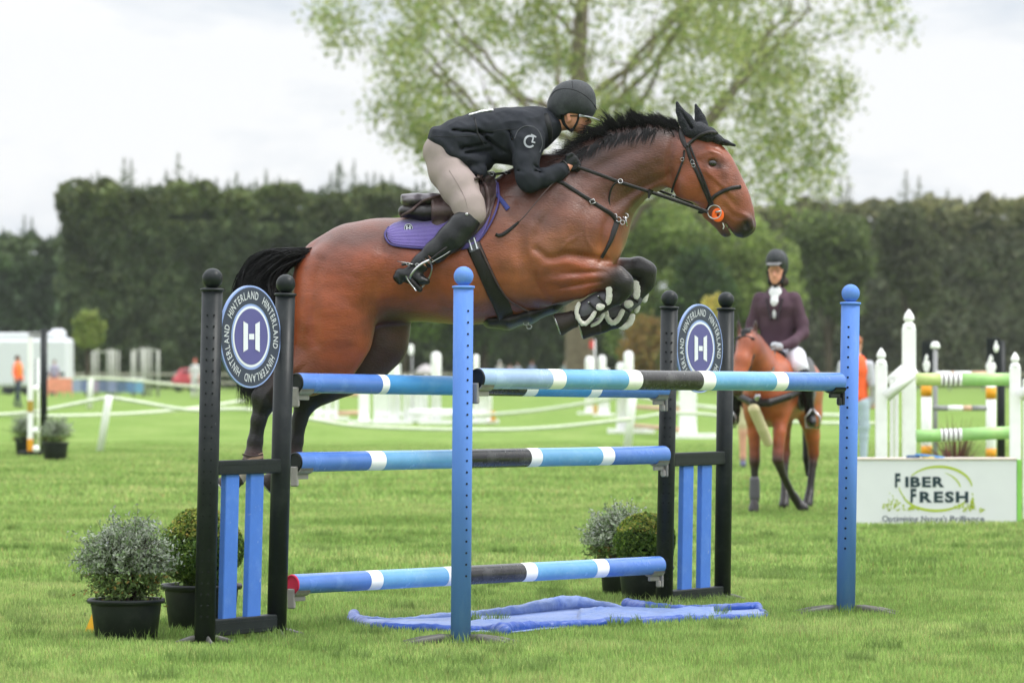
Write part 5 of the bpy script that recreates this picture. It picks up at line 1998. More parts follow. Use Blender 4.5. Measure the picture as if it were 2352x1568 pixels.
hind_boot(-.155, 580, 1045)
hind_boot(.155, 673, 1043)
# hooves with shoes
M_hoof = mat('hoof_horn', C(50, 42, 38), .5, var=.25, vs=30, bump=.3, bs=60, stretch=(1, 1, 3))
for (x0, y0, r0, x1, y1, r1, yo) in ((1322, 731, 19, 1281, 746, 27, -.14), (1378, 748, 17, 1335, 759, 21, .16), (550, 1094, 18, 513, 1122, 27, -.155), (642, 1090, 18, 611, 1116, 26, .155)):
    c0, c1 = P(x0, y0, ZH + yo), P(x1, y1, ZH + yo)
    k = (ZH + yo) / F
    L_ = (c1 - c0).length
    ax = (c1 - c0).normalized()
    u = Vector((0, 1, 0))
    w = ax.cross(u).normalized()
    m = MB()
    prof = [(r0 * .7, -.01), (r0 * 1.06, .004), (r0 * 1.1, .012), (r0 * 1.05, .02), ((r0 + r1) / 2, L_ * .6), (r1, L_ - .006), (r1 * .98, L_), (r1 * .8, L_ - .004), (r1 * .3, L_ - .012)]
    b_ = []
    n = 28
    for r_, h_ in prof:
        for j in range(n):
            a = 2 * math.pi * j / n
            b_.append(c0 + ax * h_ + (w * math.cos(a) + u * math.sin(a) * .92) * r_ * k)
    fs = [(i * n + j, i * n + (j + 1) % n, i * n + n + (j + 1) % n, i * n + n + j) for i in range(len(prof) - 1) for j in range(n)]
    fs.append(tuple((len(prof) - 1) * n + j for j in range(n)))
    m.add(b_, fs)
    hf = m.build('hoof', M_hoof, horse)
    m = MB()
    m.tube([c1 + (u * math.sin(a) * .92 + w * math.cos(a)) * (r1 - 2.5) * k + ax * .002 for a in np.linspace(.5, 5.8, 22)], .0042, 6)
    m.build('horseshoe', M_steel, hf)

# ================================================================ RIDER
rider = thing('person', 'crouching rider in a black jacket and helmet on the jumping horse', 'person', P(1010, 360, ZH))
SKIN = C(218, 152, 130, .9)
M_skin = mat('skin', attr=True, rough=.5, var=.06, vs=30, bump=.05)
S = SDF()
S.add([hp(1035, 340, 22, .08, 0, SKIN), hp(1110, 310, 28, .09, 0, SKIN), hp(1190, 300, 28, .10, 0, SKIN), hp(1238, 290, 22, .08, 0, SKIN), hp(1262, 285, 19, .055, 0, SKIN), hp(1285, 283, 19, .055, 0, SKIN)], .03)
S.add([hp(1300, 252, 38, .072, 0, SKIN), hp(1320, 248, 40, .076, 0, SKIN)], .03)
S.add([hp(1310, 275, 24, .064, 0, SKIN), hp(1328, 282, 22, .058, 0, C(190, 130, 108)), hp(1334, 296, 12, .035, 0, C(196, 140, 116))], .02)
S.add([hp(1342, 268, 12, .05, 0, SKIN), hp(1346, 276, 9, .035, 0, SKIN)], .015)
S.add([hp(1346, 272, 5, .012, 0, SKIN), hp(1354, 280, 5, .012, 0, SKIN)], .008)
S.add([hp(1344, 289, 3.5, .02, 0, C(170, 100, 90)), hp(1342, 294, 3.5, .02, 0, C(170, 100, 90))], .005)
for s in (-1, 1):
    S.add([hp(1306, 264, 6.5, .007, .078 * s, SKIN), hp(1308, 274, 5, .007, .074 * s, SKIN), hp(1305, 280, 3.5, .006, .07 * s, SKIN)], .006)
    S.add([hp(1309, 269, 2, .006, .087 * s, SKIN)], .004, sub=True)
    S.add([hp(1200, 312, 26, .055, .15 * s, SKIN), hp(1208, 360, 20, .045, .22 * s, SKIN), hp(1216, 420, 17, .04, .27 * s, SKIN), hp(1262, 402, 14, .033, .22 * s, SKIN), hp(1300, 384, 11, .028, .17 * s, SKIN)], .03)
    S.add([hp(1302, 382, 11, .026, .17 * s, SKIN), hp(1314, 372, 11, .022, .165 * s, SKIN)], .02)
    S.add([hp(1015, 358, 34, .07, .08 * s, SKIN), hp(1050, 418, 30, .07, .2 * s, SKIN), hp(1080, 480, 22, .055, .30 * s, SKIN), hp(1045, 545, 22, .05, .36 * s, SKIN), hp(968, 606, 13, .035, .37 * s, SKIN), hp(930, 636, 10, .03, .37 * s, SKIN), hp(966, 646, 9, .03, .37 * s, SKIN)], .03)
rb, RV, RQ = S.build('body', M_skin, rider, .0075)
# breeches
M_bre = mat('taupe_breeches', C(156, 142, 138), .8, var=.07, vs=12, bump=.2, bs=25)
S = SDF()
S.add([hp(1012, 345, 36, .17, 0), hp(1050, 340, 40, .16, 0)], .04)
for s in (-1, 1):
    S.add([hp(1014, 352, 40, .10, .075 * s), hp(1030, 392, 43, .10, .13 * s), hp(1055, 432, 41, .09, .22 * s), hp(1076, 472, 34, .07, .295 * s), hp(1084, 492, 27, .06, .315 * s), hp(1066, 520, 22, .055, .335 * s)], .05, ki=.04)
br, BRV, BRQ = S.build('breeches', M_bre, rider, .008, False, fn=lambda V: V + (noise3(V * [1, .6, 1], 24, 3) * .003)[:, None] * np.array([0, -1, 0]))
BRC = Caster((BRV, BRQ))
strap('seam', [(1032, 392), (1050, 420), (1066, 450), (1075, 478)], 1.6, mat('seam_thread', C(140, 126, 122), .8), br, BRC, ZH - .2, .001, .0014)
# long boots
M_boot = mat('riding_boot_leather', C(24, 26, 28), .34, var=.15, vs=12, bump=.18, bs=40, dirt=(C(84, 84, 84), .3), ds=9)
def rider_boot(s):
    o_ = .36 * s
    S = SDF()
    S.add([hp(1078, 503, 28, .062, .325 * s), hp(1062, 520, 30, .064, .34 * s), hp(1036, 548, 30, .062, .352 * s), hp(1000, 578, 24, .05, o_), hp(968, 603, 18, .04, .368 * s), hp(952, 620, 18, .04, .37 * s)], .03, ki=.03)
    S.add([hp(1086, 488, 10, .04, .33 * s), hp(1070, 500, 12, .05, .33 * s)], .02)
    # foot: toe points to lower right, heel left
    S.add([hp(920, 630, 14, .036, .372 * s), hp(944, 634, 18, .042, .375 * s), hp(966, 643, 12, .046, .38 * s), hp(980, 646, 8, .04, .38 * s)], .02)
    S.add([hp(912, 637, 10, .036, .372 * s), hp(918, 646, 8, .034, .372 * s)], .008)
    for y in (0, 9, 18):
        S.add([hp(985 - y * .9, 588 + y * .7, 1.2, .06, o_ - .03 * abs(s)), hp(1000 - y * .9, 604 + y * .7, 1.2, .06, o_ - .03)], .008, sub=True)
    b_, V_, Q_ = S.build('riding_boot', M_boot, rider, .0065, False)
    return b_, V_, Q_
b1, B1V, B1Q = rider_boot(-1)
rider_boot(1)
BC = Caster((B1V, B1Q))
m = MB()
c = BC.hit(1072, 492, ZH - .35, .002)
m.lathe(c, [(.008, 0), (.008, .003), (.004, .005)], 14, 0, (0, -1, 0))
m.build('crest_badge', M_steel, b1)
m = MB()
m.tube([P(x, y, ZH - .35) for x, y in smooth_path([(1078, 528), (1068, 552), (1040, 574), (1012, 590)], 8)], .0022, 6)
sp = strap('spur_strap', [(922, 608), (940, 606), (958, 610), (972, 604)], 6, M_lea, b1, BC, ZH - .4, .004, .004)
m = MB()
m.tube([P(912, 600, ZH - .37), P(930, 603, ZH - .40), P(948, 607, ZH - .42)], [.002, .003, .003], 6)
for x, y in ((937, 606), (958, 608)):
    c = BC.hit(x, y, ZH - .4, .012)
    m.tube([c + Vector((math.cos(a) * .009, 0, math.sin(a) * .007)) for a in np.linspace(0, 6.283, 11)], .002, 6, caps=False)
m.build('spur', M_steel, b1)
# jacket
M_jac = mat('jacket_cloth', C(40, 43, 49), .75, spec=.15, var=.12, vs=8, bump=.2, bs=240)
def jsdf():
    S = SDF()
    S.add([hp(1015, 322, 30, .185, 0), hp(1055, 320, 46, .19, 0), hp(1110, 310, 52, .155, 0), hp(1165, 306, 54, .165, 0), hp(1210, 302, 52, .175, 0), hp(1242, 292, 42, .135, 0), hp(1262, 286, 28, .085, 0)], .03, ki=.05)
    # swallow of the skirt falling to the thigh
    S.add([hp(1010, 330, 24, .17, 0), hp(1040, 354, 27, .205, 0), hp(1075, 370, 25, .20, 0), hp(1110, 372, 24, .17, 0)], .03, ki=.03)
    S.add([hp(1000, 305, 14, .15, 0), hp(994, 318, 10, .15, 0)], .02)
    S.add([hp(1150, 350, 26, .13, 0), hp(1195, 350, 34, .14, 0)], .03)
    S.add([hp(1085, 394, 10, .03, -.17), hp(1106, 396, 14, .03, -.16)], .03)
    for s in (-1, 1):
        S.add([hp(1205, 304, 42, .075, .125 * s), hp(1212, 330, 38, .066, .19 * s)], .04)
        S.add([hp(1212, 328, 35, .064, .185 * s), hp(1208, 372, 28, .058, .235 * s), hp(1210, 408, 24, .054, .27 * s), hp(1218, 420, 22, .05, .27 * s)], .025, ki=.03)
        S.add([hp(1214, 421, 21, .05, .272 * s), hp(1250, 408, 21, .047, .24 * s), hp(1280, 396, 18, .042, .20 * s), hp(1294, 389, 16, .038, .182 * s)], .02, ki=.03)
        # creases inside the elbow and over the waist
        for (a, b_, c_, d_) in ((1228, 392, 1246, 398), (1226, 380, 1240, 388), (1190, 392, 1202, 398)):
            S.add([hp(a, b_, 1, .02, (.29 if s > 0 else -.29)), hp(c_, d_, 1, .02, (.27 if s > 0 else -.27))], .014, sub=True)
        for (a, b_, c_, d_, z_) in ((1060, 340, 1120, 330, .17), (1070, 352, 1130, 344, .165), (1100, 300, 1150, 350, .16), (1040, 300, 1130, 306, .168), (1120, 318, 1165, 352, .165), (1170, 300, 1186, 345, .18)):
            S.add([hp(a, b_, 1.2, .02, z_ * s), hp(c_, d_, 1.2, .02, z_ * s)], .018, sub=True)
    return S
def wrinkle(V):
    n = -np.abs(noise3(V * [1, .7, 1.5], 17, 5)) * .009 + noise3(V * [1.3, 1, .8], 48, 8) * .0022 + .003
    return V + n[:, None] * np.array([.2, -1, .5])
jk, JV, JQ = jsdf().build('jacket', M_jac, rider, .0075, False, fn=wrinkle)
JC = Caster((JV, JQ))
M_jseam = mat('jacket_seam', C(34, 35, 38), .7, var=.1)
strap('air_vest_strap', [(1090, 270), (1094, 290), (1098, 308), (1112, 334)], 4, M_jseam, jk, JC, ZH - .15, .002, .003)
strap('seam', [(990, 312), (1020, 314), (1080, 312), (1140, 300), (1190, 296)], 1.8, M_jseam, jk, JC, ZH - .15, .0005, .002)
strap('armhole_seam', [(1182, 318), (1190, 300), (1206, 290), (1226, 292), (1240, 306), (1246, 330), (1240, 350)], 2.2, mat('piping', C(78, 80, 84), .7), jk, JC, ZH - .2, .001, .003)
strap('lapel', [(1252, 262), (1258, 290), (1262, 312), (1262, 330)], [14, 20, 18, 10], M_jseam, jk, JC, ZH - .1, .004, .006)
# sleeve emblem: open ring with a T bar
cl = []
ex, ey = 1217.5, 322
def decal(parent, name, polys, mt, cast, dfl, off=.007):
    vs, fs = [], []
    for quad in polys:
        b_ = len(vs)
        vs += [cast.hit(x, y, dfl, off) for x, y in quad]
        fs.append(tuple(range(b_, b_ + len(quad))))
    return mesh_obj(name, vs, fs, mt, parent, False)
pol = []
tilt = math.radians(14)
def et(u, v):
    return (ex + u * math.cos(tilt) - v * math.sin(tilt), ey + u * math.sin(tilt) + v * math.cos(tilt))
angs = np.linspace(math.radians(-30 + 60), math.radians(300), 22)
for a, b_ in zip(angs[:-1], angs[1:]):
    pol.append([et(math.cos(a) * 14, math.sin(a) * 15 + 3), et(math.cos(b_) * 14, math.sin(b_) * 15 + 3), et(math.cos(b_) * 9.5, math.sin(b_) * 10.5 + 3), et(math.cos(a) * 9.5, math.sin(a) * 10.5 + 3)])
pol.append([et(-1, -15), et(12, -12), et(12, -8.5), et(-1, -11)])
pol.append([et(4, -14), et(7.5, -13.5), et(7.5, 3), et(4, 3)])
pol.append([et(4, 1), et(13, 1), et(13, 4.5), et(4, 4.5)])
decal(jk, 'sleeve_emblem', pol, mat('emblem_grey', C(150, 154, 160), .5), JC, ZH - .2)
# white number on the back
S = SDF()
S.add([hp(1080, 266, 5, .09, 0), hp(1106, 259, 5.5, .09, 0), hp(1130, 255, 5, .09, 0)], .01)
S.build('number_bib', mat('white_cloth', C(225, 226, 228), .7), rider, .006, False)
# shirt collar
S = SDF()
S.add([hp(1266, 272, 17, .062, 0), hp(1266, 304, 10, .055, 0), hp(1262, 318, 5, .04, 0)], .01)
S.build('shirt_collar', MATS['white_cloth'], rider, .006, False)
S = SDF()
S.add([hp(1252, 270, 22, .09, 0), hp(1252, 292, 20, .095, 0), hp(1256, 314, 12, .09, 0)], .02)
S.build('jacket_collar', M_jac, jk, .0065, False)
# hair at the nape
S = SDF()
S.add([hp(1266, 258, 12, .05, 0), hp(1284, 258, 16, .065, 0), hp(1292, 270, 9, .068, 0)], .01)
S.build('hair', mat('brown_hair', C(66, 54, 48), .7, var=.3, vs=60, bump=.5, bs=150), rider, .006, False)
# helmet
M_helm = mat('helmet_shell', C(46, 50, 53), .5, var=.08, vs=10, bump=.35, bs=420, dirt=(C(96, 98, 100), .2), ds=26)
S = SDF()
S.add([hp(1310, 232, 47, .105, 0), hp(1322, 230, 47, .105, 0)], .02)
S.add([hp(1290, 244, 34, .098, 0), hp(1330, 246, 32, .096, 0), hp(1345, 250, 24, .085, 0)], .02)
S.add([hp(1288, 262, 20, .09, 0), hp(1292, 268, 14, .088, 0)], .02)
S.add([hp(1312, 286, 26, .2, 0), hp(1345, 292, 26, .2, 0), hp(1375, 300, 26, .2, 0)], .006, sub=True)
hm, HMV, HMQ = S.build('helmet', M_helm, rider, .0065, False)
HMC = Caster((HMV, HMQ))
strap('helmet_seam', [(1264, 224), (1274, 210), (1294, 204), (1320, 207), (1346, 221), (1364, 240), (1371, 252)], 2.4, M_jseam, hm, HMC, ZH - .05, -.0005, .0026)
strap('helmet_seam', [(1314, 186), (1315, 196), (1317, 206)], 1.8, M_jseam, hm, HMC, ZH - .05, 0, .002)
# peak
V, Fc = [], []
n, m2 = 16, 6
for k in (0, 1):
    for i in range(n):
        a = math.pi * (i / (n - 1) - .5)
        for j in range(m2):
            r_ = j / (m2 - 1)
            x = 1330 + 22 * math.cos(a) + r_ * 26 * math.cos(a) ** .7 if math.cos(a) > 0 else 1330
            y = 262 + r_ * 13 * max(0, math.cos(a)) + 3 * (1 - r_) + k * 3.0
            V.append(P(x, y, ZH + math.sin(a) * (.094 - .004 * r_)))
for i in range(n - 1):
    for j in range(m2 - 1):
        a = i * m2 + j
        Fc += [(a, a + 1, a + m2 + 1, a + m2), (n * m2 + a, n * m2 + a + m2, n * m2 + a + m2 + 1, n * m2 + a + 1)]
for i in range(n - 1):
    a = i * m2 + m2 - 1
    Fc.append((a, n * m2 + a, n * m2 + a + m2, a + m2))
mesh_obj('helmet_peak', V, Fc, mat('peak_grey', C(150, 154, 158), .35, var=.05), hm, True)
# chin strap and glasses
BDC = Caster((RV, RQ), (HMV, HMQ))
strap('chin_strap', [(1291, 262), (1294, 280), (1302, 292), (1312, 300)], [9, 8, 7, 8], M_jseam, hm, BDC, ZH - .07, .003, .004, relax=0)
strap('chin_strap', [(1330, 262), (1326, 280), (1318, 294), (1311, 301)], [5, 5, 6, 9], M_jseam, hm, BDC, ZH - .07, .003, .004, relax=0)
strap('glasses', [(1310, 266), (1328, 267), (1343, 268), (1351, 272), (1352, 277), (1345, 279)], 2.5, M_jseam, rider, BDC, ZH - .05, .004, .0025, relax=0)
# gloves with separate curled fingers
M_glove = mat('glove', C(28, 30, 33), .6, var=.15, vs=40, bump=.3, bs=200)
def glove(s):
    S = SDF()
    o = .172 * s
    S.add([hp(1303, 376, 12, .026, o), hp(1313, 368, 14, .022, o)], .012)
    for i, (kx, ky, ln) in enumerate(((1312, 354, 1.0), (1319, 361, 1.06), (1323, 370, 1.0), (1322, 380, .85))):
        dz = -.012 * s * 0
        S.add([hp(kx - 6, ky + 8, 6, .011, o), hp(kx + 3, ky + 3, 5.4, .0095, o - .006), hp(kx + 7, ky + 9 * ln, 4.8, .009, o + .018 * s * -1 * -1 * .4), hp(kx + 2, ky + 15 * ln, 4.4, .0085, o + .024 * abs(s) * (1 if s < 0 else -1)), hp(kx - 4, ky + 13 * ln, 4.0, .008, o + .020 * (1 if s < 0 else -1))], .0035, ki=.004)
    S.add([hp(1302, 370, 6, .011, o - .012 * (1 if s < 0 else -1)), hp(1304, 359, 5.4, .010, o - .018 * (1 if s < 0 else -1)), hp(1312, 354, 4.6, .009, o - .016 * (1 if s < 0 else -1))], .005)
    g, _, _ = S.build('glove', M_glove, rider, .0035, False)
    return g
g1 = glove(-1)
glove(1)
strap('glove_strap', [(1292, 369), (1299, 374), (1306, 386), (1306, 396)], 4, M_lea, g1, None, zs=[ZH - .20, ZH - .205, ZH - .205, ZH - .20], th=.004)
# whip held by the near hand
wh = thing('riding_whip', 'thin black riding whip pointing down along the shoulder of the jumping horse', 'whip', P(1300, 392, ZH - .2))
m = MB()
path = smooth_path([(1306, 378, ZH - .17), (1282, 408, ZH - .22), (1250, 442, ZH - .29), (1207, 494, ZH - .33), (1189, 512, ZH - .33)], 20)
m.tube([P(*p) for p in path], [.0042] * 4 + [.003] * 16, 8)
ws = m.build('shaft', M_leabr, wh)
strap('whip_flap', [(1192, 509), (1180, 520), (1162, 534), (1148, 541), (1138, 538)], [5, 8, 9, 9, 8], M_lea, wh, None, zs=[ZH - .33] * 5, th=.003)
# stirrup with leather
st = thing('stirrup', 'silver stirrup iron under the boot of the jumping rider', 'stirrup', P(985, 597, ZH - .4))
strap('stirrup_leather', [(1052, 549), (1020, 572), (986, 598)], 4.5, M_lea, st, None, zs=[ZH - .36, ZH - .42, ZH - .43], th=.003)
strap('stirrup_leather', [(1060, 556), (1026, 582), (992, 602)], 2, M_steel, st, None, zs=[ZH - .35, ZH - .405, ZH - .42], th=.002)
m = MB()
m.tube([P(*p) for p in smooth_path([(986, 597, ZH - .43), (968, 606, ZH - .45), (952, 620, ZH - .46), (943, 634, ZH - .45), (940, 642, ZH - .43)], 14)], [.006] * 14, 8, sq=.6)
m.tube([P(*p) for p in smooth_path([(986, 597, ZH - .43), (992, 612, ZH - .36), (988, 632, ZH - .33), (978, 650, ZH - .33), (968, 660, ZH - .36)], 14)], [.0055] * 14, 8, sq=.6)
m.build('iron', M_steel, st)
S = SDF()
S.add([hp(938, 640, 7, .022, -.42), hp(964, 664, 7, .022, -.40)], .008)
S.build('tread', M_lea, st, .005, False)
strap('tread_edge', [(932, 634), (940, 648), (956, 668)], 3, M_steel, st, None, zs=[ZH - .45] * 3, th=.003)
# ================================================================ SECOND HORSE AND RIDER
def local_frame(origin, yaw):
    c, s = math.cos(yaw), math.sin(yaw)
    o = np.array(origin)
    M = np.array([[c, -s, 0], [s, c, 0], [0, 0, 1]])
    return lambda V: np.asarray(V) @ M.T + o
B2 = Vector(((1783 - CX) / F * 38.4, 38.4, 0))
yaw2 = math.atan2(-.92, -.39)
_fr2 = local_frame(B2, yaw2)
def fr2(V):
    V = np.array(V, float)
    V[:, 1] += np.maximum(0, V[:, 0]) * .17
    return _fr2(V)
H2 = thing('standing_horse', 'chestnut brown horse walking toward the camera behind the right black wing', 'horse', B2)
bay = C(172, 88, 50, .85)
bay2 = C(140, 66, 40, .85)
blk = C(34, 29, 29, .85)
def p3(x, y, z, a, b=None, c=bay):
    return ((x, y, z), a, a if b is None else b, c)
S = SDF()
S.add([p3(-.66, 0, 1.20, .25, .23), p3(-.40, 0, 1.22, .30, .27), p3(0, 0, 1.17, .31, .29), p3(.36, 0, 1.18, .33, .26), p3(.58, 0, 1.16, .28, .22)], .06, ki=.1)
S.add([p3(.45, 0, 1.44, .10, .06), p3(.2, 0, 1.46, .08, .07)], .08)
S.add([p3(.58, 0, 1.26, .25, .16), p3(.80, -.03, 1.42, .19, .12), p3(1.0, -.07, 1.56, .145, .10, bay2), p3(1.08, -.09, 1.62, .12, .085, bay2)], .06, ki=.1)
S.add([p3(1.12, -.10, 1.60, .11, .09), p3(1.20, -.12, 1.45, .105, .088), p3(1.28, -.14, 1.28, .075, .066), p3(1.32, -.15, 1.18, .062, .06, blk)], .04)
for s in (-1, 1):
    S.add([p3(1.06, -.10 + .07 * s, 1.70, .035, .03, blk), p3(1.07, -.10 + .085 * s, 1.80, .022, .02, blk), p3(1.08, -.10 + .085 * s, 1.85, .006, .006, blk)], .01)
    S.add([p3(.45, .14 * s, 1.20, .18, .10), p3(.52, .14 * s, .98, .14, .09)], .06)
    S.add([p3(-.58, .13 * s, 1.18, .22, .13), p3(-.58, .15 * s, .95, .18, .11)], .06)
# right fore planted, left fore lifted, hinds stepping
S.add([p3(.5, -.14, 1.0, .12, .09), p3(.5, -.135, .78, .075, .065), p3(.5, -.13, .56, .058, .055, bay2), p3(.5, -.13, .50, .06, .055, blk), p3(.5, -.13, .40, .04, .036, blk), p3(.5, -.13, .18, .036, .034, blk), p3(.5, -.13, .14, .045, .042, blk), p3(.54, -.13, .06, .05, .048, blk), p3(.55, -.13, .03, .06, .056, blk)], .03)
S.add([p3(.5, .14, 1.0, .12, .09), p3(.60, .14, .78, .075, .065), p3(.64, .13, .58, .058, .055, bay2), p3(.65, .13, .52, .06, .055, blk), p3(.54, .16, .38, .04, .036, blk), p3(.38, .22, .20, .036, .034, blk), p3(.34, .24, .16, .045, .042, blk), p3(.30, .29, .08, .048, .044, blk), p3(.30, .33, .05, .056, .05, blk)], .03)
S.add([p3(-.58, .14, .95, .16, .10), p3(-.68, .14, .72, .09, .07), p3(-.74, .13, .55, .06, .055, bay2), p3(-.72, .13, .45, .045, .04, blk), p3(-.66, .12, .20, .038, .036, blk), p3(-.64, .12, .15, .046, .042, blk), p3(-.58, .12, .05, .055, .052, blk)], .03)
S.add([p3(-.58, -.14, .95, .16, .10), p3(-.60, -.14, .72, .09, .07), p3(-.62, -.13, .55, .06, .055, bay2), p3(-.52, -.10, .40, .045, .04, blk), p3(-.42, -.06, .20, .038, .036, blk), p3(-.40, -.05, .15, .046, .042, blk), p3(-.34, -.04, .05, .055, .052, blk)], .03)
hb2, H2V, H2Q = S.build('body', M_coat, H2, .016, tau=.03, fn=fr2)
def sub2(name, chains, m, parent, h=.012, colored=False, k=.02, keep=True):
    S = SDF()
    for c_ in chains:
        S.add(c_, k)
    return S.build(name, m, parent, h, colored, fn=fr2)[0]
sub2('tail', [[p3(-.88, 0, 1.28, .04), p3(-.98, 0, 1.1, .07), p3(-1.0, .0, .8, .09, .07), p3(-.98, 0, .5, .08, .06), p3(-.96, 0, .34, .03)]], M_hair, H2, .016)
sub2('mane', [[p3(.45, .0, 1.52, .04, .03), p3(.75, -.03, 1.62, .05, .035), p3(1.0, -.07, 1.72, .05, .035), p3(1.14, -.1, 1.72, .04, .05), p3(1.2, -.11, 1.62, .025, .04)]], M_hair, H2, .014)
sub2('bridle', [[p3(1.09, -.005, 1.66, .014), p3(1.17, -.02, 1.5, .014), p3(1.26, -.06, 1.33, .014)], [p3(1.07, -.20, 1.66, .014), p3(1.17, -.21, 1.5, .014), p3(1.26, -.21, 1.33, .014)],
                [p3(1.18, -.01, 1.66, .014), p3(1.2, -.1, 1.69, .014), p3(1.18, -.2, 1.66, .014)], [p3(1.26, -.06, 1.33, .014), p3(1.345, -.14, 1.33, .014), p3(1.26, -.21, 1.33, .014)]], M_lea, H2)
sub2('rein', [[p3(1.26, -.06, 1.30, .010), p3(.9, .13, 1.36, .010), p3(.42, .06, 1.55, .010)], [p3(1.26, -.22, 1.30, .010), p3(.9, -.20, 1.36, .010), p3(.42, -.06, 1.55, .010)]], M_feet, H2)
sub2('breastplate', [[p3(.70, -.25, 1.12, .035, .03), p3(.88, -.08, 1.06, .04, .03), p3(.88, .08, 1.06, .04, .03), p3(.70, .25, 1.12, .035, .03), p3(.4, .30, 1.16, .035, .02)]], M_lea, H2)
sub2('brass_ring', [[p3(.915, -.03, 1.10, .03), p3(.92, -.02, 1.12, .03)]], M_steel, H2)
sub2('sheepskin_strap', [[p3(.92, -.06, 1.00, .052, .06), p3(.80, .0, .82, .05, .055), p3(.70, .04, .68, .04, .05)]], mat('cream_fleece', C(216, 204, 164), .9, bump=.6, bs=80), H2)
sub2('saddle', [[p3(.28, 0, 1.52, .08, .12), p3(.0, 0, 1.48, .06, .16), p3(-.28, 0, 1.55, .06, .15)], [p3(.2, .27, 1.3, .22, .035), p3(.15, .31, 1.15, .16, .03)], [p3(.2, -.27, 1.3, .22, .035), p3(.15, -.31, 1.15, .16, .03)]], M_lea, H2)
sub2('saddle_pad', [[p3(.1, .275, 1.24, .27, .03), p3(-.1, .285, 1.24, .26, .03)], [p3(.1, -.275, 1.24, .27, .03), p3(-.1, -.285, 1.24, .26, .03)]], mat('grey_pad', C(120, 118, 124), .8), H2)
for (x, y, z) in ((.5, -.13, .26),):
    sub2('leg_boot', [[p3(x, y, z + .06, .05), p3(x, y, z - .10, .055)]], M_shell, H2)
# rider two
R2 = thing('person', 'mounted rider in a plum jacket and white breeches facing the camera', 'person', tuple(fr2([[0, 0, 1.5]])[0]))
sk = C(224, 160, 134)
S = SDF()
S.add([p3(-.08, 0, 1.58, .09, .11, sk), p3(-.06, 0, 1.75, .08, .10, sk), p3(-.03, 0, 1.98, .07, .11, sk), p3(-.01, 0, 2.1, .05, .05, sk), p3(0, 0, 2.2, .045, .045, sk)], .03)
S.add([p3(.015, 0, 2.34, .095, .078, sk), p3(.035, 0, 2.26, .07, .06, sk), p3(.07, 0, 2.22, .03, .03, sk)], .02)
S.add([p3(.115, 0, 2.30, .014, .012, sk), p3(.125, 0, 2.275, .016, .014, sk)], .01)
for s in (-1, 1):
    S.add([p3(-.02, .17 * s, 2.0, .04, .04, sk), p3(-.02, .25 * s, 1.78, .03, .03, sk), p3(.0, .26 * s, 1.72, .026, .026, sk), p3(.18, .20 * s, 1.63, .024, .024, sk), p3(.34, .08 * s, 1.59, .022, .022, sk)], .01)
    S.add([p3(-.06, .10 * s, 1.54, .07, .07, sk), p3(.14, .22 * s, 1.48, .06, .06, sk), p3(.34, .30 * s, 1.40, .045, .045, sk), p3(.27, .36 * s, 1.16, .035, .035, sk), p3(.22, .38 * s, .95, .03, .03, sk), p3(.20, .39 * s, .89, .025, .025, sk), p3(.34, .415 * s, .87, .02, .02, sk)], .01)
    S.add([p3(.085, .032 * s, 2.325, .012, .012, C(60, 44, 36)), p3(.088, .032 * s, 2.325, .012, .012, C(60, 44, 36))], .004)
S.build('body', M_skin, R2, .010, fn=fr2)
def subr(name, chains, m, h=.012, k=.03, parent=None):
    S = SDF()
    for c_ in chains:
        S.add(c_, k, ki=.04)
    return S.build(name, m, parent or R2, h, False, fn=fr2)[0]
M_plum = mat('plum_cloth', C(80, 58, 70), .8, var=.12, vs=9, bump=.2, bs=60)
jk2 = subr('jacket', [[p3(-.07, 0, 1.54, .18, .20), p3(-.07, 0, 1.66, .15, .175), p3(-.05, 0, 1.80, .145, .17), p3(-.02, 0, 1.99, .14, .20), p3(-.01, 0, 2.11, .08, .10)],
               [p3(-.02, .17, 2.05, .075), p3(-.03, .25, 1.82, .06), p3(0, .27, 1.72, .056), p3(.18, .20, 1.63, .05), p3(.30, .11, 1.60, .04)],
               [p3(-.02, -.17, 2.05, .075), p3(-.03, -.25, 1.82, .06), p3(0, -.27, 1.72, .056), p3(.18, -.20, 1.63, .05), p3(.30, -.11, 1.60, .04)]], M_plum)
subr('lapel', [[p3(.10, .075, 2.05, .02), p3(.135, .035, 1.86, .018)], [p3(.10, -.075, 2.05, .02), p3(.135, -.035, 1.86, .018)]], mat('plum_dark', C(56, 44, 52), .8), parent=jk2)
subr('shirt', [[p3(.0, 0, 2.15, .050, .052), p3(.03, 0, 2.11, .054, .062), p3(.082, 0, 2.02, .042, .045), p3(.105, 0, 1.88, .022, .022)]], MATS['white_cloth'])
subr('breeches', [[p3(-.06, .10, 1.52, .13, .12), p3(.14, .22, 1.48, .105, .10), p3(.34, .30, 1.40, .08, .075), p3(.33, .34, 1.28, .06, .06)], [p3(-.06, -.10, 1.52, .13, .12), p3(.14, -.22, 1.48, .105, .10), p3(.34, -.30, 1.40, .08, .075), p3(.33, -.34, 1.28, .06, .06)]], mat('white_breeches', C(224, 222, 232), .8, var=.05, bump=.15, bs=30))
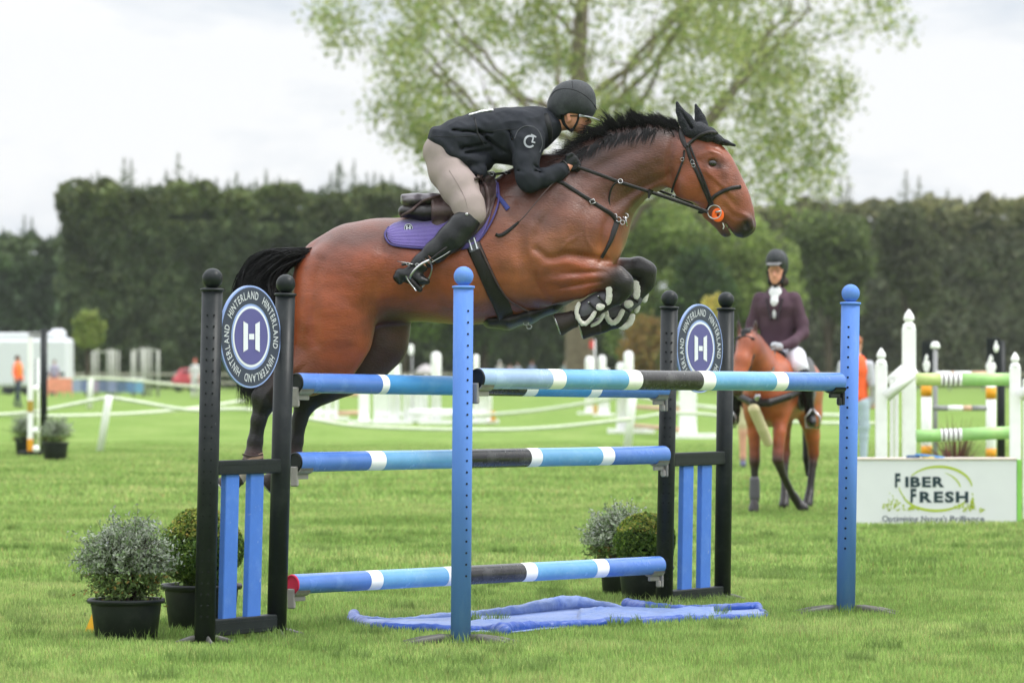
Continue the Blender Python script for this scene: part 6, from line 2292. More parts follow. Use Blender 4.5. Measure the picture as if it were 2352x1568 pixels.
for s in (-1, 1):
    b_ = subr('riding_boot', [[p3(.36, .33 * s, 1.34, .068), p3(.27, .36 * s, 1.16, .062), p3(.22, .38 * s, .97, .045), p3(.21, .39 * s, .90, .045)], [p3(.20, .39 * s, .88, .045), p3(.36, .42 * s, .87, .038), p3(.42, .43 * s, .87, .03)]], M_boot)
    subr('glove', [[p3(.33, .09 * s, 1.59, .04), p3(.40, .05 * s, 1.60, .038)], [p3(.41, .07 * s, 1.58, .014), p3(.43, .03 * s, 1.56, .013)], [p3(.42, .06 * s, 1.61, .014), p3(.44, .03 * s, 1.60, .013)]], mat('pale_glove', C(170, 172, 178), .7) if s > 0 else M_glove, .008, .008)
    m = MB()
    q = fr2([[.33, .42 * s, 1.0], [.33, .50 * s, .92], [.33, .49 * s, .82], [.33, .36 * s, .82], [.33, .35 * s, .92], [.33, .42 * s, 1.0]])
    m.tube([Vector(v) for v in q], .012, 6)
    so_ = thing('stirrup', 'stirrup iron under the %s boot of the plum jacket rider' % ('camera right' if s > 0 else 'hidden left'), 'stirrup', Vector(q[0]))
    m.build('iron', M_steel, so_)
    m = MB()
    q2 = fr2([[.20, .33 * s, 1.40], [.28, .40 * s, 1.2], [.33, .42 * s, 1.0]])
    m.tube([Vector(v) for v in q2], .012, 6)
    m.build('stirrup_leather', M_lea, so_)
subr('hair', [[p3(-.05, .06, 2.22, .05), p3(-.06, -.06, 2.22, .05)], [p3(0, .078, 2.27, .022), p3(0, .07, 2.2, .02)]], mat('brown_hair', C(66, 54, 48), .7), .01, .01)
S = SDF()
S.add([p3(-.03, 0, 2.41, .125, .108), p3(.03, 0, 2.42, .115, .102)], .02)
S.add([p3(-.05, 0, 2.35, .10, .1)], .02)
S.add([p3(.17, 0, 2.30, .11, .3), p3(.2, 0, 2.2, .11, .3)], .008, sub=True)
hm2 = S.build('helmet', M_helm, R2, .010, False, fn=fr2)[0]
subr('helmet_peak', [[p3(.12, 0, 2.395, .016, .085), p3(.19, 0, 2.375, .010, .06)]], mat('peak_dull', C(112, 112, 112), .5), .008, .01, hm2)
subr('chin_strap', [[p3(.02, .083, 2.32, .012), p3(.05, .06, 2.22, .012), p3(.065, 0, 2.185, .012), p3(.05, -.06, 2.22, .012), p3(.02, -.083, 2.32, .012)]], M_jseam, .008, .01, hm2)

# ================================================================ STANDING PEOPLE
def person(label, x, ybase, H, top, legs, skin=(214, 160, 136), hair=(70, 54, 44), vest=None, face=0.0, step=.0, cap=None, seed=1, group=None, shorts=None, z=None, socks=None, h=.022):
    z = gz(ybase) if z is None else z
    base = Vector(((x - CX) / F * z, z, 0))
    t = thing('person', label, 'person', base, group)
    fr = local_frame(base, face)      # local -y faces the camera
    sk_, tp, lg, hr = C(*skin), C(*top), C(*legs), C(*hair)
    S = SDF()
    q = lambda a, b, c, r, r2=None, col=sk_: ((a * H, b * H, c * H), r * H, (r if r2 is None else r2) * H, col)
    S.add([q(0, 0, .54, .075, .06, lg), q(0, 0, .62, .07, .055, tp), q(0, 0, .72, .082, .06, tp), q(0, 0, .80, .075, .055, tp), q(0, 0, .84, .04, .035, tp), q(0, 0, .88, .03, .03)], .03 * H)
    S.add([q(0, -.005, .905, .036, .045), q(0, .0, .945, .044, .052, hr if cap is None else sk_)], .01 * H)
    S.add([q(0, -.052, .915, .008), q(0, -.056, .908, .008)], .008 * H)
    for s in (-1, 1):
        st_ = step * s
        low = sk_ if shorts else lg
        S.add([q(.045 * s, 0, .53, .052, None, lg), q(.055 * s, st_ * .45, .36, .042, None, lg), q(.055 * s, st_ * .5, .29, .034, None, low), q(.055 * s, st_ + .01, .10, .026, None, low), q(.055 * s, st_ + .012, .05, .024, None, C(*socks) if socks else low)], .03 * H)
        S.add([q(.055 * s, st_ + .015, .025, .024, None, C(60, 60, 70)), q(.06 * s, st_ - .06, .018, .02, None, C(60, 60, 70))], .01 * H)
        S.add([q(.10 * s, 0, .80, .032, None, tp), q(.125 * s, .01, .66, .026, None, tp), q(.12 * s, -.03, .55, .02, None, tp if vest else sk_), q(.115 * s, -.04, .50, .018)], .03 * H)
    S.build('body', mat('cloth_and_skin', attr=True, rough=.8, var=.1, vs=6), t, h, tau=.02, fn=fr)
    if vest:
        S = SDF()
        S.add([q(0, 0, .58, .088, .072), q(0, 0, .68, .082, .068), q(0, 0, .76, .094, .072), q(0, 0, .80, .082, .066)], .03 * H)
        S.add([q(0, -.06, .86, .035)], .02 * H, sub=True)
        v = S.build('vest', mat('vest_orange', C(255, 106, 60, .95), .7, var=.06), t, h, False, fn=fr)[0]
        S = SDF()
        for s in (-1, 1):
            S.add([q(.05 * s, -.06, .62, .014, .014), q(.05 * s, -.07, .72, .014, .012), q(.055 * s, -.05, .82, .014, .014)], .005)
        S.build('reflective_strip', mat('strip_yellow', C(250, 190, 90), .5), v, h * .7, False, fn=fr)
    S = SDF()
    if cap is None:
        S.add([q(0, .015, .955, .046, .052), q(0, .02, .93, .04, .045)], .01)
        S.add([q(0, -.055, .92, .05, .02)], .006, sub=True)
        S.build('hair', mat('hair_%d_%d_%d' % hair, hr, .8), t, h * .8, False, fn=fr)
    else:
        S.add([q(0, .0, .965, .048, .056), q(0, -.07, .95, .02, .03)], .01)
        S.build('cap', mat('cap_%d_%d_%d' % cap, C(*cap), .7), t, h * .8, False, fn=fr)
    return t
person('steward in an orange vest and dark trousers walking by the white trailer', 41, 935, 1.80, (255, 140, 100), (58, 68, 82), vest=1, step=.09, face=1.1, hair=(74, 56, 46))
person('man in an orange high visibility vest half hidden behind the right blue upright', 1966, 1096, 1.78, (196, 196, 206), (176, 192, 206), vest=1, face=math.pi * .92, cap=(170, 110, 80))
person('spectator in a mauve shirt in front of the white trailer', 125, 0, 1.75, (176, 168, 196), (120, 116, 140), z=196, h=.03)
person('walker in white clothes left of the near black wing', 448, 0, 1.75, (216, 214, 218), (206, 204, 208), z=176, h=.03, hair=(190, 96, 84), step=.05)
person('walker with bare legs, blue socks and dark shoes behind the second horse', 1722, 1076, 1.72, (210, 200, 170), (206, 198, 160), shorts=1, socks=(120, 140, 190), step=.02)
GSp = 'spectators along the far rope'
person('spectator with a white hat just right of the centre blue upright', 1148, 0, 1.72, (222, 220, 224), (120, 120, 130), cap=(236, 236, 236), z=232, h=.035, group=GSp)
person('spectator in a pale pink top, second from the centre upright', 1172, 0, 1.60, (226, 198, 206), (110, 110, 120), z=226, h=.035, group=GSp)
person('spectator in a pale blue top with brown hair', 1189, 0, 1.66, (206, 214, 232), (100, 104, 120), z=229, h=.035, hair=(116, 88, 66), group=GSp)
person('spectator with reddish face and grey blue shirt standing alone', 1222, 0, 1.72, (150, 164, 194), (90, 94, 110), skin=(222, 150, 136), z=230, h=.035, hair=(160, 120, 100), group=GSp)
person('spectator in a light grey green top beside the big trunk', 1298, 0, 1.70, (170, 186, 190), (90, 94, 110), z=228, h=.035, hair=(200, 180, 160), group=GSp)

# ================================================================ BACKGROUND JUMPS AND FENCES
def bx(x0, x1, y0, y1, z, d=.06):
    """box centre and size from photo bounds"""
    a, b = P(x0, y0, z), P(x1, y1, z)
    return ((a.x + b.x) / 2, z + d / 2, (a.z + b.z) / 2), (abs(b.x - a.x), d, abs(a.z - b.z))
def stand(label, name, items, x, z, cat='jump wing', group=None, mt=None):
    """items: list of (part name, x0, x1, y0, y1, depth offset, depth, material, finial)"""
    t = thing(name, label, cat, Vector(((x - CX) / F * z, z, 0)), group)
    for it in items:
        nm, x0, x1, y0, y1, dz, d, m_, fin = it
        zz = z + dz
        if y1 is None:
            y1 = HY + CAMH * F / zz
        c, s = bx(x0, x1, y0, y1, zz, d)
        mb = MB()
        w = s[0]
        if fin == 'tube':
            mb.lathe((c[0], c[1], c[2] - s[2] / 2), [(w / 2, 0), (w / 2, s[2])], 20)
        elif fin == 'round':
            mb.lathe((c[0], c[1], c[2] - s[2] / 2), [(w / 2, 0), (w / 2, s[2] - w * .5), (w * .45, s[2] - w * .25), (w * .3, s[2] - w * .08), (w * .08, s[2])], 20)
        elif fin == 'turned':
            mb.box((c[0], c[1], c[2] - w * .35), (w, w * .9, s[2] - w * .7), 0, 0, .006)
            tz = c[2] + s[2] / 2 - w * .7
            mb.lathe((c[0], c[1], tz), [(w * .48, 0), (w * .50, w * .10), (w * .42, w * .30), (w * .26, w * .46), (w * .30, w * .52), (w * .40, w * .62), (w * .42, w * .80), (w * .34, w * 1.0), (w * .20, w * 1.22), (w * .10, w * 1.36), (0, w * 1.45)], 20)
        elif fin == 'picket':
            mb.box((c[0], c[1], c[2] - w * .2), (w, d, s[2] - w * .4), 0, 0, .004)
            mb.lathe((c[0], c[1] , c[2] + s[2] / 2 - w * .4), [(w * .5, 0), (w * .45, w * .25), (w * .25, w * .5), (0, w * .6)], 10)
        else:
            mb.box(c, s, 0, 0, .005)
        mb.build(nm, m_, t)
    return t
M_wf = mat('white_plastic', C(246, 248, 252, 1), .5, var=.04, dirt=(C(206, 206, 206), .3), ds=4)
M_or = mat('orange_paint', C(240, 166, 40), .5)
M_gr = mat('grey_post', C(150, 150, 152), .5)
M_pk = mat('salmon_paint', C(214, 176, 150), .6)
GW = 'white wings of the far course'
Z1 = 97
stand('left white picket wing under the belly of the jumping horse', 'white_wing', [
    ('post', 893, 914, 812, None, 0, .2, M_wf, 'round'), ('post', 925, 936, 862, None, 0, .1, M_wf, 'round'),
    ('picket', 858, 866, 880, 968, .1, .04, M_wf, 'picket'), ('picket', 868, 876, 866, 968, .1, .04, M_wf, 'picket'), ('picket', 878, 886, 850, 968, .1, .04, M_wf, 'picket'), ('picket', 888, 895, 836, 968, .1, .04, M_wf, 'picket'),
    ('picket', 912, 920, 836, 968, .1, .04, M_wf, 'picket'), ('foot', 858, 946, 966, 976, -.2, .5, M_wf, ''), ('rail', 866, 936, 945, 953, .05, .05, M_wf, ''), ('rail', 866, 936, 872, 880, .05, .05, M_wf, '')], 900, Z1, 'jump wing', GW)
stand('low white fence panel between the far white wings under the horse', 'white_wing', [
    ('post', 938, 947, 862, None, .3, .1, M_wf, 'round'), ('post', 974, 983, 862, None, .3, .1, M_wf, 'round'), ('slat', 950, 957, 870, 966, .4, .04, M_wf, ''), ('slat', 959, 966, 870, 966, .4, .04, M_wf, ''), ('slat', 967, 973, 870, 966, .4, .04, M_wf, ''),
    ('rail', 936, 985, 876, 892, .3, .06, M_wf, ''), ('foot', 930, 1000, 960, 970, .1, .4, M_wf, '')], 960, Z1 + .6, 'jump wing', GW)
stand('single white round topped post with a foot left of the centre blue upright', 'white_post', [
    ('post', 990, 1013, 808, None, 0, .2, M_wf, 'round'), ('foot', 962, 1040, 964, 974, -.2, .5, M_wf, '')], 1001, Z1, 'jump stand', GW)
stand('right white slatted wing with a yellow marker just right of the centre upright', 'white_wing', [
    ('post', 1086, 1100, 814, None, 0, .2, M_wf, 'round'), ('post', 1118, 1130, 868, None, 0, .1, M_wf, 'round'), ('slat', 1101, 1107, 850, 962, .1, .04, M_wf, ''), ('slat', 1109, 1116, 860, 962, .1, .04, M_wf, ''), ('rail', 1086, 1130, 898, 908, .05, .05, M_wf, ''), ('rail', 1086, 1130, 940, 950, .05, .05, M_wf, ''),
    ('foot', 1080, 1146, 964, 972, -.2, .5, M_wf, ''), ('marker', 1127, 1138, 944, 966, -.3, .05, M_or, '')], 1108, Z1, 'jump wing', GW)
stand('small white wing seen between the hind legs and the horse hock', 'white_wing', [
    ('post', 745, 756, 866, None, 0, .1, M_wf, 'round'), ('post', 768, 776, 900, None, 0, .1, M_wf, ''), ('slat', 757, 762, 890, 955, .1, .04, M_wf, ''), ('slat', 733, 739, 878, 960, .1, .04, M_wf, ''), ('slat', 722, 728, 890, 960, .1, .04, M_wf, ''), ('rail', 722, 776, 886, 896, .05, .05, M_wf, ''), ('rail', 722, 776, 940, 950, .05, .05, M_wf, ''), ('foot', 700, 800, 958, 968, -.2, .5, M_wf, '')], 758, 104, 'jump wing', GW)
stand('white post with a broad foot right of the hind leg', 'white_post', [
    ('post', 866 - 42, 866 - 18, 860, None, 0, .2, M_wf, ''), ('foot', 800, 870, 966, 974, -.2, .5, M_wf, '')], 836, 99, 'jump stand', GW)
stand('far white post beside the big trunk', 'white_post', [('post', 1344, 1364, 818, None, 0, .2, M_wf, 'round'), ('foot', 1326, 1372, 946, 954, -.2, .4, M_wf, ''), ('marker', 1362, 1372, 930, 952, -.3, .05, M_or, '')], 1354, 118, 'jump stand', GW)
stand('far white post with stepped top left of the right black wing', 'white_post', [('post', 1374, 1392, 816, None, 0, .2, M_wf, 'round'), ('brace', 1390, 1400, 846, 950, .1, .08, M_wf, 'round'), ('foot', 1362, 1412, 950, 958, -.2, .4, M_wf, '')], 1384, 113, 'jump stand', GW)
stand('tall white double post with a long foot left of the right black wing', 'white_post', [('post', 1433, 1455, 806, None, 0, .2, M_wf, 'round'), ('post', 1416, 1436, 832, None, .1, .2, M_wf, 'round'), ('foot', 1396, 1504, 985, 998, -.2, .5, M_wf, '')], 1435, 84, 'jump stand', GW)
stand('white square pillar framed by the right black wing', 'white_post', [('post', 1561, 1600, 880, None, 0, .3, M_wf, ''), ('foot', 1528, 1646, 996, 1010, -.2, .5, M_wf, '')], 1580, 78, 'jump stand', GW)
def small_pole(label, x0, y0, z0, x1, y1, z1, rpx, mats_, bands, group):
    A, B = P(x0, y0, z0), P(x1, y1, z1)
    m = MB()
    r = rpx * (z0 + z1) / 2 / F
    pts = [A.lerp(B, f) for f, _ in bands] + [B]
    for i, (f, mi) in enumerate(bands):
        m.tube([pts[i], pts[i + 1]], [r * (1 + .004 * (i % 2))] * 2, 20, mi)
    o = m.build('jump_pole', mats_, None, rootloc=(A + B) / 2)
    return tag(o, label, 'pole', group)
GP = 'poles on the far course'
small_pole('upper white rail between the far white wings below the horse', 936, 886, Z1, 1086, 886, Z1, 8, [M_wf], [(0, 0)], GP)
small_pole('lower white plank between the far white wings below the horse', 936, 948, Z1, 1086, 948, Z1, 9, [M_wf], [(0, 0)], GP)
small_pole('upper salmon pole right of the tall white double post', 1456, 934, 84, 1562, 940, 78, 5, [M_pk], [(0, 0)], GP)
small_pole('lower salmon pole right of the tall white double post', 1456, 977, 84, 1562, 986, 78, 5, [M_pk], [(0, 0)], GP)
small_pole('thin brown pole behind the hind leg of the jumping horse', 776, 905, 104, 830, 905, 104, 5, [M_pk], [(0, 0)], GP)
small_pole('second thin brown pole low behind the hind leg', 776, 948, 104, 830, 948, 104, 5, [M_pk], [(0, 0)], GP)
# rope posts and ropes
M_rope = mat('rope_white', C(214, 222, 198), .8)
def leaning(label, xt, yt, xb, yb, w, z=None, group='white posts of the arena rope'):
    z = gz(yb) if z is None else z
    b_ = Vector(((xb - CX) / F * z, z, 0))
    t_ = P(xt, yt, z)
    r = w / 2 * z / F
    m = MB()
    m.tube([b_, b_.lerp(t_, .97), t_], [r, r, r * .8], 16)
    o = m.build('rope_post', M_wf, None, rootloc=b_)
    return tag(o, label, 'post', group)
leaning('leaning white rope post on the left field', 251, 908, 230, 1036, 17)
leaning('upright white rope post behind the leaning one', 208, 866, 206, 938, 13)
leaning('leaning white rope post right of the front black hooves', 1453, 908, 1441, 1032, 20)
def rope(label, pts, zs, r=4.0):
    path = [P(p[0], p[1], p[2]) for p in smooth_path([(x, y, z) for (x, y), z in zip(pts, zs)], max(14, len(pts) * 6))]
    m = MB()
    m.tube(path, [r * p.y / F for p in path], 6)
    o = m.build('rope', M_rope, None, rootloc=path[len(path) // 2])
    return tag(o, label, 'rope', 'white arena ropes')
rope('white rope rising to the leaning post on the left', [(-60, 955), (60, 948), (160, 930), (250, 912)], [66, 66, 66, 66], 4.5)
rope('white rope dropping from the leaning post toward the near black wing', [(250, 912), (330, 925), (440, 942), (560, 940), (700, 960), (830, 979), (1080, 987), (1260, 982), (1450, 962)], [66] * 9, 4.5)
rope('low white rope crossing the left field in front of the leaning post', [(-60, 952), (90, 955), (250, 952), (380, 944), (470, 934), (560, 920)], [70, 70, 72, 76, 80, 84], 4)
rope('white rope curving behind the centre upright to the far posts', [(1060, 955), (1130, 952), (1240, 942), (1360, 924), (1420, 912)], [92, 92, 90, 86, 84], 4.5)
rope('white rope from the tall double post to behind the second horse', [(1440, 905), (1500, 918), (1560, 928), (1640, 936), (1700, 945), (1800, 950), (1960, 955)], [84, 82, 80, 78, 78, 78, 78], 4.5)
rope('lower white rope behind the second horse', [(1450, 962), (1560, 948), (1700, 960), (1830, 970), (2010, 972)], [69] * 5, 4)
rope('far thin rope on the left with the blue banners', [(165, 870), (208, 868), (300, 872), (400, 884), (500, 890)], [133, 133, 135, 138, 140], 3)
# far low wooden fence line
ff = thing('rail_fence', 'long low grey rail fence along the foot of the hedges', 'fence', Vector((0, 236, 0)))
m = MB()
for i in range(46):
    x = -46 + i * 2
    m.box((x, 236, .55), (.12, .12, 1.1), 0, 0, .01)
m.build('posts', M_gr, ff)['kind'] = 'stuff'
for h_ in (.45, .95):
    m = MB()
    m.box((0, 235.9, h_), (94, .05, .14), 0, 0, .01)
    m.build('rail', mat('rail_grey', C(176, 172, 160), .8), ff)
# trailer
zt = 200
def ub(t, name, x0, x1, y0, y1, z, d, m_, bev=.05):
    c, s = bx(x0, x1, y0, y1, z, d)
    mb = MB()
    mb.box(c, s, 0, 0, bev)
    return mb.build(name, m_, t)
M_trw = mat('trailer_white', C(226, 228, 236), .5, var=.03)
M_trg = mat('trailer_glass', C(70, 74, 82), .2)
tr = thing('horse_trailer', 'white box trailer with a roof vent at the far left', 'trailer', Vector(((60 - CX) / F * zt, zt + 1.2, 0)))
bd_ = ub(tr, 'body', -120, 158, 776, 890, zt, 2.4, M_trw, .18)
ub(tr, 'roof', -118, 132, 764, 778, zt + .1, 2.2, M_trw, .15)
ub(bd_, 'window', 108, 148, 855, 863, zt - .03, .05, M_trg, .01)
ub(bd_, 'window', 40, 54, 850, 858, zt - .03, .05, M_trg, .01)
ub(bd_, 'window', 0, 26, 900 - 2, 905 - 2, zt - .03, .05, M_trg, .01)
S = SDF()
q = P(133, 768, zt + 1)
S.add([((q.x - .15, q.y, q.z), .28, .3, (0, 0, 0)), ((q.x + .15, q.y, q.z), .28, .3, (0, 0, 0))], .05)
S.build('roof_vent', M_trw, tr, .05, False)
m = MB()
for x in (20, 60, 120):
    c = P(x, 895, zt)
    m = MB()
    m.lathe((c.x, zt + .1, .36), [(.36, 0), (.36, .22)], 20, 0, (0, 1, 0))
    m.build('wheel', M_black, tr)
m = MB()
c, s = bx(110, 165, 868, 900, 188, .05)
m.box(c, s, 0, 0, .01)
for k in range(4):
    m.box((c[0] - s[0] / 2 + s[0] * k / 3, c[1] - .05, c[2] - .1), (.06, .06, s[2] + .2))
tag(m.build('barrier', mat('barrier_orange', C(244, 166, 140), .8, var=.15), None, rootloc=c), 'pale orange mesh barrier in front of the white trailer', 'barrier')
bn = thing('banner_fence', 'low fence hung with blue and purple banners on the left', 'banner fence', Vector(((245 - CX) / F * 184, 184, 0)))
cols_ = [(158, 170, 200), (120, 132, 170), (166, 150, 174), (112, 124, 156), (140, 150, 184), (98, 120, 152), (100, 134, 176), (116, 164, 200)]
for i, c_ in enumerate(cols_):
    x0 = 166 + i * 20.5
    ub(bn, 'banner', x0, x0 + 19.5, 872 + i * .8, 900 + i * .3, 184, .04, mat('banner_%d' % i, C(*c_), .7, var=.2, vs=3), .01)
ub(bn, 'top_rail', 164, 332, 868, 871, 184, .05, M_wf, .01)
# pole racks
def rack(label, xs, yt, yb, z):
    t = thing('pole_rack', label, 'pole rack', Vector(((sum(xs) / len(xs) - CX) / F * z, z, 0)), 'racks of upright pale poles by the left hedge')
    for i, x in enumerate(xs):
        w = 5 if i % 3 else 7
        m = MB()
        zz = z + (i % 3) * .5
        c, s = bx(x - w / 2, x + w / 2, yt[i], yb, zz, .1)
        m.tube([(c[0], zz, 0), (c[0], zz, c[2] + s[2] / 2)], s[0] / 2, 10)
        m.build('pole', mat('pale_pole', C(176, 178, 168), .7), t)
    ub(t, 'crossbar', min(xs), max(xs), min(yt) + 4, min(yt) + 7, z, .08, MATS['pale_pole'], .01)
    return t
rack('left rack of upright pale poles behind the banners', [214, 224, 248, 256, 263, 272], [806, 802, 802, 802, 803, 806], 896, 190)
rack('right rack of upright pale poles behind the banners', [304, 311, 325, 331, 338, 346, 363], [806, 802, 798, 800, 798, 800, 804], 900, 188)
# red umbrella shape and red flag
rd = thing('parked_car', 'small red vehicle roof far off beside the left hedge', 'car', Vector(((428 - CX) / F * 224, 224, 0)))
S = SDF()
q0, q1 = Vector(((412 - CX) / F * 224, 224, .55)), Vector(((444 - CX) / F * 224, 224, .55))
S.add([(tuple(q0), .42, .7, (0, 0, 0)), (tuple(q1), .42, .7, (0, 0, 0))], .1)
S.add([((q0.x * .7 + q1.x * .3, 224, .95), .36, .6, (0, 0, 0)), ((q0.x * .3 + q1.x * .7, 224, .95), .36, .6, (0, 0, 0))], .2)
S.build('body', mat('car_red', C(196, 76, 82), .4), rd, .06, False)
m = MB()
for x in (q0.x, q1.x):
    m = MB()
    m.lathe((x, 223.35, .3), [(.3, 0), (.3, .2)], 16, 0, (0, 1, 0))
    m.build('wheel', M_black, rd)
ub(rd, 'window', 418, 438, 849, 855, 223.4, .04, M_trg, .01)
fl = thing('flag', 'small red flag on a pale pole in front of the big trunk', 'flag', Vector(((1366 - CX) / F * 117, 117, 0)))
m = MB()
m.tube([Vector(((1366 - CX) / F * 117, 117, 0)), P(1366, 780, 117)], .02, 6)
m.build('pole', M_wf, fl)
ub(fl, 'flag_cloth', 1354, 1366, 782, 800, 117, .02, mat('flag_red', C(220, 84, 84), .8), .005)
fl = thing('flag', 'small white flag on a thin pole above the far white wing', 'flag', Vector(((945 - CX) / F * 99, 99, 0)))
m = MB()
m.tube([Vector(((948 - CX) / F * 99, 99, 0)), P(946, 800, 99)], .02, 6)
m.build('pole', M_gr, fl)
S = SDF()
q = P(944, 802, 99)
S.add([((q.x, 99, q.z + .06), .075, .02, (0, 0, 0)), ((q.x, 99, q.z - .08), .07, .02, (0, 0, 0))], .02)
S.build('flag_cloth', M_wf, fl, .02, False)
um = thing('umbrella', 'pale grey umbrella behind the far white wings', 'umbrella', Vector(((978 - CX) / F * 150, 150, 0)))
q = P(978, 858, 150)
m = MB()
m.lathe((q.x, q.y, q.z), [(.42, 0), (.40, .06), (.30, .2), (.14, .32), (0, .36)], 24)
m.build('canopy', mat('umbrella_grey', C(186, 180, 180), .8), um)
m = MB()
m.tube([(q.x, q.y, 0.0), (q.x, q.y, q.z + .2)], .015, 6)
m.build('shaft', M_gr, um)

# ---- far left striped stand and pots
stand('far left stand with a striped white post, grey cage and black post', 'jump_wing', [
    ('post', 63, 74, 775, 1036, 0, .09, M_wf, ''), ('post_end', 62.5, 74.5, 1008, 1036, -.01, .11, M_or, ''), ('post_band', 62.5, 74.5, 900 + 20, 946, -.01, .11, mat('olive_band', C(180, 150, 60), .5), ''),
    ('cage_post', 78, 80.5, 822, 1044, .1, .03, M_gr, 'tube'), ('cage_post', 86, 90, 822, 1044, .1, .03, M_wf, 'tube'), ('cage_top', 66, 92, 764, 776, .05, .1, M_gr, ''),
    ('post', 91, 107, 755, None, .3, .2, M_black, 'tube'), ('base', 40, 106, 1036, 1048, -.1, .5, M_black, '')], 84, 62.5, 'jump wing')
kb = []
for y in (892, 990, 1076 - 5):
    pass
t_ = [o for o in coll.objects if o.name.startswith('jump_wing')][-1]
for y in (892, 988, 1070 - 40):
    m = MB()
    m.ball(P(83, y, 62.4), .055, 14)
    m.build('knob', M_wf, t_)
shrub_pot('round grey green shrub in a dark pot at far left, right of the black post', 127, 1057, 61, 42, None, 60, 74, 'silver', 966, 3500, 'far left potted shrubs', 1.6)
shrub_pot('darker small shrub in a pot half hidden behind the far left striped post', 56, 1044, 44, 36, 64, 42, 60, 'silver', 958, 2500, 'far left potted shrubs', 1.6)

# ================================================================ ADVERT BOX AND WHITE WINGS ON THE RIGHT
zb = 35.2
A0, A1 = P(1952, 1207, zb), P(2335, 1207, zb)
bw = A1.x - A0.x
top_z = P(0, 1056, zb).z
ab = thing('advert_box', 'white advert box with green oval logo under the right green poles', 'advert box', Vector(((A0.x + A1.x) / 2, zb + .2, 0)))
m = MB()
m.box(((A0.x + A1.x) / 2, zb + .2, top_z / 2), (bw, .4, top_z), 0, 0, .004)
face = m.build('panel', mat('panel_white', C(230, 232, 236), .45, var=.02), ab)
m = MB()
m.box(((A0.x + A1.x) / 2, zb + .2, top_z + .008), (bw + .01, .42, .016), 0, 0, .003)
m.build('top_board', mat('pale_wood', C(206, 194, 184), .7, bump=.2), ab)
m = MB()
m.box((A1.x + .022, zb + .2, top_z / 2), (.04, .405, top_z + .005), 0, 0, .004)
m.build('green_edge', mat('lime_paint', C(138, 204, 96), .5), ab)
M_ink = mat('ink_dark', C(46, 66, 74), .5, var=0)
M_lime = mat('ink_lime', C(182, 202, 62), .5, var=.03)
zf = zb - .003
def put_text(s, xc, ybase, hpx, wpx, m_, name, gap=.09, bold=.012, first_big=False):
    cap_h = .73
    size = hpx / cap_h * zf / F
    V, Fc, w = text_line(s, size, 1, gap, bold)
    k = (wpx * zf / F) / w
    c = P(xc, ybase, zf)
    mesh_obj(name, [(c.x + v[0] * k, zf, c.z + v[1]) for v in V], Fc, m_, face, False)
put_text('F', 2063, 1117, 31, 15, M_ink, 'logo_lettering', bold=.045)
put_text('IBER', 2126, 1117, 23, 94, M_ink, 'logo_lettering', bold=.045)
put_text('F', 2099, 1152, 31, 16, M_ink, 'logo_lettering', bold=.045)
put_text('RESH', 2170, 1152, 24, 116, M_ink, 'logo_lettering', bold=.045)
M_ig = mat('ink_grey', C(84, 92, 110), .5, var=0)
put_text("Optimising", 2068, 1197, 14, 84, M_ig, 'slogan_lettering', .06, .01)
put_text("Nature's", 2146, 1197, 14, 60, M_ig, 'slogan_lettering', .06, .01)
put_text("Brilliance", 2222, 1197, 14, 80, M_ig, 'slogan_lettering', .06, .01)
def arc(cx_, cy_, rx, ry, a0, a1, w0, w1, n=40):
    vs, fs = [], []
    for i in range(n + 1):
        f = i / n
        a = math.radians(a0 + (a1 - a0) * f)
        w = w0 + (w1 - w0) * f
        w *= .35 + .65 * math.sin(math.pi * min(1, max(.08, f * .92 + .04)))
        for k in (-1, 1):
            vs.append(P(cx_ + math.cos(a) * (rx + k * w / 2), cy_ - math.sin(a) * (ry + k * w / 2), zf))
    for i in range(n):
        fs.append((2 * i, 2 * i + 1, 2 * i + 3, 2 * i + 2))
    return vs, fs
m = MB()
for a_ in ((2156, 1120, 76, 49, 145, 5, 5, 7), (2150, 1128, 78, 44, 195, 335, 7, 5), (2138, 1124, 68, 44, 62, 8, 2, 5), (2100, 1110, 36, 40, 190, 232, 3, 3)):
    v, f_ = arc(*a_)
    m.add(v, [q_[::-1] for q_ in f_], 0, False)
Rr = random.Random(3)
for (x0_, x1_, yb_, hh_) in ((2026, 2082, 1172, 30), (2030, 2060, 1166, 40), (2210, 2262, 1174, 20), (2186, 2240, 1168, 16), (2084, 2110, 1170, 12), (2228, 2238, 1164, 34)):
    for i in range(26):
        x, y = Rr.uniform(x0_, x1_), Rr.uniform(0, 1)
        mid = 1 - abs((x - (x0_ + x1_) / 2) / ((x1_ - x0_) / 2)) * .8
        y = yb_ - y * hh_ * mid
        a, s_ = Rr.uniform(0, 3.14), Rr.uniform(2, 4.5)
        pts = [(x + math.cos(a) * s_, y + math.sin(a) * s_), (x + math.cos(a + 1.6) * s_ * .45, y + math.sin(a + 1.6) * s_ * .45), (x - math.cos(a) * s_, y - math.sin(a) * s_), (x - math.cos(a + 1.6) * s_ * .45, y - math.sin(a + 1.6) * s_ * .45)]
        k = .0006 * (i % 5)
        m.add([P(px_, py_, zf - .0005 - k) for px_, py_ in pts], [(0, 1, 2, 3)], 0, False)
m.build('logo_drawing', M_lime, face)
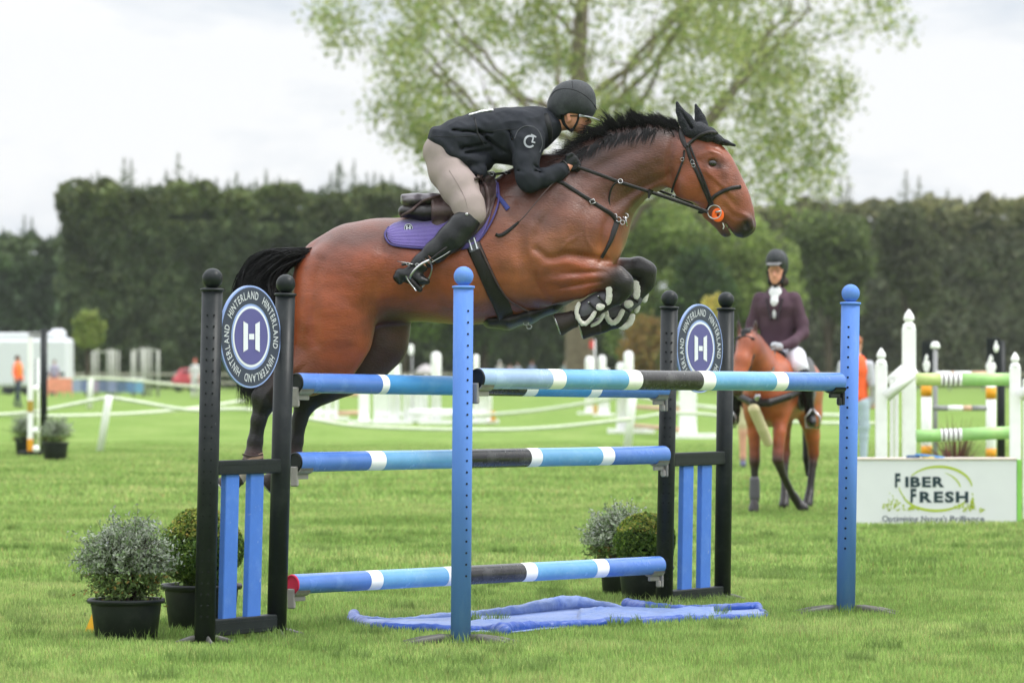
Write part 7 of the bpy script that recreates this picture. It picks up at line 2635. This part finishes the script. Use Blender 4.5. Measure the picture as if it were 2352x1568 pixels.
# clipboard and gloves on top of the box
cb = thing('clipboard', 'blue and yellow things lying on top of the advert box', 'clipboard', P(2110, 1050, zb + .2))
m = MB()
m.box(P(2135, 1047, zb + .15), (.22, .16, .02), .3, 0, .004, Matrix.Rotation(.3, 3, 'Z') @ Matrix.Rotation(.12, 3, 'Y'))
m.build('board', mat('clip_blue', C(90, 146, 206), .5), cb)
m = MB()
m.box(P(2132, 1050, zb + .1), (.10, .08, .018), 0, 0, .004)
m.build('yellow_sheet', mat('clip_yellow', C(222, 200, 80), .6), cb)
S = SDF()
a_, b_ = P(2086, 1050, zb + .15), P(2108, 1049, zb + .15)
S.add([(tuple(a_), .022, .03, (0, 0, 0)), (tuple(b_), .018, .03, (0, 0, 0))], .01)
S.build('cloth', mat('clip_dark', C(52, 84, 120), .7), cb, .008, False)
GWR = 'white picket wings beside the advert box'
zw = 37.0
wl = stand('white picket wing with a sloping rail left of the green poles', 'picket_wing', [
    ('post', 2012, 2038, 818, None, 0, .1, M_wf, 'turned'), ('post', 2074, 2104, 732, None, .1, .11, M_wf, 'turned'),
    ('picket', 2044, 2053, 872, 1060, .25, .03, M_wf, ''), ('picket', 2055, 2064, 858, 1060, .25, .03, M_wf, '')], 2055, zw, 'jump wing', GWR)
m = MB()
q0, q1 = P(2034, 912, zw - .06), P(2106, 851, zw - .04)
dd = (q1 - q0).normalized()
m.tube([q0, q1], .052, 4, sq=.5)
m.build('sloping_rail', M_wf, wl)
m = MB()
q0, q1 = P(2040, 880, zw + .34), P(2080, 846, zw + .34)
m.tube([q0, q1], .05, 12, sq=.5)
m.build('picket_tops', M_wf, wl)
wr = stand('white picket wing cut off by the right edge of the picture', 'picket_wing', [
    ('post', 2321, 2345, 826, None, 0, .1, M_wf, 'turned'), ('post', 2376, 2406, 742, None, .1, .11, M_wf, 'turned'), ('picket', 2350, 2359, 870, None, .2, .03, M_wf, ''), ('picket', 2363, 2371, 860, None, .2, .03, M_wf, '')], 2360, 36.0, 'jump wing', GWR)
m = MB()
m.tube([P(2340, 912, 35.95), P(2410, 851, 35.95)], .052, 4, sq=.5)
m.build('sloping_rail', M_wf, wr)
M_lg = mat('green_pole', C(164, 214, 134), .35, var=.06, dirt=(C(196, 226, 150), .5), ds=5)
M_lg2 = mat('yellow_green_pole', C(196, 216, 138), .35, var=.06)
M_st = mat('dark_stripe', C(120, 112, 116), .5)
def green_pole(label, y0, y1, m0):
    b_ = [(0, 0 if m0 else 2), (.255, 1)]
    f = .275
    for i in range(4):
        b_ += [(f, 3), (f + .018, 1)]
        f += .05
    b_ += [(f, 2)]
    small_pole(label, 2104, y0, 36.6, 2324, y1, 36.6, 14.5, [M_lg2, M_wf, M_lg, M_st], b_, 'green poles above the advert box')
green_pole('upper green pole with white and black stripes between the picket wings', 871, 871, True)
green_pole('lower green pole with white and black stripes between the picket wings', 1001, 993, False)
# orange and white posts behind, black posts with white logos
za = 46
def logo_blob(t, x, y, z, w, h_):
    S = SDF()
    a_, b_ = P(x, y - h_ * .28, z), P(x, y + h_ * .1, z)
    k = z / F
    S.add([(tuple(a_), w * .2 * k, .015, (0, 0, 0)), (tuple(b_), w * .5 * k, .015, (0, 0, 0)), (tuple(P(x, y + h_ * .3, z)), w * .42 * k, .015, (0, 0, 0))], .02)
    S.add([(tuple(P(x + w * .2, y - h_ * .1, z - .02)), w * .12 * k, .05, (0, 0, 0))], .01, sub=True)
    return S.build('logo', M_wf, t, .012, False)
t1 = stand('left orange and white banded wing with grey post behind the green poles', 'banded_wing', [
    ('post', 2117, 2141, 866, None, 0, .12, M_wf, 'tube'), ('orange_band', 2116.5, 2141.5, 885, 910, -.006, .125, M_or, 'tube'), ('orange_band', 2116.5, 2141.5, 1024, 1044, -.006, .125, M_or, 'tube'),
    ('backboard', 2117, 2150, 784, 870, .1, .03, M_black, ''), ('grey_post', 2143, 2154, 798, None, -.1, .04, M_gr, 'tube'), ('cap', 2138, 2160, 784, 800, -.1, .08, M_wf, 'round')], 2130, za, 'jump wing', 'orange banded wings behind the green poles')
logo_blob(t1, 2128, 832, za + .08, 16, 56)
t2 = stand('right orange and white banded wing with a black post and white emblem', 'banded_wing', [
    ('post', 2266, 2289, 866, None, 0, .12, M_wf, 'tube'), ('orange_band', 2265.5, 2289.5, 889, 916, -.006, .125, M_or, 'tube'), ('orange_band', 2265.5, 2289.5, 1030, 1050, -.006, .125, M_or, 'tube'),
    ('backboard', 2266, 2296, 776, 868, .1, .03, M_black, ''), ('black_post', 2291, 2310, 782, None, .2, .1, M_black, 'tube')], 2280, za, 'jump wing', 'orange banded wings behind the green poles')
logo_blob(t2, 2276, 836, za + .08, 22, 62)
logo_blob(t2, 2288, 794, za + .06, 12, 36)
small_pole('grey pole with white and pink bands behind the green poles', 2142, 937, 45.7, 2266, 937, 45.7, 6.5, [M_gr, M_wf, M_pk], [(0, 0), (.28, 1), (.56, 2), (.72, 0)], GP)
small_pole('pale top pole just above the upper green pole', 2150, 857, 45.7, 2266, 857, 45.7, 5, [M_wf, M_pk], [(0, 0), (.3, 1), (.35, 0), (.7, 1)], GP)
# flax plant
fp = thing('flax_plant', 'reddish brown spiky flax plant between the banded wings', 'plant', Vector(((2195 - CX) / F * 44, 44, 0)))
Rf = random.Random(4)
vs, fs, cs = [], [], []
for i in range(110):
    a = Rf.uniform(0, 6.28)
    ln = Rf.uniform(.35, .75)
    el = Rf.uniform(.5, 1.45)
    w = Rf.uniform(.012, .02)
    c0 = Vector(((2195 - CX) / F * 44 + math.cos(a) * .06, 44 + math.sin(a) * .06, .22))
    cc = C(*Rf.choice([(120, 76, 70), (96, 84, 60), (110, 100, 66), (84, 60, 56)]))
    b_ = len(vs)
    for j in range(6):
        t = j / 5
        r_ = ln * t * math.cos(el)
        p = c0 + Vector((math.cos(a) * r_, math.sin(a) * r_, ln * t * math.sin(el) - .32 * t * t * ln * math.cos(el)))
        u = Vector((-math.sin(a), math.cos(a), 0)) * w * (1 - t * .95)
        vs += [p - u, p + u]
        cs += [cc, cc]
    for j in range(5):
        fs.append((b_ + 2 * j, b_ + 2 * j + 1, b_ + 2 * j + 3, b_ + 2 * j + 2))
mesh_obj('leaves', vs, fs, M_leaf, fp, False, None, np.array(cs))
for dx in (-.16, .22):
    c = Vector(((2195 - CX) / F * 44 + dx, 43.9, 0))
    m = MB()
    m.lathe(c, [(.10, 0), (.13, .22), (.14, .24), (.12, .25)], 20)
    m.build('pot', M_wf, fp)
# ================================================================ AIR
HAZE = .00013
hz = bpy.data.materials.new('air')
hz.use_nodes = True
t_ = hz.node_tree
for n in list(t_.nodes):
    t_.nodes.remove(n)
o_ = t_.nodes.new('ShaderNodeOutputMaterial')
v_ = t_.nodes.new('ShaderNodeVolumePrincipled')
v_.inputs['Color'].default_value = (.93, .95, .97, 1)
v_.inputs['Density'].default_value = HAZE
v_.inputs['Anisotropy'].default_value = .2
t_.links.new(v_.outputs[0], o_.inputs['Volume'])
m = MB()
m.box((0, 1250, 19.5), (6400, 2600, 41))
hzo = m.build('haze', hz)
hzo['kind'] = 'stuff'
hzo['label'] = 'thin pale haze in the air over the field'
hzo['category'] = 'haze'
